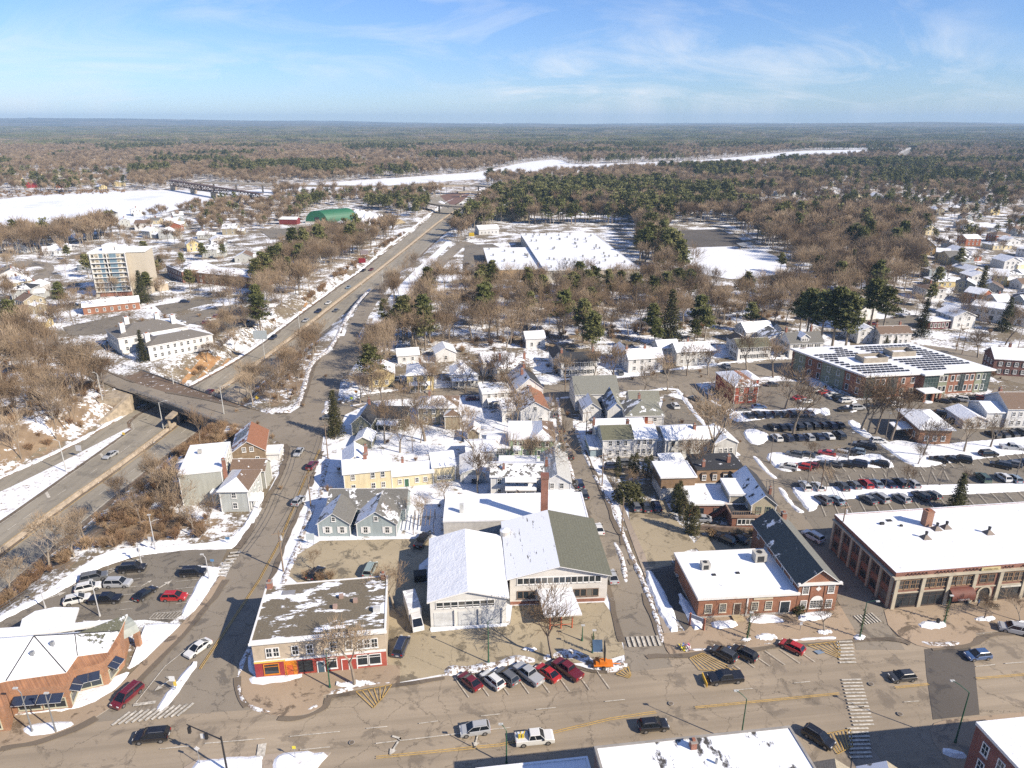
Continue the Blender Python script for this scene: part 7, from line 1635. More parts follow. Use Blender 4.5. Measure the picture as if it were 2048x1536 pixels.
def free(x, y, rad=8.0):
 if y < 1000:
  l = float(np.interp(y, CY, CL)); r = float(np.interp(y, CY, CR))
  if l - 3 < x < r + 3: return False
  if 400 < y < 620 and r < x < r + 14: return False
 for P in CLEAR:
  if inpoly(x, y, P): return False
 if len(fs) and ((fs[:, 0] + 4 - x) ** 2 + (fs[:, 1] + 4 - y) ** 2).min() < rad * rad: return False
 return True
def region(poly, dens, pinef, h0, h1, store=None, chk=True, slim=0.0):
 if store is None: h0 *= 1.38; h1 *= 1.42; slim = max(slim, .45)
 P = W(poly); xs_ = [p[0] for p in P]; ys_ = [p[1] for p in P]
 A = abs(sum(P[i][0] * P[(i + 1) % len(P)][1] - P[(i + 1) % len(P)][0] * P[i][1] for i in range(len(P)))) / 2
 n = int(A * dens / 100); k = 0; t = 0
 while k < n and t < n * 30 + 50:
  t += 1; x = rs.uniform(min(xs_), max(xs_)); y = rs.uniform(min(ys_), max(ys_))
  if not inpoly(x, y, P) or (chk and not free(x, y)): continue
  k += 1; h = rs.uniform(h0, h1)
  nn = noise.noise(Vector((x / 60, y / 60, 0)))
  if store is not None: store.append((x, y, h))
  elif rs.rand() < pinef * (1 + 1.8 * nn): pts_p.append((x, y, h * 1.05))
  elif rs.rand() < slim: pts_s.append((x, y, h))
  else: pts_b.append((x, y, h))
region([(-60, 690), (70, 690), (115, 735), (225, 795), (262, 812), (225, 846), (0, 940), (-60, 960)], 1.9, 0, 10, 14, slim=.85)
region([(-60, 960), (-60, 690), (70, 690), (115, 735), (225, 795), (262, 812), (225, 846), (0, 940)], 2.6, 0, 1.5, 3.5, pts_brush)
R2 = [(95, 1150), (0, 1210), (-40, 1225), (-40, 1200), (95, 1110), (180, 1045), (240, 1000), (320, 940), (375, 885), (470, 862), (482, 878), (455, 890), (350, 925), (345, 1000), (365, 1040), (440, 1048), (470, 1062), (445, 1075), (300, 1088), (180, 1105)]
region(R2, 17, 0, 1.6, 3.6, pts_brush, False); region(R2, 1.7, 0, 6, 10, None, False, .2)
region([(350, 870), (420, 845), (500, 870), (460, 885), (400, 905), (350, 900)], 22, 0, 2, 3.4, pts_brush, False)
region([(320, 930), (440, 1010), (350, 1060), (290, 1000)], 1.4, 0, 6, 9, None, False)
region([(430, 800), (480, 775), (545, 745), (600, 712), (630, 697), (655, 660), (640, 695), (618, 735), (598, 795), (560, 818)], 3.15, 0, 7, 10, slim=.3)
region([(440, 795), (480, 770), (545, 740), (600, 705), (650, 660), (625, 720), (598, 795), (550, 815)], 4, 0, 1.5, 2.6, pts_brush)
region([(385, 755), (370, 735), (400, 715), (440, 700), (480, 690), (520, 660), (560, 630), (620, 590), (600, 610), (540, 655), (480, 700), (430, 740)], 8, 0, 1.5, 3, pts_brush)
region([(400, 720), (440, 660), (480, 650), (490, 690), (440, 710)], 5.25, 0, 5, 8)
region([(470, 655), (520, 645), (520, 600), (520, 560), (560, 520), (640, 480), (700, 470), (800, 470), (780, 485), (700, 532), (640, 572), (570, 620), (500, 665)], 1.8, .10, 11, 14, slim=.35)
region([(700, 560), (760, 520), (840, 455), (800, 470), (720, 520), (640, 570), (600, 600)], 2.5, .05, 2, 4, pts_brush)
region([(690, 700), (715, 690), (690, 790), (700, 800), (760, 780), (790, 700), (830, 690), (860, 700), (800, 660), (760, 680)], 1.93, .1, 10, 13)
region([(760, 700), (790, 650), (830, 600), (870, 568), (930, 570), (990, 575), (1090, 580), (1280, 570), (1370, 565), (1470, 575), (1560, 560), (1640, 600), (1650, 640), (1560, 650), (1480, 655), (1430, 650), (1300, 670), (1200, 690), (1060, 690), (1000, 700), (900, 700), (820, 712)], 1.7, .06, 9, 13, slim=.6)
region([(1500, 640), (1430, 655), (1300, 672), (1200, 690), (1000, 700), (830, 712), (850, 690), (1200, 660), (1490, 615), (1600, 640)], 2.5, 0, 1.5, 3.5, pts_brush)
region([(1580, 520), (1510, 485), (1450, 450), (1340, 448), (1340, 440), (1500, 432), (1700, 430), (1850, 440), (1835, 560), (1790, 600), (1720, 640), (1650, 610), (1590, 560)], 1.9, .07, 11, 15, slim=.3)
region([(1270, 440), (1340, 445), (1335, 490), (1360, 520), (1390, 565), (1280, 560), (1278, 500)], 1.6, .34, 12, 16)
region([(960, 470), (1060, 450), (1260, 448), (1330, 440), (1300, 400), (1060, 395), (1000, 400), (980, 430)], 1.75, .45, 11, 15)
region([(950, 475), (925, 490), (905, 480), (955, 420), (975, 400), (995, 400), (985, 440)], 2.8, .35, 10, 14)
region([(760, 600), (800, 570), (840, 520), (880, 480), (870, 500), (838, 548), (800, 600), (770, 640)], 0.96, .05, 9, 12)
region([(540, 455), (600, 440), (600, 400), (840, 395), (862, 412), (835, 440), (800, 432), (745, 420), (700, 410), (640, 412), (600, 430)], 1.6, .5, 7, 10)
region([(-60, 470), (60, 465), (200, 457), (240, 470), (150, 500), (60, 510), (-60, 520)], 1.57, .03, 11, 15)
region([(230, 450), (270, 436), (340, 425), (400, 412), (440, 405), (480, 400), (470, 430), (380, 440), (300, 445)], .8, .05, 6, 9)
region([(400, 440), (480, 400), (600, 395), (600, 445), (480, 470), (400, 465)], 1.2, .06, 6, 9)
region([(100, 690), (120, 600), (240, 560), (300, 585), (420, 575), (500, 590), (500, 640), (300, 600), (160, 640)], 0.73, .04, 8, 12)
region([(-60, 680), (-60, 530), (55, 530), (55, 660), (70, 690)], 0.7, .15, 7, 12)
region([(1650, 640), (1700, 620), (1830, 600), (1840, 430), (2300, 430), (2300, 760), (2060, 700), (1960, 680), (1860, 660), (1830, 640)], 0.34, .2, 6, 10)
region([(1560, 430), (2400, 420), (2400, 345), (1850, 330), (1640, 340), (1560, 380)], .55, .4, 6, 10)
region([(700, 800), (1100, 770), (1180, 1000), (960, 1000), (690, 900)], 0.42, 0, 6, 10)
region([(950, 590), (1280, 585), (1380, 580), (1390, 625), (1000, 625)], .4, 5, 9, 12)
region([(1090, 700), (1400, 660), (1680, 640), (1750, 680), (1460, 690), (1200, 715)], .25, 5, 9, 13)
region([(960, 400), (1420, 395), (1500, 430), (1330, 440), (1060, 440)], .5, 5, 11, 14)
region([(400, 600), (560, 560), (640, 500), (600, 560), (520, 640)], .3, 5, 10, 13)
region([(150, 560), (60, 540), (160, 470), (400, 460), (520, 470), (400, 590)], .3, .1, 6, 10)
region([(-40, 350), (250, 350), (250, 384), (-40, 392)], .45, .15, 8, 13, None, False)
region([(-40, 385), (250, 380), (250, 386), (-40, 397)], 1.5, 0, 2, 4, pts_brush, False)
# playing-field pines, forest beyond
def fan(y0, y1, dens, hmul=1.0):
 n = int(.735 * (y1 * y1 - y0 * y0) * dens / 100); k = 0
 yy = np.sqrt(rs.uniform(y0 * y0, y1 * y1, n)); xx = rs.uniform(-.735, .735, n) * yy
 for x, y in zip(xx, yy):
  px, py = project(x, y)
  if py > 400 and 540 < px < 1420: continue
  if py > 395 and px <= 540: continue
  if py > 425: continue
  if px > 1640 and py > 345 and rs.rand() < .72: continue
  if py > 345 and px < 260: continue
  pn = noise.noise(Vector((x / 260, y / 190, 4))) + .5 * noise.noise(Vector((x / 70, y / 60, 9)))
  dn = noise.noise(Vector((x / 150, y / 120, 14)))
  if dn < -.38 and rs.rand() < .8: continue
  if not free(x, y, 9): continue
  h = rs.uniform(11, 19) * (1 + .15 * pn)
  bias = .06 if (px > 1000 and 330 < py < 420) else (.05 if py < 300 else -.06)
  if pn + bias > .24: pts_p.append((x, y, h * 1.1))
  else: pts_b.append((x, y, h))
fan(800, 1500, 1.0); fan(1500, 2650, .62)
region([(-60, 1100), (-60, 560), (500, 560), (700, 680), (2100, 560), (2300, 800), (1700, 780), (1250, 1000), (700, 1060), (560, 1180), (400, 1050), (440, 860)], .35, 0, 1, 2.2, pts_brush)
print('woods', len(pts_b), len(pts_p), len(pts_brush), len(pts_s))
def wood_label(x, y):
 px, py = project(x, y)
 if px < 480 and py > 690 and y < 235 and px < 300 and x < -118: return 'bare grey tree in the wood left of the sunken highway', 'bare trees left of the highway'
 if px < 500 and py > 840: return 'bare tree rising from brown brush on the highway bank', 'bare trees on the highway bank'
 if px < 690 and 640 < py <= 840: return 'bare tree in the strip between highway and street', 'bare trees between highway and street'
 if px < 800: return 'bare tree in the wood along the far side of the highway', 'bare trees along the highway'
 if px < 1700: return 'bare tree in the wide wood behind the white houses', 'bare trees behind the white houses'
 return 'bare tree in the right-hand neighbourhood', 'bare trees of the right neighbourhood'
allb = [(p, 'b') for p in pts_b] + [(p, 's') for p in pts_s]
vis = [q for q in allb if -30 < project(*q[0][:2])[0] < 2078]
vis.sort(key=lambda q: q[0][0] ** 2 + q[0][1] ** 2); indiv = vis[:235]; keep = set(id(q) for q in indiv)
for (x, y, h), k in indiv:
 lab, grp = wood_label(x, y); lab = ('tall ' if h > 12.5 else 'small ' if h < 9 else 'middling ') + ('slim-crowned ' if k == 's' else 'spreading ') + lab; tree(rnd.choice(SLIM + MIDB[:1] if k == 's' else BARE + MIDB), x, y, h, lab, 'bare_tree', grp)
rest_b = [q[0] for q in allb if id(q) not in keep]
pv = sorted([p for p in pts_p if -30 < project(*p[:2])[0] < 2078], key=lambda q: q[0] ** 2 + q[1] ** 2)[:110]; kp = set(id(p) for p in pv)
for (x, y, h) in pv:
 qx = project(x, y)[0]; tree(rnd.choice(PINES), x, y, h, ('tall' if h > 17 else 'short' if h < 13 else 'mid-sized') + ' pine among the bare trees ' + ('left of the highway' if qx < 620 else 'beside the highway' if qx < 850 else 'below the industrial plant' if qx < 1280 else 'behind the white houses' if qx < 1650 else 'of the right-hand neighbourhood'), 'pine_tree', 'pines in the nearer woods', 16.0)
rest_p = [p for p in pts_p if id(p) not in kp]
def scatter(name, pts, protos, base_h, label, cat='woodland', zf=terr, scl=None):
 """one object that stands a tree (or patch) on every point"""
 n = len(pts); me = bpy.data.meshes.new(name); me.vertices.add(n)
 co = np.array([(x, y, zf(x, y)) for x, y, _ in pts], dtype=np.float32).ravel(); me.vertices.foreach_set('co', co)
 a = me.attributes.new('rotz', 'FLOAT', 'POINT'); a.data.foreach_set('value', rs.uniform(0, 6.283, n).astype(np.float32))
 a = me.attributes.new('scl', 'FLOAT', 'POINT'); a.data.foreach_set('value', np.array([h / base_h for _, _, h in pts], dtype=np.float32))
 a = me.attributes.new('idx', 'INT', 'POINT'); a.data.foreach_set('value', rs.randint(0, len(protos), n).astype(np.int32))
 o = link(name, me, kind='stuff'); tag(o, label, cat)
 ng = bpy.data.node_groups.new(name, 'GeometryNodeTree'); ng.interface.new_socket('Geometry', in_out='INPUT', socket_type='NodeSocketGeometry'); ng.interface.new_socket('Geometry', in_out='OUTPUT', socket_type='NodeSocketGeometry')
 N, L_ = ng.nodes, ng.links; gi = N.new('NodeGroupInput'); go = N.new('NodeGroupOutput'); iop = N.new('GeometryNodeInstanceOnPoints'); jn = N.new('GeometryNodeJoinGeometry')
 for pm_ in protos[::-1]:
  ob = bpy.data.objects.new('woodland_plant', pm_); oi = N.new('GeometryNodeObjectInfo'); oi.inputs['Object'].default_value = ob; oi.inputs['As Instance'].default_value = True; L_.new(oi.outputs['Geometry'], jn.inputs[0])
 def at(nm, ty):
  q = N.new('GeometryNodeInputNamedAttribute'); q.data_type = ty; q.inputs['Name'].default_value = nm; return q.outputs['Attribute']
 L_.new(gi.outputs[0], iop.inputs['Points']); L_.new(jn.outputs[0], iop.inputs['Instance']); iop.inputs['Pick Instance'].default_value = True; L_.new(at('idx', 'INT'), iop.inputs['Instance Index'])
 cx_ = N.new('ShaderNodeCombineXYZ'); L_.new(at('rotz', 'FLOAT'), cx_.inputs['Z']); L_.new(cx_.outputs[0], iop.inputs['Rotation']); cs = N.new('ShaderNodeCombineXYZ'); sa = at('scl', 'FLOAT')
 for i in range(3): L_.new(sa, cs.inputs[i])
 L_.new(cs.outputs[0], iop.inputs['Scale']); L_.new(iop.outputs[0], go.inputs[0])
 md = o.modifiers.new('scatter', 'NODES'); md.node_group = ng
 return o
def joinm(a, b, name):
 bm = bmesh.new(); bm.from_mesh(a); k = len(a.materials); bm.faces.ensure_lookup_table(); n0 = len(bm.faces); bm.from_mesh(b); bm.faces.ensure_lookup_table()
 me = bpy.data.meshes.new(name); mats = list(a.materials) + list(b.materials)
 for f in bm.faces[n0:]: f.material_index += k
 bm.to_mesh(me); bm.free()
 for m_ in mats: me.materials.append(m_)
 return me
mid = [p for p in rest_b if p[1] < 520]; farb = [p for p in rest_b if p[1] >= 520]
BJ = [joinm(t, c, 'bare_tree') for t, c in SLIM[:3] + MIDB]; FJ = [joinm(t, c, 'bare_tree') for t, c in FARB]; PJ = [joinm(t, c, 'pine_tree') for t, c in FPINE]; PN = [joinm(t, c, 'pine_tree') for t, c in PINES]
scatter('bare_woodland', mid, BJ, 14.0, 'leafless grey-brown woodland between the town and the industrial plant')
scatter('far_bare_woodland', farb, FJ, 14.0, 'hazy leafless woodland stretching away beyond the town and river')
scatter('pine_woodland', [p for p in rest_p if p[1] < 520], PN, 16.0, 'green pines mixed in the middle-distance woods')
scatter('far_pine_woodland', [p for p in rest_p if p[1] >= 520], PJ, 16.0, 'dark green pine woods toward the river and horizon')
scatter('roadside_brush', pts_brush, [b_.mesh('brush') for b_ in BUSH], 2.6, 'rusty brown leafless brush on the highway banks and wood floors', 'brush')
# canopy patches for the plain beyond
def patch(seed, pinef):
 R = random.Random(seed); B_ = MB()
 for k in range(42):
  x, y = R.uniform(-38, 38), R.uniform(-38, 38); isp = R.random() < pinef; h = R.uniform(8, 13)
  for q in range(26):
   az = R.uniform(0, 6.28); rr = R.uniform(0, 4.2); z = h * R.uniform(.35, 1.0) * (1 - .04 * rr)
   s = 1.6 if isp else 1.25; d = Vector((R.uniform(-1, 1), R.uniform(-1, 1), R.uniform(.2, 1.4))).normalized(); o = Vector((x + math.cos(az) * rr, y + math.sin(az) * rr, z)); u = d.orthogonal().normalized() * s * (.45 if isp else .13)
   j = len(B_.v); B_.v += [tuple(o - u), tuple(o + u), tuple(o + d * s * 1.4)]; B_.f.append((j, j + 1, j + 2)); B_.m.append(B_.mi(M_PINE if isp else M_TWIG))
 return B_.mesh('canopy')
PB = [patch(1, .12), patch(2, .2), patch(3, .75), patch(4, .9)]
pp = [[], []]; n = int(.74 * (7600 ** 2 - 2550 ** 2) / 4300); yy = np.sqrt(rs.uniform(2550 ** 2, 7600 ** 2, n)); xx = rs.uniform(-.74, .74, n) * yy
for x, y in zip(xx, yy):
 if any(inpoly(x, y, P) for P in RIVER) or noise.noise(Vector((x / 500, y / 400, 3))) < -.42: continue
 pp[1 if noise.noise(Vector((x / 600, y / 330, 4))) + .5 * noise.noise(Vector((x / 150, y / 100, 8))) > .12 else 0].append((x, y, rs.uniform(.85, 1.2)))
scatter('distant_bare_woods', pp[0], PB[:2], 1.0, 'faint grey-brown woods on the far plain', zf=lambda x, y: max(terr(x, y), 0) + (2 if y > 2600 else 0)); scatter('distant_pine_woods', pp[1], PB[2:], 1.0, 'blue-green conifer woods on the far plain', zf=lambda x, y: max(terr(x, y), 0) + (2 if y > 2600 else 0))

# ================================================================== vehicles
M_PAINT = paint_by_object('car_paint', 0.28, 0.6)
M_CGL = plain((0.012, 0.015, 0.02), 0.06, 0.02); M_TYRE = plain((0.02, 0.02, 0.02), .85); M_RIM = plain((0.35, .35, .36), .35, .1, .7)
M_HL = plain((0.7, .7, .68), .15, .02); M_TL = plain((0.35, .01, .01), .25, .02); M_BLKP = plain((0.02, .02, .022), .6)
def prof_body(P, w, wheels, r=.36):
 """side profile (x,z) extruded across the car with tucked sills and wheel arches"""
 bot = []; z0 = .24
 xs0, xs1 = P[0][0], P[-1][0]
 pts = [(xs0, z0 + .1)]
 for wx in sorted(wheels):
  for k in range(7): t = math.pi * (1 - k / 6); pts.append((wx + (r + .06) * math.cos(t), max(z0, .33 + (r + .04) * math.sin(t))))
 pts.append((xs1, z0 + .1)); prof = pts + P[::-1]
 mb = MB(); k = mb.mi(M_PAINT); n = len(prof); cx_ = sum(p[0] for p in prof) / n
 rings = []
 for y, ins in ((-w / 2, .05), (-w / 2 + .07, 0), (w / 2 - .07, 0), (w / 2, .05)):
  ring = []
  for x, z in prof:
   ring.append(len(mb.v)); zz = z - (ins if z > .75 else 0); mb.v.append((x - math.copysign(ins if abs(x) > xs1 * .9 else 0, x), y, zz))
  rings.append(ring)
 for a, b_ in zip(rings, rings[1:]):
  for i in range(n): j = (i + 1) % n; mb.f.append((a[i], a[j], b_[j], b_[i])); mb.m.append(k)
 mb.f.append(tuple(rings[0][::-1])); mb.m.append(k); mb.f.append(tuple(rings[-1])); mb.m.append(k)
 return mb
def frus(mb, x0, x1, xa, xb, y0, y1, z0, z1, mat, top=None):
 i = len(mb.v); mb.v += [(x0, -y0, z0), (x1, -y0, z0), (x1, y0, z0), (x0, y0, z0), (xa, -y1, z1), (xb, -y1, z1), (xb, y1, z1), (xa, y1, z1)]
 k = mb.mi(mat); kt = mb.mi(top) if top else k
 for q in ((0, 1, 5, 4), (1, 2, 6, 5), (2, 3, 7, 6), (3, 0, 4, 7)): mb.f.append(tuple(i + a for a in q)); mb.m.append(k)
 mb.f.append((i + 4, i + 5, i + 6, i + 7)); mb.m.append(kt)
TYPES = {}
def car_type(nm, L, w, prof, gh, wheels, hh, r=.34):
 """gh: greenhouse (base x0,x1, roof xa,xb, belt z, roof z)"""
 b_ = prof_body(prof, w, wheels, r); x0, x1, xa, xb, zb, zr = gh
 frus(b_, xa - .02, xb + .02, xa + .08, xb - .1, w / 2 - .26, w / 2 - .33, zr - .02, zr + .05, M_PAINT)
 for s in (-1, 1):
  for (p, q) in (((x0, zb), (xa, zr)), ((x1, zb), (xb, zr)), (((x0 + x1) / 2 - .1, zb), ((xa + xb) / 2 - .1, zr))):
   b_.tube((p[0], s * (w / 2 - .07), p[1]), (q[0], s * (w / 2 - .27), q[1]), .045, .04, 4, M_PAINT, False)
 if nm in ('suv', 'crossover', 'van'):
  for s in (-1, 1): b_.tube((xa + .2, s * (w / 2 - .36), zr + .1), (xb - .4, s * (w / 2 - .36), zr + .1), .025, .025, 4, M_METAL)
 body = b_.mesh('body'); g = MB(); frus(g, x0 + .02, x1 - .02, xa, xb, w / 2 - .07, w / 2 - .28, zb - .02, zr, M_CGL); gm = g.mesh('windows')
 wm = MB(); wm.tube((0, -.11, 0), (0, .11, 0), r, r, 14, M_TYRE); wm.tube((0, -.12, 0), (0, .12, 0), r * .62, r * .62, 10, M_RIM); wmm = wm.mesh('wheel')
 hl = MB(); hl.box(-.04, -.2, -.07, .05, .2, .08, M_HL); tl = MB(); tl.box(-.05, -.16, -.12, .04, .16, .13, M_TL)
 mi_ = MB(); mi_.box(-.1, -.1, -.07, .1, .1, .09, M_BLKP)
 pl_ = MB(); pl_.box(-.02, -.26, -.07, .02, .26, .07, plain((0.6, .6, .58)))
 extra = []
 if nm == 'pickup':
  e = MB(); bx0, bx1 = -L / 2 + .06, x0 - .12
  e.box(bx0, -w / 2 + .12, zb - .22, bx1, w / 2 - .12, zb + .012, M_BLKP); extra.append(('bed_cover', e.mesh('bed_cover'), (0, 0, 0)))
 TYPES[nm] = dict(L=L, w=w, body=body, glass=gm, wheel=wmm, wheels=wheels, r=r, head=hl.mesh('headlight'), tail=tl.mesh('tail_light'), hz=hh, mirror=mi_.mesh('mirror'), plate=pl_.mesh('number_plate'), gh=gh, extra=extra)
car_type('sedan', 4.7, 1.82, [(-2.33, .5), (-2.3, .93), (-1.75, 1.0), (-.9, .98), (.9, .93), (1.9, .82), (2.25, .68), (2.33, .45)], (-1.95, 1.2, -1.05, .25, .96, 1.42), (-1.4, 1.4), .66)
car_type('hatchback', 4.2, 1.78, [(-2.08, .5), (-2.08, .98), (-1.9, 1.0), (-.9, .99), (.8, .96), (1.7, .85), (2.02, .7), (2.08, .45)], (-2.0, 1.15, -1.55, .25, .98, 1.48), (-1.3, 1.28), .7)
car_type('crossover', 4.55, 1.85, [(-2.25, .55), (-2.25, 1.05), (-2.1, 1.08), (-.9, 1.06), (.95, 1.04), (1.9, .95), (2.2, .8), (2.26, .5)], (-2.15, 1.25, -1.75, .35, 1.05, 1.62), (-1.38, 1.4), .78, .36)
car_type('suv', 4.95, 1.93, [(-2.45, .58), (-2.46, 1.12), (-2.35, 1.14), (-1, 1.13), (1.05, 1.12), (2.15, 1.05), (2.42, .9), (2.46, .52)], (-2.38, 1.3, -2.1, .55, 1.12, 1.76), (-1.5, 1.5), .86, .39)
car_type('van', 5.1, 1.95, [(-2.53, .5), (-2.54, 1.05), (-2.4, 1.08), (-1, 1.06), (1.3, 1.02), (2.15, .9), (2.45, .72), (2.54, .48)], (-2.46, 1.7, -2.2, .7, 1.05, 1.74), (-1.55, 1.6), .76, .35)
car_type('pickup', 5.7, 1.98, [(-2.83, .62), (-2.84, 1.15), (-2.7, 1.17), (-1, 1.17), (1.2, 1.17), (2.5, 1.1), (2.8, .95), (2.84, .58)], (-.95, 1.45, -.75, .75, 1.15, 1.82), (-1.75, 1.85), .9, .40)
COL = {'black': (.012, .012, .014), 'white': (.62, .62, .60), 'silver': (.36, .37, .38), 'grey': (.12, .125, .13), 'red': (.38, .02, .02), 'dark red': (.13, .012, .018), 'navy': (.015, .025, .06), 'blue': (.05, .10, .22), 'green': (.04, .075, .05), 'pale green': (.26, .32, .30), 'light blue': (.22, .28, .33), 'dark grey': (.04, .042, .045)}
def car(px, py, head, ty, c, label, group=None, z=0.03, world=None, detail=True, hw=False, nm=None):
 T = TYPES[ty]; x, y = world or (GH(px, py) if hw else G(px, py))
 if hw: z = zh(y) + .11
 r = empty(nm or {'suv': 'parked_suv', 'van': 'minivan', 'pickup': 'pickup_truck'}.get(ty, ty) if ty in ('suv', 'van', 'pickup') else (ty + '_car' if ty != 'crossover' else 'crossover_car'), (x, y, z), R_(head), label, {'pickup': 'pickup truck', 'van': 'minivan'}.get(ty, 'car'), group)
 if r.name.startswith('parked_suv'): r.name = 'suv_car'
 cc = (*COL[c], 1)
 o = link('body', T['body'], r); o.color = cc; link('windows', T['glass'], r)
 for wx in T['wheels']:
  for s in (-1, 1): link('wheel', T['wheel'], r, (wx, s * (T['w'] / 2 - .1), T['r']))
 if detail:
  for s in (-1, 1):
   link('headlight', T['head'], r, (T['L'] / 2 - .12, s * (T['w'] / 2 - .3), T['hz'])); link('tail_light', T['tail'], r, (-T['L'] / 2 + .04, s * (T['w'] / 2 - .22), T['hz'] + .12))
   link('mirror', T['mirror'], r, (T['gh'][1] - .25, s * (T['w'] / 2 + .08), T['gh'][4] + .06))
  link('number_plate', T['plate'], r, (-T['L'] / 2 - .01, 0, T['hz'] - .1))
 for nm, me, loc in T['extra']: link(nm, me, r, loc)
 return r
D = lambda a, b_: math.degrees(math.atan2(G(*b_)[1] - G(*a)[1], G(*b_)[0] - G(*a)[0]))
car(305, 1479, 187, 'suv', 'black', 'large black sport-utility driving left at the bottom-left junction')
car(256, 1398, D((280, 1376), (234, 1416)), 'van', 'dark red', 'dark red minivan turning down to the crosswalk by the corner bank')
car(950, 1465, 190, 'crossover', 'silver', 'silver crossover driving left beside the left-turn arrow')
wp = car(1069, 1483, 7, 'pickup', 'white', 'white pickup with yellow equipment in its open bed')
for dx_ in (-2.4, -1.9): m = MB(); m.tube((dx_, -.4, 1.1), (dx_ + .5, .4, 1.75), .07, .07, 6, plain((0.7, .5, .02))); m.box(dx_, -.3, 1.1, dx_ + .35, .2, 1.5, plain((0.5, .38, .03))); m.build('equipment', wp)
car(1306, 1457, 7, 'crossover', 'black', 'black crossover driving right near the bottom roof edge')
bp = car(1450, 1362, 187, 'pickup', 'black', 'black pickup carrying a yellow snow plough on main street')
m = MB(); m.prism([(3.35, -1.25), (3.5, -1.2), (3.65, 1.25), (3.5, 1.3)], .25, 1.0, plain((0.68, .42, .05))); m.build('plough_blade', bp); m = MB(); m.tube((2.7, -.3, .5), (3.5, -.3, .5), .07, .07, 6, M_BLKP); m.tube((2.7, .3, .5), (3.5, .3, .5), .07, .07, 6, M_BLKP); m.build('plough_arm', bp)
car(1803, 1359, 187, 'hatchback', 'dark grey', 'dark hatchback driving left past the dark asphalt patch')
car(1954, 1316, 187, 'hatchback', 'blue', 'blue hatchback driving left at the right end of main street')
hd = D((1083, 1370), (1034, 1332))
for px, py, ty, c, lab in ((940, 1368, 'sedan', 'dark red', 'dark maroon sedan, leftmost of the six angle-parked cars'), (985, 1366, 'crossover', 'white', 'white crossover angle-parked between maroon sedan and grey crossover'), (1014, 1359, 'crossover', 'grey', 'grey crossover angle-parked beside the silver pickup'), (1057, 1354, 'pickup', 'silver', 'silver pickup with black bed cover, angle-parked at the kerb'), (1095, 1351, 'sedan', 'red', 'red sedan angle-parked between the two pickups'), (1135, 1345, 'pickup', 'dark red', 'dark red pickup with snow in its bed, right end of the angle parking'),
 (1447, 1314, 'crossover', 'dark grey', 'dark grey crossover angle-parked beside yellow hatching'), (1487, 1313, 'crossover', 'black', 'black crossover angle-parked in front of the brick bank'), (1583, 1299, 'hatchback', 'red', 'bright red hatchback angle-parked before the brick bank')):
 car(px, py, hd + (4 if px > 1400 else 0), ty, c, lab)
car(2027, 1264, 158, 'suv', 'silver', 'silver-grey sport-utility angle-parked at the right edge'); car(1636, 1481, -48, 'crossover', 'black', 'black crossover angle-parked beyond the long snowy shop roof')
car(598, 908, -92, 'sedan', 'silver', 'silver sedan coming down the street below the junction'); car(625, 935, 82, 'crossover', 'dark red', 'dark red crossover going up the street, half in shade'); car(598, 1006, 80, 'crossover', 'silver', 'silver crossover in the street beside the blue house'); car(397, 1302, 240, 'sedan', 'white', 'pale car emerging from the big building shadow on the street')
car(741, 1144, 85, 'van', 'pale green', 'pale green minivan on the sandy lot behind the beige block'); car(632, 1152, 70, 'crossover', 'black', 'dark car beside shrubs behind the beige block'); car(845, 1086, 75, 'pickup', 'black', 'black pickup in shade by the blue house yard'); car(803, 1298, 82, 'van', 'navy', 'navy minivan parked beside the beige block and box truck')
for px, py, h_, ty, c, lab in ((267, 1142, 8, 'suv', 'black', 'black sport-utility at the top of the bank car park'), (388, 1150, 4, 'suv', 'black', 'black sport-utility beside the snow strip of the bank car park'), (190, 1160, 25, 'suv', 'grey', 'grey jeep-like car with snowy roof, upper left of the bank car park'), (178, 1180, 25, 'crossover', 'white', 'white crossover under the lamp post in the bank car park'), (238, 1172, 2, 'suv', 'silver', 'silver sport-utility in the middle of the bank car park'), (156, 1204, 25, 'crossover', 'white', 'white crossover at the end of the row by the drive-through roof'), (213, 1204, 4, 'pickup', 'black', 'black pickup in the bank car park'), (292, 1192, 68, 'sedan', 'black', 'black sedan leaving through the bank car park aisle'), (350, 1199, 2, 'crossover', 'red', 'red crossover in the bank car park')):
 car(px, py, h_, ty, c, lab)
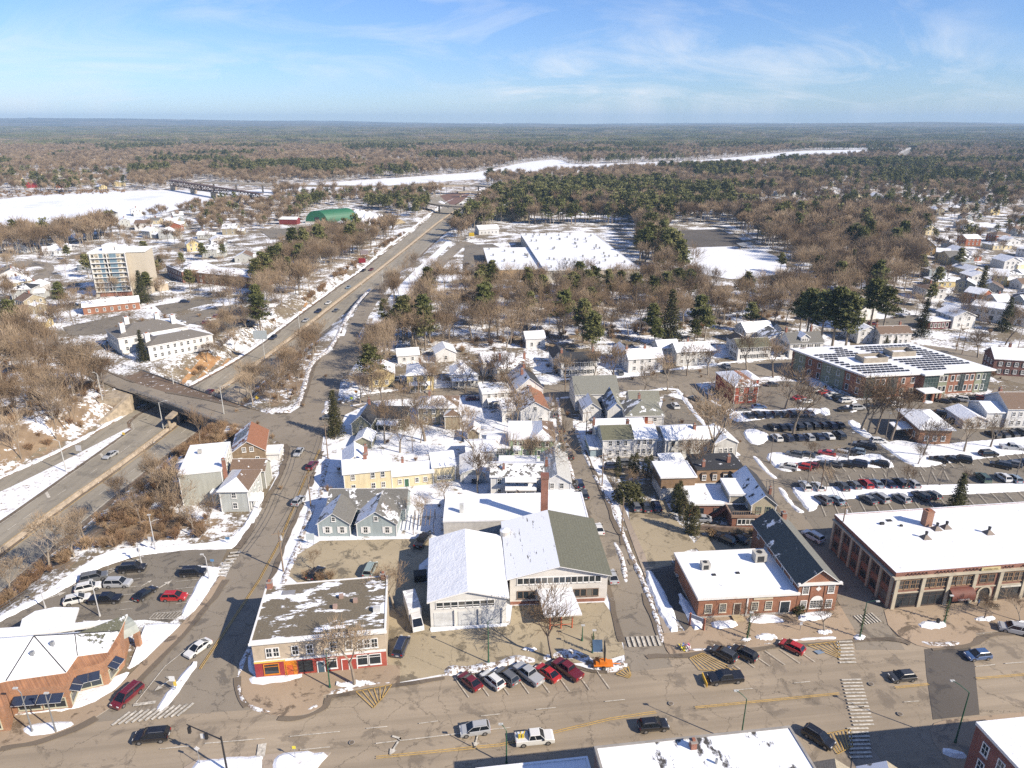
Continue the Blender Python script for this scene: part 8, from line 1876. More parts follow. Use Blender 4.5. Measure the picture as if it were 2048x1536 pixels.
for px, py, h_, ty, c, lab in ((1197, 1062, 95, 'sedan', 'white', 'white sedan on the side street beside the green-roofed hall'), (1224, 1158, 95, 'sedan', 'silver', 'silver sedan in the side street below the white sedan'), (1168, 993, 95, 'crossover', 'dark grey', 'dark crossover parked beside the white apartment house, lower of two'), (1159, 972, 95, 'crossover', 'navy', 'navy crossover parked beside the white apartment house, upper of two'), (1139, 915, 95, 'crossover', 'black', 'black crossover parked beside the green house, nearer one'), (1132, 898, 95, 'sedan', 'silver', 'silver sedan parked beside the green house'), (1128, 880, 95, 'sedan', 'grey', 'grey sedan parked above the silver one on the side street'), (1122, 862, 95, 'crossover', 'black', 'black crossover parked beside the rust-roofed house'), (1110, 832, 95, 'crossover', 'grey', 'grey crossover beside the dark-gabled house, lower one'), (1105, 817, 95, 'suv', 'white', 'white sport-utility at the top of the side street'),
 (1271, 1017, 95, 'crossover', 'grey', 'left of three cars in shade on the sandy lot'), (1292, 1018, 92, 'sedan', 'dark grey', 'middle of three cars in shade on the sandy lot'), (1313, 1017, 90, 'crossover', 'navy', 'right of three cars in shade on the sandy lot'), (1450, 1084, 135, 'crossover', 'black', 'left of two black cars by the straw-coloured grasses'), (1475, 1082, 135, 'sedan', 'black', 'right of two black cars by the straw-coloured grasses'), (1402, 1042, 170, 'sedan', 'silver', 'silver sedan half hidden by the arborvitae hedge'), (1375, 1170, 110, 'pickup', 'silver', 'snow-topped pickup in shade beside the brick bank'), (1625, 1078, 120, 'suv', 'white', 'white sport-utility in shade behind the brick gable hall'), (1681, 1088, 100, 'crossover', 'light blue', 'pale car in shade beside the big brick commercial building'),
 (1226, 937, 5, 'crossover', 'navy', 'dark blue car beside the arborvitae row'), (1253, 930, 5, 'crossover', 'grey', 'grey car behind the arborvitae row'), (1036, 1012, 5, 'sedan', 'silver', 'snow-dusted sedan below the white apartment house'), (1078, 1012, 5, 'crossover', 'grey', 'grey car right of the snow-dusted sedan'), (1006, 898, 5, 'van', 'white', 'white van between green house and white apartment house'), (1213, 868, 5, 'sedan', 'black', 'black car in shade in front of the barn-like building'), (1195, 866, 5, 'sedan', 'dark red', 'dark red car in shade in front of the barn-like building'), (1756, 886, 0, 'crossover', 'white', 'white crossover turning beside the snow lawn'), (2022, 899, -10, 'pickup', 'silver', 'silver pickup on the car park by the long snow lawn'), (1976, 912, 5, 'suv', 'black', 'black sport-utility alone beside the long snow lawn'), (1598, 799, 20, 'sedan', 'red', 'red sedan near the red house car park'), (1613, 806, 10, 'sedan', 'white', 'white sedan below the red one by the red house'), (1487, 822, 5, 'sedan', 'grey', 'grey sedan beside the red house'), (1518, 817, 5, 'sedan', 'blue', 'blue sedan beside the red house'), (1545, 772, 5, 'sedan', 'dark grey', 'dark sedan by the red house corner'), (1640, 738, 8, 'sedan', 'black', 'black sedan on the street before the porch house')):
 car(px, py, h_, ty, c, lab)
ORD = ['first', 'second', 'third', 'fourth', 'fifth', 'sixth', 'seventh', 'eighth', 'ninth', 'tenth', 'eleventh', 'twelfth']
tyR = ['sedan', 'crossover', 'crossover', 'suv', 'hatchback', 'sedan', 'crossover']
def row(desc, P, cols, head, grp):
 for i, (q, c) in enumerate(zip(P, cols)):
  ty = tyR[(i * 5 + len(desc)) % 7]; car(q[0], q[1], head + rnd.uniform(-3, 3), ty, c, f'{c} {"car" if ty != "suv" else "sport-utility"} {desc}, {ORD[i]} from the left', grp, detail=q[1] > 960)
lin = lambda a, b_, n: [(a[0] + (b_[0] - a[0]) * i / (n - 1), a[1] + (b_[1] - a[1]) * i / (n - 1)) for i in range(n)]
row('in the uppermost row of the big car park', lin((1497, 834), (1618, 829), 8), ['dark grey', 'black', 'navy', 'black', 'dark grey', 'black', 'grey', 'silver'], 95, 'cars in the big car park')
row('in the second row of the big car park', lin((1546, 858), (1678, 853), 9), ['black', 'black', 'navy', 'black', 'dark grey', 'black', 'black', 'navy', 'black'], 98, 'cars in the big car park')
row('in the third row of the big car park', [(1553, 879), (1576, 879), (1597, 878), (1617, 878), (1636, 876), (1656, 875), (1678, 874)], ['white', 'navy', 'navy', 'silver', 'navy', 'white', 'dark grey'], 95, 'cars in the big car park')
row('in the fourth row of the big car park', [(1588, 913), (1612, 913), (1653, 910), (1677, 911), (1694, 908), (1712, 907)], ['grey', 'dark grey', 'red', 'silver', 'black', 'light blue'], 150, 'cars in the big car park')
row('in the fifth row of the big car park', [(1576, 938), (1604, 938), (1620, 935), (1642, 934), (1666, 932), (1690, 932), (1714, 932), (1758, 932)], ['white', 'red', 'dark red', 'dark grey', 'grey', 'black', 'navy', 'black'], 150, 'cars in the big car park')
row('in the sixth row, facing the lower snow strip', [(1609, 977), (1635, 978), (1684, 977), (1708, 974), (1731, 972), (1752, 971), (1777, 971), (1800, 971), (1824, 972)], ['white', 'white', 'dark grey', 'grey', 'red', 'light blue', 'navy', 'dark grey', 'silver'], 92, 'cars in the big car park')
row('in the sixth row beyond the gap', [(1964, 960), (2006, 959), (2028, 962)], ['green', 'white', 'light blue'], 88, 'cars in the big car park')
row('in the lowest row of the big car park', [(1646, 1004), (1671, 1004), (1736, 1003), (1759, 1000), (1802, 1001), (1841, 996), (1865, 994)], ['grey', 'light blue', 'grey', 'silver', 'silver', 'dark grey', 'grey'], 108, 'cars in the big car park')
row('by the long snow lawn', [(1876, 923), (1898, 922), (1922, 923)], ['black', 'black', 'black'], 150, 'cars by the snow lawn')
row('beside the solar-roofed office', [(1636, 784), (1651, 788), (1666, 793), (1679, 799), (1692, 805)], ['white', 'red', 'white', 'black', 'white'], 10, 'cars beside the office')
row('in front of the solar-roofed office', lin((1886, 805), (1968, 798), 6), ['dark grey', 'black', 'white', 'black', 'dark red', 'red'], 150, 'cars before the office')
row('above the brick hip office', lin((1856, 832), (1950, 827), 6), ['black', 'black', 'silver', 'navy', 'black', 'navy'], 150, 'cars above the brick office')
row('in the upper fourth row of the big car park', lin((1722, 893), (1735, 897), 2), ['grey', 'black'], 150, 'cars in the big car park')
row('along the street before the solar office', lin((1690, 822), (1790, 812), 5), ['black', 'silver', 'black', 'dark grey', 'white'], 8, 'cars before the office')
row('in the yard beside the brick hip office', lin((1905, 845), (1985, 843), 5), ['black', 'navy', 'dark grey', 'silver', 'black'], 150, 'cars above the brick office')
row('at the right end of the long snow lawn', lin((2000, 935), (2046, 930), 3), ['black', 'grey', 'navy'], 150, 'cars by the snow lawn')
row('behind the industrial plant yard', lin((935, 530), (975, 545), 4), ['black', 'silver', 'navy', 'white'], 60, 'cars at the plant')
for i, (px, py, a_, c) in enumerate(((660, 838, 8, 'grey'), (590, 735, 80, 'silver'), (795, 760, 95, 'white'), (880, 805, 5, 'black'), (945, 800, 5, 'dark red'), (1075, 775, 8, 'navy'), (1210, 762, 8, 'white'), (1240, 748, 95, 'grey'), (1333, 745, 95, 'black'), (1452, 735, 95, 'silver'), (1560, 712, 95, 'white'), (900, 1010, 95, 'grey'), (950, 960, 95, 'dark grey'), (1150, 1040, 95, 'black'), (1390, 800, 120, 'grey'), (1350, 815, 95, 'white'), (1700, 705, 5, 'dark grey'))):
 car(px, py, a_, 'crossover' if i % 2 else 'sedan', c, c + ' car standing ' + ('on the left junction street corner', 'on the street climbing beside the highway', 'in the drive of the yellow house', 'on the upper street near the tan house', 'on the upper street left of the dark-gabled house', 'on the upper street before the black-shuttered house', 'on the upper street right of the dark-roofed house', 'in the drive between two white houses', 'in the drive left of the red-door house', 'in the drive left of the olive-roofed house', 'in the drive left of the porch house', 'in the snowy yard below the cream barn', 'by the long grey garage', 'beside the flat-roofed store wall', 'in the street by the empty lot', 'alone on the empty corner lot', 'on the street behind the solar-roofed office')[i], detail=False)
row('at the white annexe house yard', lin((1985, 872), (2040, 868), 4), ['black', 'dark grey', 'black', 'grey'], 100, 'cars by the annexe')
for px, py, c, lab, h_ in ((222, 914, 'silver', 'silver-blue saloon on the near sunken carriageway', 258), (418, 788, 'dark red', 'dark maroon car just beyond the road bridge', 262), (547, 678, 'navy', 'dark blue car next to the barrier below the road signs', 264), (612, 643, 'silver', 'silver car leading three on the highway', 264), (637, 625, 'navy', 'dark blue car, middle of three on the highway', 264), (657, 608, 'white', 'white car, last of three on the highway', 264), (697, 577, 'light blue', 'grey-blue car alone in the inner lane', 264), (727, 543, 'black', 'black car by the red roadside sign', 264), (743, 541, 'dark red', 'dark red car beside the black one on the highway', 264), (673, 623, 'grey', 'grey car driving away in the far carriageway', 85), (922, 410, 'dark grey', 'tiny dark car by the first overpass', 260), (950, 394, 'silver', 'tiny pale car beyond the first overpass', 260)):
 car(px, py, h_, 'sedan' if c != 'navy' else 'crossover', c, lab, hw=True, detail=False)
for px, py, h_, c, lab in ((422, 642, 20, 'white', 'white car in the institution car park'), (436, 636, 20, 'dark red', 'red car behind the white one in the institution car park'), (415, 648, 20, 'dark red', 'dark red car before the white one in the institution car park'), (362, 648, 20, 'white', 'white car by the institution corner'), (148, 612, 10, 'black', 'dark car beside the brick row'), (490, 645, 10, 'black', 'black car in the shaded institution car park'), (370, 606, 5, 'navy', 'dark car in the far institution car park'), (935, 480, 60, 'white', 'white car by the yellow skip'), (975, 520, 5, 'black', 'dark car beside the industrial plant'), (985, 508, 5, 'black', 'second dark car beside the industrial plant'), (1745, 650, 0, 'dark red', 'red car on the lot behind the pines'), (1800, 636, 0, 'black', 'dark car on the lot behind the pines'), (1905, 632, 0, 'grey', 'grey car near the long white workshop')):
 car(px, py, h_, 'crossover', c, lab, detail=False)
# box truck
A_ = G(838, 1266); t = empty('box_truck', (*G(829, 1240), 0.03), math.atan2(G(840, 1270)[1] - G(815, 1190)[1], G(840, 1270)[0] - G(815, 1190)[0]), 'white box truck with snow on its cargo roof, parked between beige block and garage', 'truck')
m = MB(); m.box(-4.6, -1.15, .9, 1.2, 1.15, 3.3, plain((0.6, .6, .6), .5), snowy((0.55, .56, .58), .5, shingle=False)); m.build('cargo_box', t)
m = MB(); i0 = len(m.v); frus(m, 1.35, 3.9, 1.35, 2.6, 1.0, .85, 1.35, 2.5, plain((0.65, .65, .64), .4)); m.box(1.3, -1.02, .55, 4.0, 1.02, 1.35, plain((0.65, .65, .64), .4)); m.build('cab', t)
m = MB(); m.face([(3.72, -.85, 1.45), (3.72, .85, 1.45), (2.72, .75, 2.42), (2.72, -.75, 2.42)], M_CGL); m.v = [(x + .12, y, z + .03) for x, y, z in m.v]; m.build('windscreen', t)
wm = TYPES['pickup']['wheel']
for x in (-3.2, 2.9):
 for s in (-1, 1): link('wheel', wm, t, (x, s * 1.0, .42), scale=(1.1, 1.2, 1.1))
for s in (-1, 1): link('headlight', TYPES['sedan']['head'], t, (4.02, s * .75, .85))
# solar message trailer
tx, ty_ = G(1206, 1333); t = empty('message_board_trailer', (tx, ty_, .1), 0, 'orange roadwork trailer with upright message board and tilted solar panel on snowy kerb corner', 'trailer')
OR = plain((0.68, .20, .02), .5); m = MB(); m.box(-1.6, -.8, .5, 1.6, .8, .7, OR); m.box(-.6, -.5, .7, .6, .5, 1.2, OR); m.tube((1.6, 0, .55), (2.9, 0, .5), .08, .08, 6, OR); m.box(-1.3, -.6, .7, -.7, .6, 1.35, OR); m.build('chassis', t)
m = MB(); m.tube((.1, 0, 1.2), (.1, 0, 2.2), .1, .1, 6, OR); m.build('mast', t); m = MB(); m.prism([(-.02, -1.1), (.16, -1.1), (.28, 1.1), (.1, 1.1)], 1.9, 4.3, plain((0.03, .03, .03), .6)); m.build('message_board', t)
m = MB(); slope(m, (-1.9, -.9, 3.6), (-.3, -.9, 3.6), (-.3, .5, 4.9), (-1.9, .5, 4.9), .07, plain((0.06, .10, .16), .25), M_TRIM); m.box(-1.12, -.95, 3.66, -1.08, -.9, 3.7, M_TRIM); m.build('solar_panel', t)
for s in (-1, 1): link('wheel', TYPES['sedan']['wheel'], t, (0, s * .95, .34))

# ================================================================== street furniture
def lamp(px, py, h, label, arm=(1.6, 0), mat=None, group=None, wr=False, name='street_lamp', double=False):
 x, y = G(px, py); r = empty(name, (x, y, .1), 0, label, 'street lamp', group); mat = mat or M_GREENPOLE
 m = MB(); m.tube((0, 0, 0), (0, 0, .6), .2, .16, 8, mat); m.tube((0, 0, .6), (0, 0, h), .12, .07, 8, mat)
 for k in range(5):
  a, b_ = k / 5, (k + 1) / 5; m.tube((arm[0] * a, arm[1] * a, h + .7 * math.sin(a * 1.57)), (arm[0] * b_, arm[1] * b_, h + .7 * math.sin(b_ * 1.57)), .06, .05, 6, mat)
 m.build('pole', r); m = MB(); m.box(arm[0] - .3, arm[1] - .15, h + .55, arm[0] + .35, arm[1] + .15, h + .72, plain((0.5, .5, .48))); m.build('lamp_head', r)
 if wr:
  m = MB(); R = random.Random(px)
  for k in range(26): tuft(m, (math.cos(k * .9) * .12, math.sin(k * .9) * .12, .8 + k * h * .028), .35, 6, R, M_SPRUCE, 1)
  m.build('garland', r)
 return r
GA = (1.3, -.6)
lamp(977, 1326, 8.4, 'green street lamp with curved arm beside the angle-parked cars', (1.2, -.4))
lamp(1719, 1276, 7.4, 'green street lamp on the snowy corner beside the crosswalk', (1.5, -.5), wr=True); lamp(1494, 1279, 5.0, 'short garlanded lamp post in front of the brick bank', (.1, 0), wr=True); lamp(1888, 1246, 5.2, 'garlanded lamp post standing in the pavement snow bed', (.1, 0), wr=True)
lamp(1480, 1490, 8.4, 'street lamp rising beside the snowy shop roof at the bottom', (-1.3, .9)); lamp(1910, 1486, 9.2, 'green street lamp on the dark corner pavement bottom right', (-1.6, 1.6)); lamp(1013, 1530, 6.2, 'pale-topped green lamp at the bottom beside the white pickup', (-.8, .5)); lamp(660, 1376, 7.0, 'dark lamp post in front of the beige storefront block', (.1, 0))
lamp(1164, 1282, 2.6, 'low dark bollard lamp by the sandy forecourt', (.05, 0)); lamp(1185, 1306, 4.0, 'black ornate lamp post beside the message board trailer', (.1, 0), wr=True)
lamp(66, 1466, 7.5, 'grey signal and lamp mast in front of the corner bank', (-.8, .2), M_METAL); lamp(112, 1464, 6.6, 'slim grey mast before the bank corner', (.2, 0), M_METAL)
for px, py, h, lab, a in ((200, 1233, 7, 'white lamp post on the small snow island in the bank car park', (-.3, .3)), (91, 1217, 4, 'short lamp post by the drive-through roof', (.1, 0)), (312, 1102, 8, 'white lamp post on the snowy edge of the bank car park', (0, 0)), (419, 1160, 5, 'small lamp post on the car park snow strip', (-.8, .3)), (283, 1128, 4, 'short sign-and-lamp post in the upper bank car park', (.1, 0))):
 lamp(px, py, h, lab, a, plain((0.5, .5, .5), .5))
for px, py, h, lab, a in ((1612, 982, 8, 'lamp post at the left end of the lower car park strip', (.1, 0)), (1770, 975, 8, 'lamp post in the middle of the lower car park strip', (.1, 0)), (1770, 880, 7.5, 'lamp post left of the brick hip office', (.1, 0)), (2030, 962, 9, 'tall lamp post at the right end of the lower car park', (.1, 0)), (1855, 972, 5, 'slim pale post left of the gap in the lower car park', (0, 0)), (1879, 972, 5, 'slim pale post right of its twin in the lower car park', (0, 0)), (1695, 925, 8, 'wooden-looking lamp pole between car park rows', (.1, 0)), (1540, 925, 9, 'tall thin pole by the fourth car row', (.1, 0)), (1595, 795, 6, 'lamp post by the red house car park', (.1, 0))):
 lamp(px, py, h, lab, a, plain((0.2, .17, .14), .7))
def hlamp(px, py, h, lab, arm=(1.8, .3), hw=True):
 x, y = GH(px, py) if hw else G(px, py); r = empty('highway_lamp', (x, y, zh(y) if hw else 0), 0, lab, 'street lamp'); m = MB(); mt = plain((0.5, .5, .47), .5); m.tube((0, 0, 0), (0, 0, h), .16, .09, 8, mt); m.tube((0, 0, h), (arm[0], arm[1], h + .5), .06, .05, 6, mt); m.build('pole', r); m = MB(); m.box(arm[0] - .3, arm[1] - .14, h + .4, arm[0] + .4, arm[1] + .14, h + .56, mt); m.build('lamp_head', r)
hlamp(327, 858, 9, 'pale highway lamp in front of the bridge opening', (2.2, .4)); hlamp(133, 945, 9.5, 'pale highway lamp on the snow median', (-1.2, 0)); hlamp(600, 665, 10, 'highway lamp at the barrier beside the dark blue car', (-.5, 0)); hlamp(530, 720, 10, 'highway lamp at the barrier below the road sign', (-.5, 0)); hlamp(766, 578, 10, 'pale lamp pole where the slip road joins', (.1, 0)); hlamp(448, 828, 9, 'steel lamp pole with curved arm on the bridge road', (2.6, .5), False); hlamp(205, 800, 9, 'grey lamp pole in the wood by the left street', (-1.2, .3), False); hlamp(486, 694, 8, 'grey pole on the snowy highway bank', (0, 0), False); hlamp(347, 768, 8, 'grey pole on the orange bank by the bridge', (0, 0), False)
POLES = {}
def upole(key, px, py, h, lab, cross=True, trans=False, ang=0.3, mat=None):
 x, y = G(px, py); r = empty('utility_pole', (x, y, 0), ang, lab, 'utility pole'); m = MB(); m.tube((0, 0, 0), (0, 0, h), .17, .11, 8, mat or M_WOOD); m.build('pole', r)
 if cross: m = MB(); m.box(-1.3, -.06, h - .7, 1.3, .06, h - .55, M_WOOD); m.build('crossarm', r)
 if trans: m = MB(); m.tube((.35, 0, h - 2.2), (.35, 0, h - 1.3), .25, .25, 10, plain((0.5, .5, .5), .5)); m.build('transformer', r)
 POLES[key] = (x, y, h)
upole('a', 567, 1143, 9.5, 'utility pole with crossarm and transformer at the edge of the sandy lot', True, True); upole('b', 622, 1015, 9, 'utility pole beside the blue house street'); upole('c', 656, 916, 10, 'utility pole with crossarms by the tall spruce'); upole('d', 1243, 1072, 9.5, 'leaning wooden pole beside the sandy lot', False); upole('e', 1204, 972, 9, 'utility pole by the arborvitae row'); upole('f', 1172, 880, 9, 'utility pole by the white duplex', True); upole('g', 1674, 1110, 12, 'tall utility pole with transformer beside the big brick building', True, True); upole('h', 1640, 985, 9, 'dark pole at the lower car park entrance', False)
upole('i', 1130, 785, 9, 'utility pole on the street before the dark-roofed white house'); upole('j', 2035, 700, 12, 'tall pole with red band at the right edge', False, False, 0, plain((0.42, .36, .3))); upole('k', 1912, 702, 11, 'tall pole on the open corner lot, left of two'); upole('l', 1924, 708, 9, 'shorter pole on the open corner lot, right of two', False); upole('m', 1560, 1, 9, 'pole', True) if False else None
upole('n', 1600, 740, 9, 'utility pole in front of the porch house'); upole('o', 838, 800, 9, 'utility pole by the yellow house'); upole('p', 80, 640, 10, 'utility pole on the left street'); upole('q', 95, 700, 10, 'utility pole in the trees of the left street'); upole('s', 825, 540, 10, 'utility pole on the snow strip of the frontage street')
def wire(a, b_, dz=-.6, sag=.7, offs=(-1.1, 0, 1.1)):
 A, B = POLES[a], POLES[b_]; m = MB()
 for o in offs:
  pr = None
  for k in range(13): t = k / 12; p = (A[0] + (B[0] - A[0]) * t + o * .9, A[1] + (B[1] - A[1]) * t + o * .3, A[2] + (B[2] - A[2]) * t + dz - sag * 4 * t * (1 - t)); (m.tube(pr, p, .045, .045, 3, M_BLKP, False) if pr else None); pr = p
 tag(m.build('overhead_wires'), 'sagging overhead wires strung between ' + {'a': 'the poles beside the blue house street', 'b': 'the blue house pole and the spruce pole', 'd': 'the sandy lot pole and the arborvitae pole', 'e': 'the arborvitae pole and the white duplex pole', 'f': 'the duplex pole and the upper street pole', 'p': 'the two poles on the left street', 'i': 'the dark-roofed house pole and the yellow house pole', 'g': 'the big brick building pole and the car park pole'}[a], 'wires')
for a, b_ in (('a', 'b'), ('b', 'c'), ('d', 'e'), ('e', 'f'), ('f', 'i'), ('p', 'q'), ('i', 'o'), ('g', 'h')): wire(a, b_)
def sign(px, py, h, w, hh, c, lab, txt=None, dia=False, hw=False, posts=1, tc_=(0.02, .02, .02), ang=0.0):
 x, y = GH(px, py) if hw else G(px, py); r = empty('road_sign', (x, y, (zh(y) if hw else .05)), ang, lab, 'sign'); m = MB()
 for k in range(posts): xx = 0 if posts == 1 else -w * .35 + w * .7 * k / (posts - 1); m.tube((xx, .05, 0), (xx, .05, h), .05, .05, 6, M_METAL)
 m.build('post', r); m = MB(); mt = plain(c, .5, .05)
 if dia: m.v = [(0, -.02, h - w * .7), (w * .7, -.02, h), (0, -.02, h + w * .7), (-w * .7, -.02, h), (0, .02, h - w * .7), (w * .7, .02, h), (0, .02, h + w * .7), (-w * .7, .02, h)]; m.f = [(0, 1, 2, 3), (7, 6, 5, 4), (0, 4, 5, 1), (1, 5, 6, 2), (2, 6, 7, 3), (3, 7, 4, 0)]; m.m = [m.mi(mt)] * 6
 else: m.box(-w / 2, -.03, h - hh / 2, w / 2, .02, h + hh / 2, mt)
 p_ = m.build('sign_panel', r)
 if txt: text(p_, txt, 0, -.045, h - hh * .22, hh * .55, plain(tc_))
 return r
sign(349, 1384, 2.6, .9, 1.0, (0.7, .7, .68), 'white turn-arrow sign above a yellow panel on the splitter island'); sign(352, 1381, 1.5, .6, 1.2, (0.7, .5, .08), 'yellow panel below the turn-arrow sign on the splitter island')
sign(591, 1519, 2.2, .5, .5, (0.7, .6, .05), 'thin yellow and white sign on the bottom snow plaza'); sign(400, 1530, 3.0, .6, .8, (0.6, .6, .6), 'grey-backed sign on the left of the bottom snow plaza', dia=True)
sign(713, 795, 2.0, .9, .9, (0.65, .26, .03), 'orange diamond warning sign on the junction lawn', dia=True); sign(704, 808, 2.0, .8, .8, (0.55, .70, .05), 'yellow-green pedestrian sign on the junction lawn', dia=True); sign(515, 807, 2.0, .9, .9, (0.65, .45, .04), 'yellow warning sign beyond the bridge railing', dia=True)
sign(523, 694, 5, 5.5, 3.6, (0.40, .44, .44), 'large grey-backed direction sign above the highway', posts=3); sign(725, 532, 3.5, 4.5, 3.0, (0.25, .02, .03), 'dark red information sign beside the highway', hw=True, posts=2); sign(730, 520, 5, 5, 2.6, (0.30, .25, .25), 'brown-backed sign behind the red highway sign', posts=2)
sign(161, 915, 3, 1.6, 1.8, (0.42, .42, .42), 'grey-backed sign on the highway snow median', hw=True); sign(248, 873, 1.0, .8, .8, (0.6, .42, .06), 'yellow marker at the tip of the snow median', hw=True)
sign(305, 1100, 2.6, 1.0, 1.2, (0.6, .6, .58), 'white and red sign at the edge of the bank car park'); sign(282, 1127, 3.2, .8, .8, (0.68, .66, .64), 'do-not-enter style sign in the upper bank car park'); sign(457, 1090, 1.6, .9, .6, (0.08, .20, .36), 'small blue sign in the snow by the street'); sign(622, 1090, 2.0, 1.8, 1.6, (0.5, .56, .58), 'pale framed sign on the snow lawn of the blue house', posts=2); sign(427, 1138, 2, .7, .5, (0.1, .25, .45), 'small blue sign on the car park snow strip')
sign(1600, 1262, 1.6, .5, .7, (0.6, .6, .6), 'small white notice on the pavement by the bank')
# traffic signal mast at the bottom left
x, y = G(455, 1545); r = empty('traffic_signal_mast', (x, y, 0), 0, 'dark signal mast arm reaching over the bottom-left junction', 'traffic signal'); m = MB(); m.tube((0, 0, 0), (0, 0, 6.5), .16, .12, 8, M_BLKP); m.tube((0, 0, 6.0), (-5.5, 2.0, 6.6), .1, .07, 8, M_BLKP); m.build('mast', r)
for t in (.45, .95): m = MB(); m.box(-5.5 * t - .18, 2.0 * t - .18, 5.2, -5.5 * t + .18, 2.0 * t + .18, 6.2, M_BLKP); m.build('signal_head', r)
m = MB(); m.box(-3.3, .9, 5.2, -2.5, 1.0, 6.0, plain((0.6, .6, .58))); m.build('sign_panel', r)
# bins, benches, small kerbside things
x, y = G(1875, 1248); m = MB(); m.tube((0, 0, .1), (0, 0, 1.0), .28, .32, 10, M_BLKP); tag(m.build('litter_bin', None, (x, y, .1)), 'black litter bin beside the garlanded lamp post', 'litter bin')
x, y = G(943, 472); m = MB(); m.box(-2, -2, 0, 2, 2, 2.4, plain((0.6, .42, .02))); m.box(-1.8, -2.1, .3, 1.8, -2, 2.0, plain((0.5, .35, .02))); tag(m.build('yellow_skip', None, (x, y, 0)), 'bright yellow skip near the works entrance', 'skip')
x, y = G(841, 1160); r = empty('dumpster', (x, y, 0), .2, 'black metal dumpster in the shade left of the white garage', 'dumpster'); m = MB(); m.prism([(-1.2, -.8), (1.2, -.8), (1.2, .9), (-1.2, .9)], .1, 1.5, M_BLKP); m.build('bin', r); m = MB(); slope(m, (-1.25, -.85, 1.5), (1.25, -.85, 1.5), (1.25, .9, 1.75), (-1.25, .9, 1.75), .06, M_BLKP, M_BLKP); m.build('lid', r)
# retaining wall, fences
m = MB(); m.prism(W([(1400, 1060), (1524, 1066), (1524, 1064), (1400, 1057)]), 0, 1.0, plain((0.22, .16, .12), .9, .25)); tag(m.build('retaining_wall'), 'low brown retaining wall behind the ornamental grasses', 'wall')
def fence(label, pts, h=1.2, name='fence', step=3.0):
 P = W(pts); r = empty(name, (*P[0], 0), 0, label, 'fence'); q = MB()
 for a, b_ in zip(P, P[1:]):
  L = math.dist(a, b_); k = max(1, int(L / step))
  for j in range(k + 1): x, y = a[0] + (b_[0] - a[0]) * j / k, a[1] + (b_[1] - a[1]) * j / k; m = MB(); m.tube((x, y, terr(x, y)), (x, y, terr(x, y) + h), .04, .04, 5, M_METAL); o = m.build('post', r); o.location = (-P[0][0], -P[0][1], 0)
  for z in (h, h * .55, .12): q.tube((*a, z + terr(*a)), (*b_, z + terr(*b_)), .025, .025, 4, M_METAL, False)
 o = q.build('rail', r); o.location = (-P[0][0], -P[0][1], 0)
fence('grey wire fence along the snowy edge of the bank car park', [(-20, 1228), (60, 1188), (130, 1140), (170, 1115), (190, 1105)]); fence('thin pale fence on the snow before the brick hip office', [(1680, 868), (1735, 880), (1785, 890), (1860, 900)], 1.3)
fence('rail fence along the parked cars of the side street', [(1290, 1146), (1350, 1140)], 1.2)
# flower buckets at the kerb
x, y = G(1370, 1302); r = empty('kerb_flowers', (x, y, .13), 0, 'small heap of yellow and coloured flowers on the kerb corner', 'flowers'); R = random.Random(3); m = MB()
for k, c in enumerate(((0.6, .5, .02), (0.6, .6, .6), (0.1, .2, .5), (0.5, .1, .2))): tuft(m, ((k % 2) * .7 - .3, (k // 2) * .5, .35), .7, 26, R, plain(c), 1)
m.build('bloom', r)
# ---- the one pedestrian in view
def person(px, py, face, label, coat, legs):
 x, y = G(px, py); me = bpy.data.meshes.new('body')
 J = [((0, 0, .95), .15), ((0, 0, 1.2), .17), ((0, 0, 1.42), .17), ((0, 0, 1.52), .07), ((0, .02, 1.66), .10), ((0, .02, 1.76), .09),
  ((.1, 0, .88), .11), ((.12, .05, .48), .075), ((.12, -.04, .09), .05), ((.12, .10, .04), .045), ((-.1, 0, .88), .11), ((-.12, .12, .5), .075), ((-.12, .2, .09), .05), ((-.12, .34, .06), .045),
  ((.21, 0, 1.4), .07), ((.27, -.08, 1.12), .055), ((.27, .04, .9), .045), ((-.21, 0, 1.4), .07), ((-.27, .08, 1.12), .055), ((-.25, .2, .95), .045)]
 E = [(0, 1), (1, 2), (2, 3), (3, 4), (4, 5), (0, 6), (6, 7), (7, 8), (8, 9), (0, 10), (10, 11), (11, 12), (12, 13), (2, 14), (14, 15), (15, 16), (2, 17), (17, 18), (18, 19)]
 me.from_pydata([j[0] for j in J], E, []); r = empty('person', (x, y, .14), R_(face), label, 'person'); o = link('body', me, r)
 m1 = o.modifiers.new('skin', 'SKIN')
 for i, j in enumerate(J): me.skin_vertices[0].data[i].radius = (j[1], j[1])
 me.skin_vertices[0].data[0].use_root = True
 m1.use_smooth_shade = True; m2 = o.modifiers.new('sub', 'SUBSURF'); m2.levels = 1; m2.render_levels = 1
 mt, n_, l_, b_ = newmat('clothing'); tc_ = n_.new('ShaderNodeTexCoord'); s_ = n_.new('ShaderNodeSeparateXYZ'); l_.new(tc_.outputs['Object'], s_.inputs[0])
 a = mixrgb(n_, l_, ramp(n_, l_, s_.outputs[2], .86, .88), legs, coat); a = mixrgb(n_, l_, ramp(n_, l_, s_.outputs[2], 1.54, 1.56), a, (0.45, .28, .2)); l_.new(a, b_.inputs['Base Color']); me.materials.append(mt)
 h = MB(); h.tube((0, -.01, 1.68), (0, 0, 1.84), .115, .07, 10, plain((0.05, .03, .02))); h.build('hair', r)
person(1955, 1214, 60, 'person in a blue coat walking past the arched doorway', (0.10, .22, .42), (0.03, .03, .05))

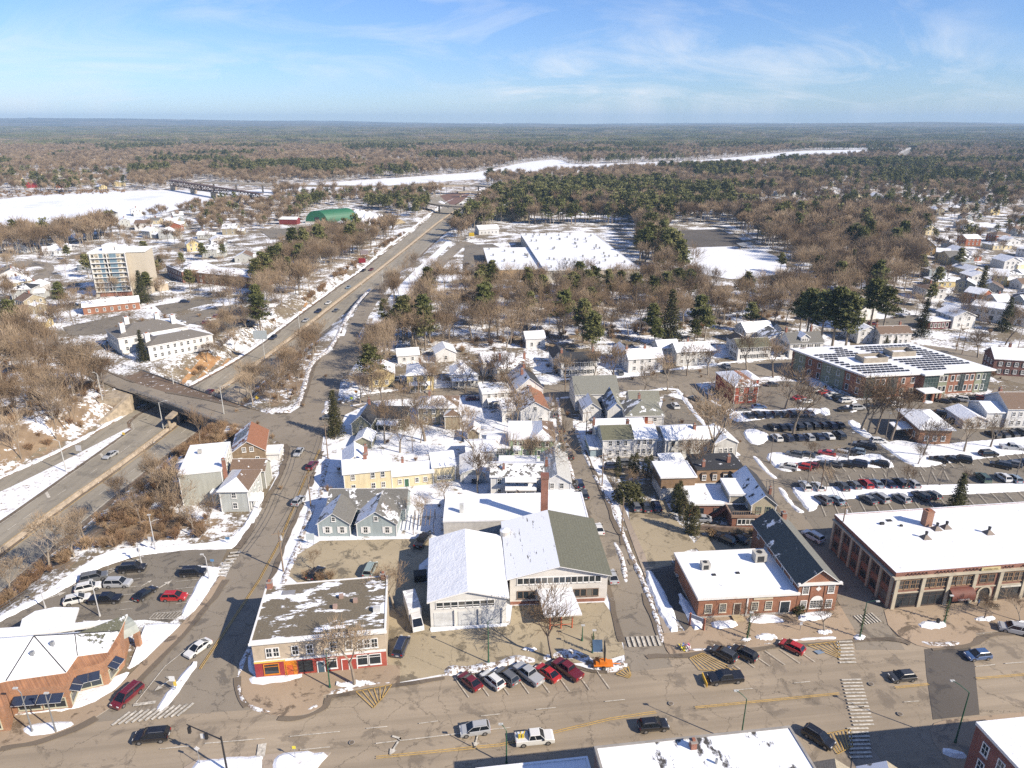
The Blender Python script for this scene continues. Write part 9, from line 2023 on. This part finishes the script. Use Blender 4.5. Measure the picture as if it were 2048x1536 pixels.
# embankment grass, drawn over the terrain
def terrain_patch(name, poly, mat, dz=.06, st=1.6):
 P = W(poly); xs_ = np.arange(min(p[0] for p in P), max(p[0] for p in P), st); ys_ = np.arange(min(p[1] for p in P), max(p[1] for p in P), st); mb = MB(); k = mb.mi(mat); idx = {}
 def v(i, j):
  if (i, j) not in idx: idx[(i, j)] = len(mb.v); x, y = xs_[0] + i * st, ys_[0] + j * st; mb.v.append((x, y, terr(x, y) + dz))
  return idx[(i, j)]
 for i in range(len(xs_)):
  for j in range(len(ys_)):
   if inpoly(xs_[i] + rnd.uniform(-1, 1), ys_[j] + rnd.uniform(-1, 1), P): mb.f.append((v(i, j), v(i + 1, j), v(i + 1, j + 1), v(i, j + 1))); mb.m.append(k)
 o = mb.build(name, kind='structure', smooth=True)
terrain_patch('dry_grass_bank', [(330, 770), (345, 745), (400, 700), (470, 690), (500, 690), (470, 715), (420, 750), (375, 775)], ground_mix('dry_grass_slope', .22, .3, (0.30, .16, .07), (0.36, .22, .10)))
terrain_patch('dry_grass_bank', [(590, 625), (585, 610), (640, 580), (660, 572), (640, 592), (610, 618)], ground_mix('dry_grass_slope', .22, .3))

for q in ([(-60, 690), (70, 690), (115, 735), (225, 795), (262, 812), (225, 840), (100, 895), (0, 935), (-60, 950)], R2, [(430, 800), (480, 775), (545, 745), (600, 712), (630, 697), (618, 735), (600, 780), (560, 812)]):
 terrain_patch('woodland_floor', q, ground_mix('rough_floor', .40, .12, (0.17, .12, .075), (0.26, .19, .12)), .05, 2.2)
for q in ([(470, 655), (520, 645), (520, 600), (520, 560), (560, 520), (640, 485), (700, 475), (770, 475), (700, 530), (640, 570), (570, 615), (500, 655)], [(830, 610), (870, 568), (930, 570), (990, 575), (1090, 580), (1280, 570), (1370, 565), (1470, 575), (1560, 560), (1640, 600), (1650, 640), (1480, 655), (1300, 670), (1200, 690), (1000, 700), (830, 705), (800, 680)],
 [(1580, 520), (1510, 485), (1450, 450), (1500, 432), (1700, 430), (1850, 440), (1835, 560), (1790, 600), (1720, 640), (1650, 610), (1590, 560)], [(1270, 440), (1335, 445), (1330, 490), (1360, 540), (1390, 565), (1285, 560)], [(540, 455), (600, 440), (600, 400), (840, 395), (862, 412), (835, 440), (745, 420), (640, 412), (600, 430)], [(400, 440), (480, 400), (600, 395), (600, 445), (480, 465), (400, 460)]):
 terrain_patch('woodland_floor', q, M_FLOOR, .016, 6.0)
# ---- thin air between the camera and the horizon
hb = MB(); hb.box(-15900, -700, -8.5, 15900, 16000, 215, M_WHITE); hz_o = hb.build('haze', kind='stuff'); hz_o.data.materials.clear()
hm = bpy.data.materials.new('haze'); hm.use_nodes = True; hn = hm.node_tree; hn.nodes.clear(); out = hn.nodes.new('ShaderNodeOutputMaterial'); pv_ = hn.nodes.new('ShaderNodeVolumePrincipled')
pv_.inputs['Color'].default_value = (0.50, 0.74, 1.0, 1); pv_.inputs['Density'].default_value = 0.000085; pv_.inputs['Anisotropy'].default_value = 0.0
hn.links.new(pv_.outputs[0], out.inputs['Volume']); hz_o.data.materials.append(hm)
tag(hz_o, 'faint winter haze filling the air over the whole landscape', 'haze')
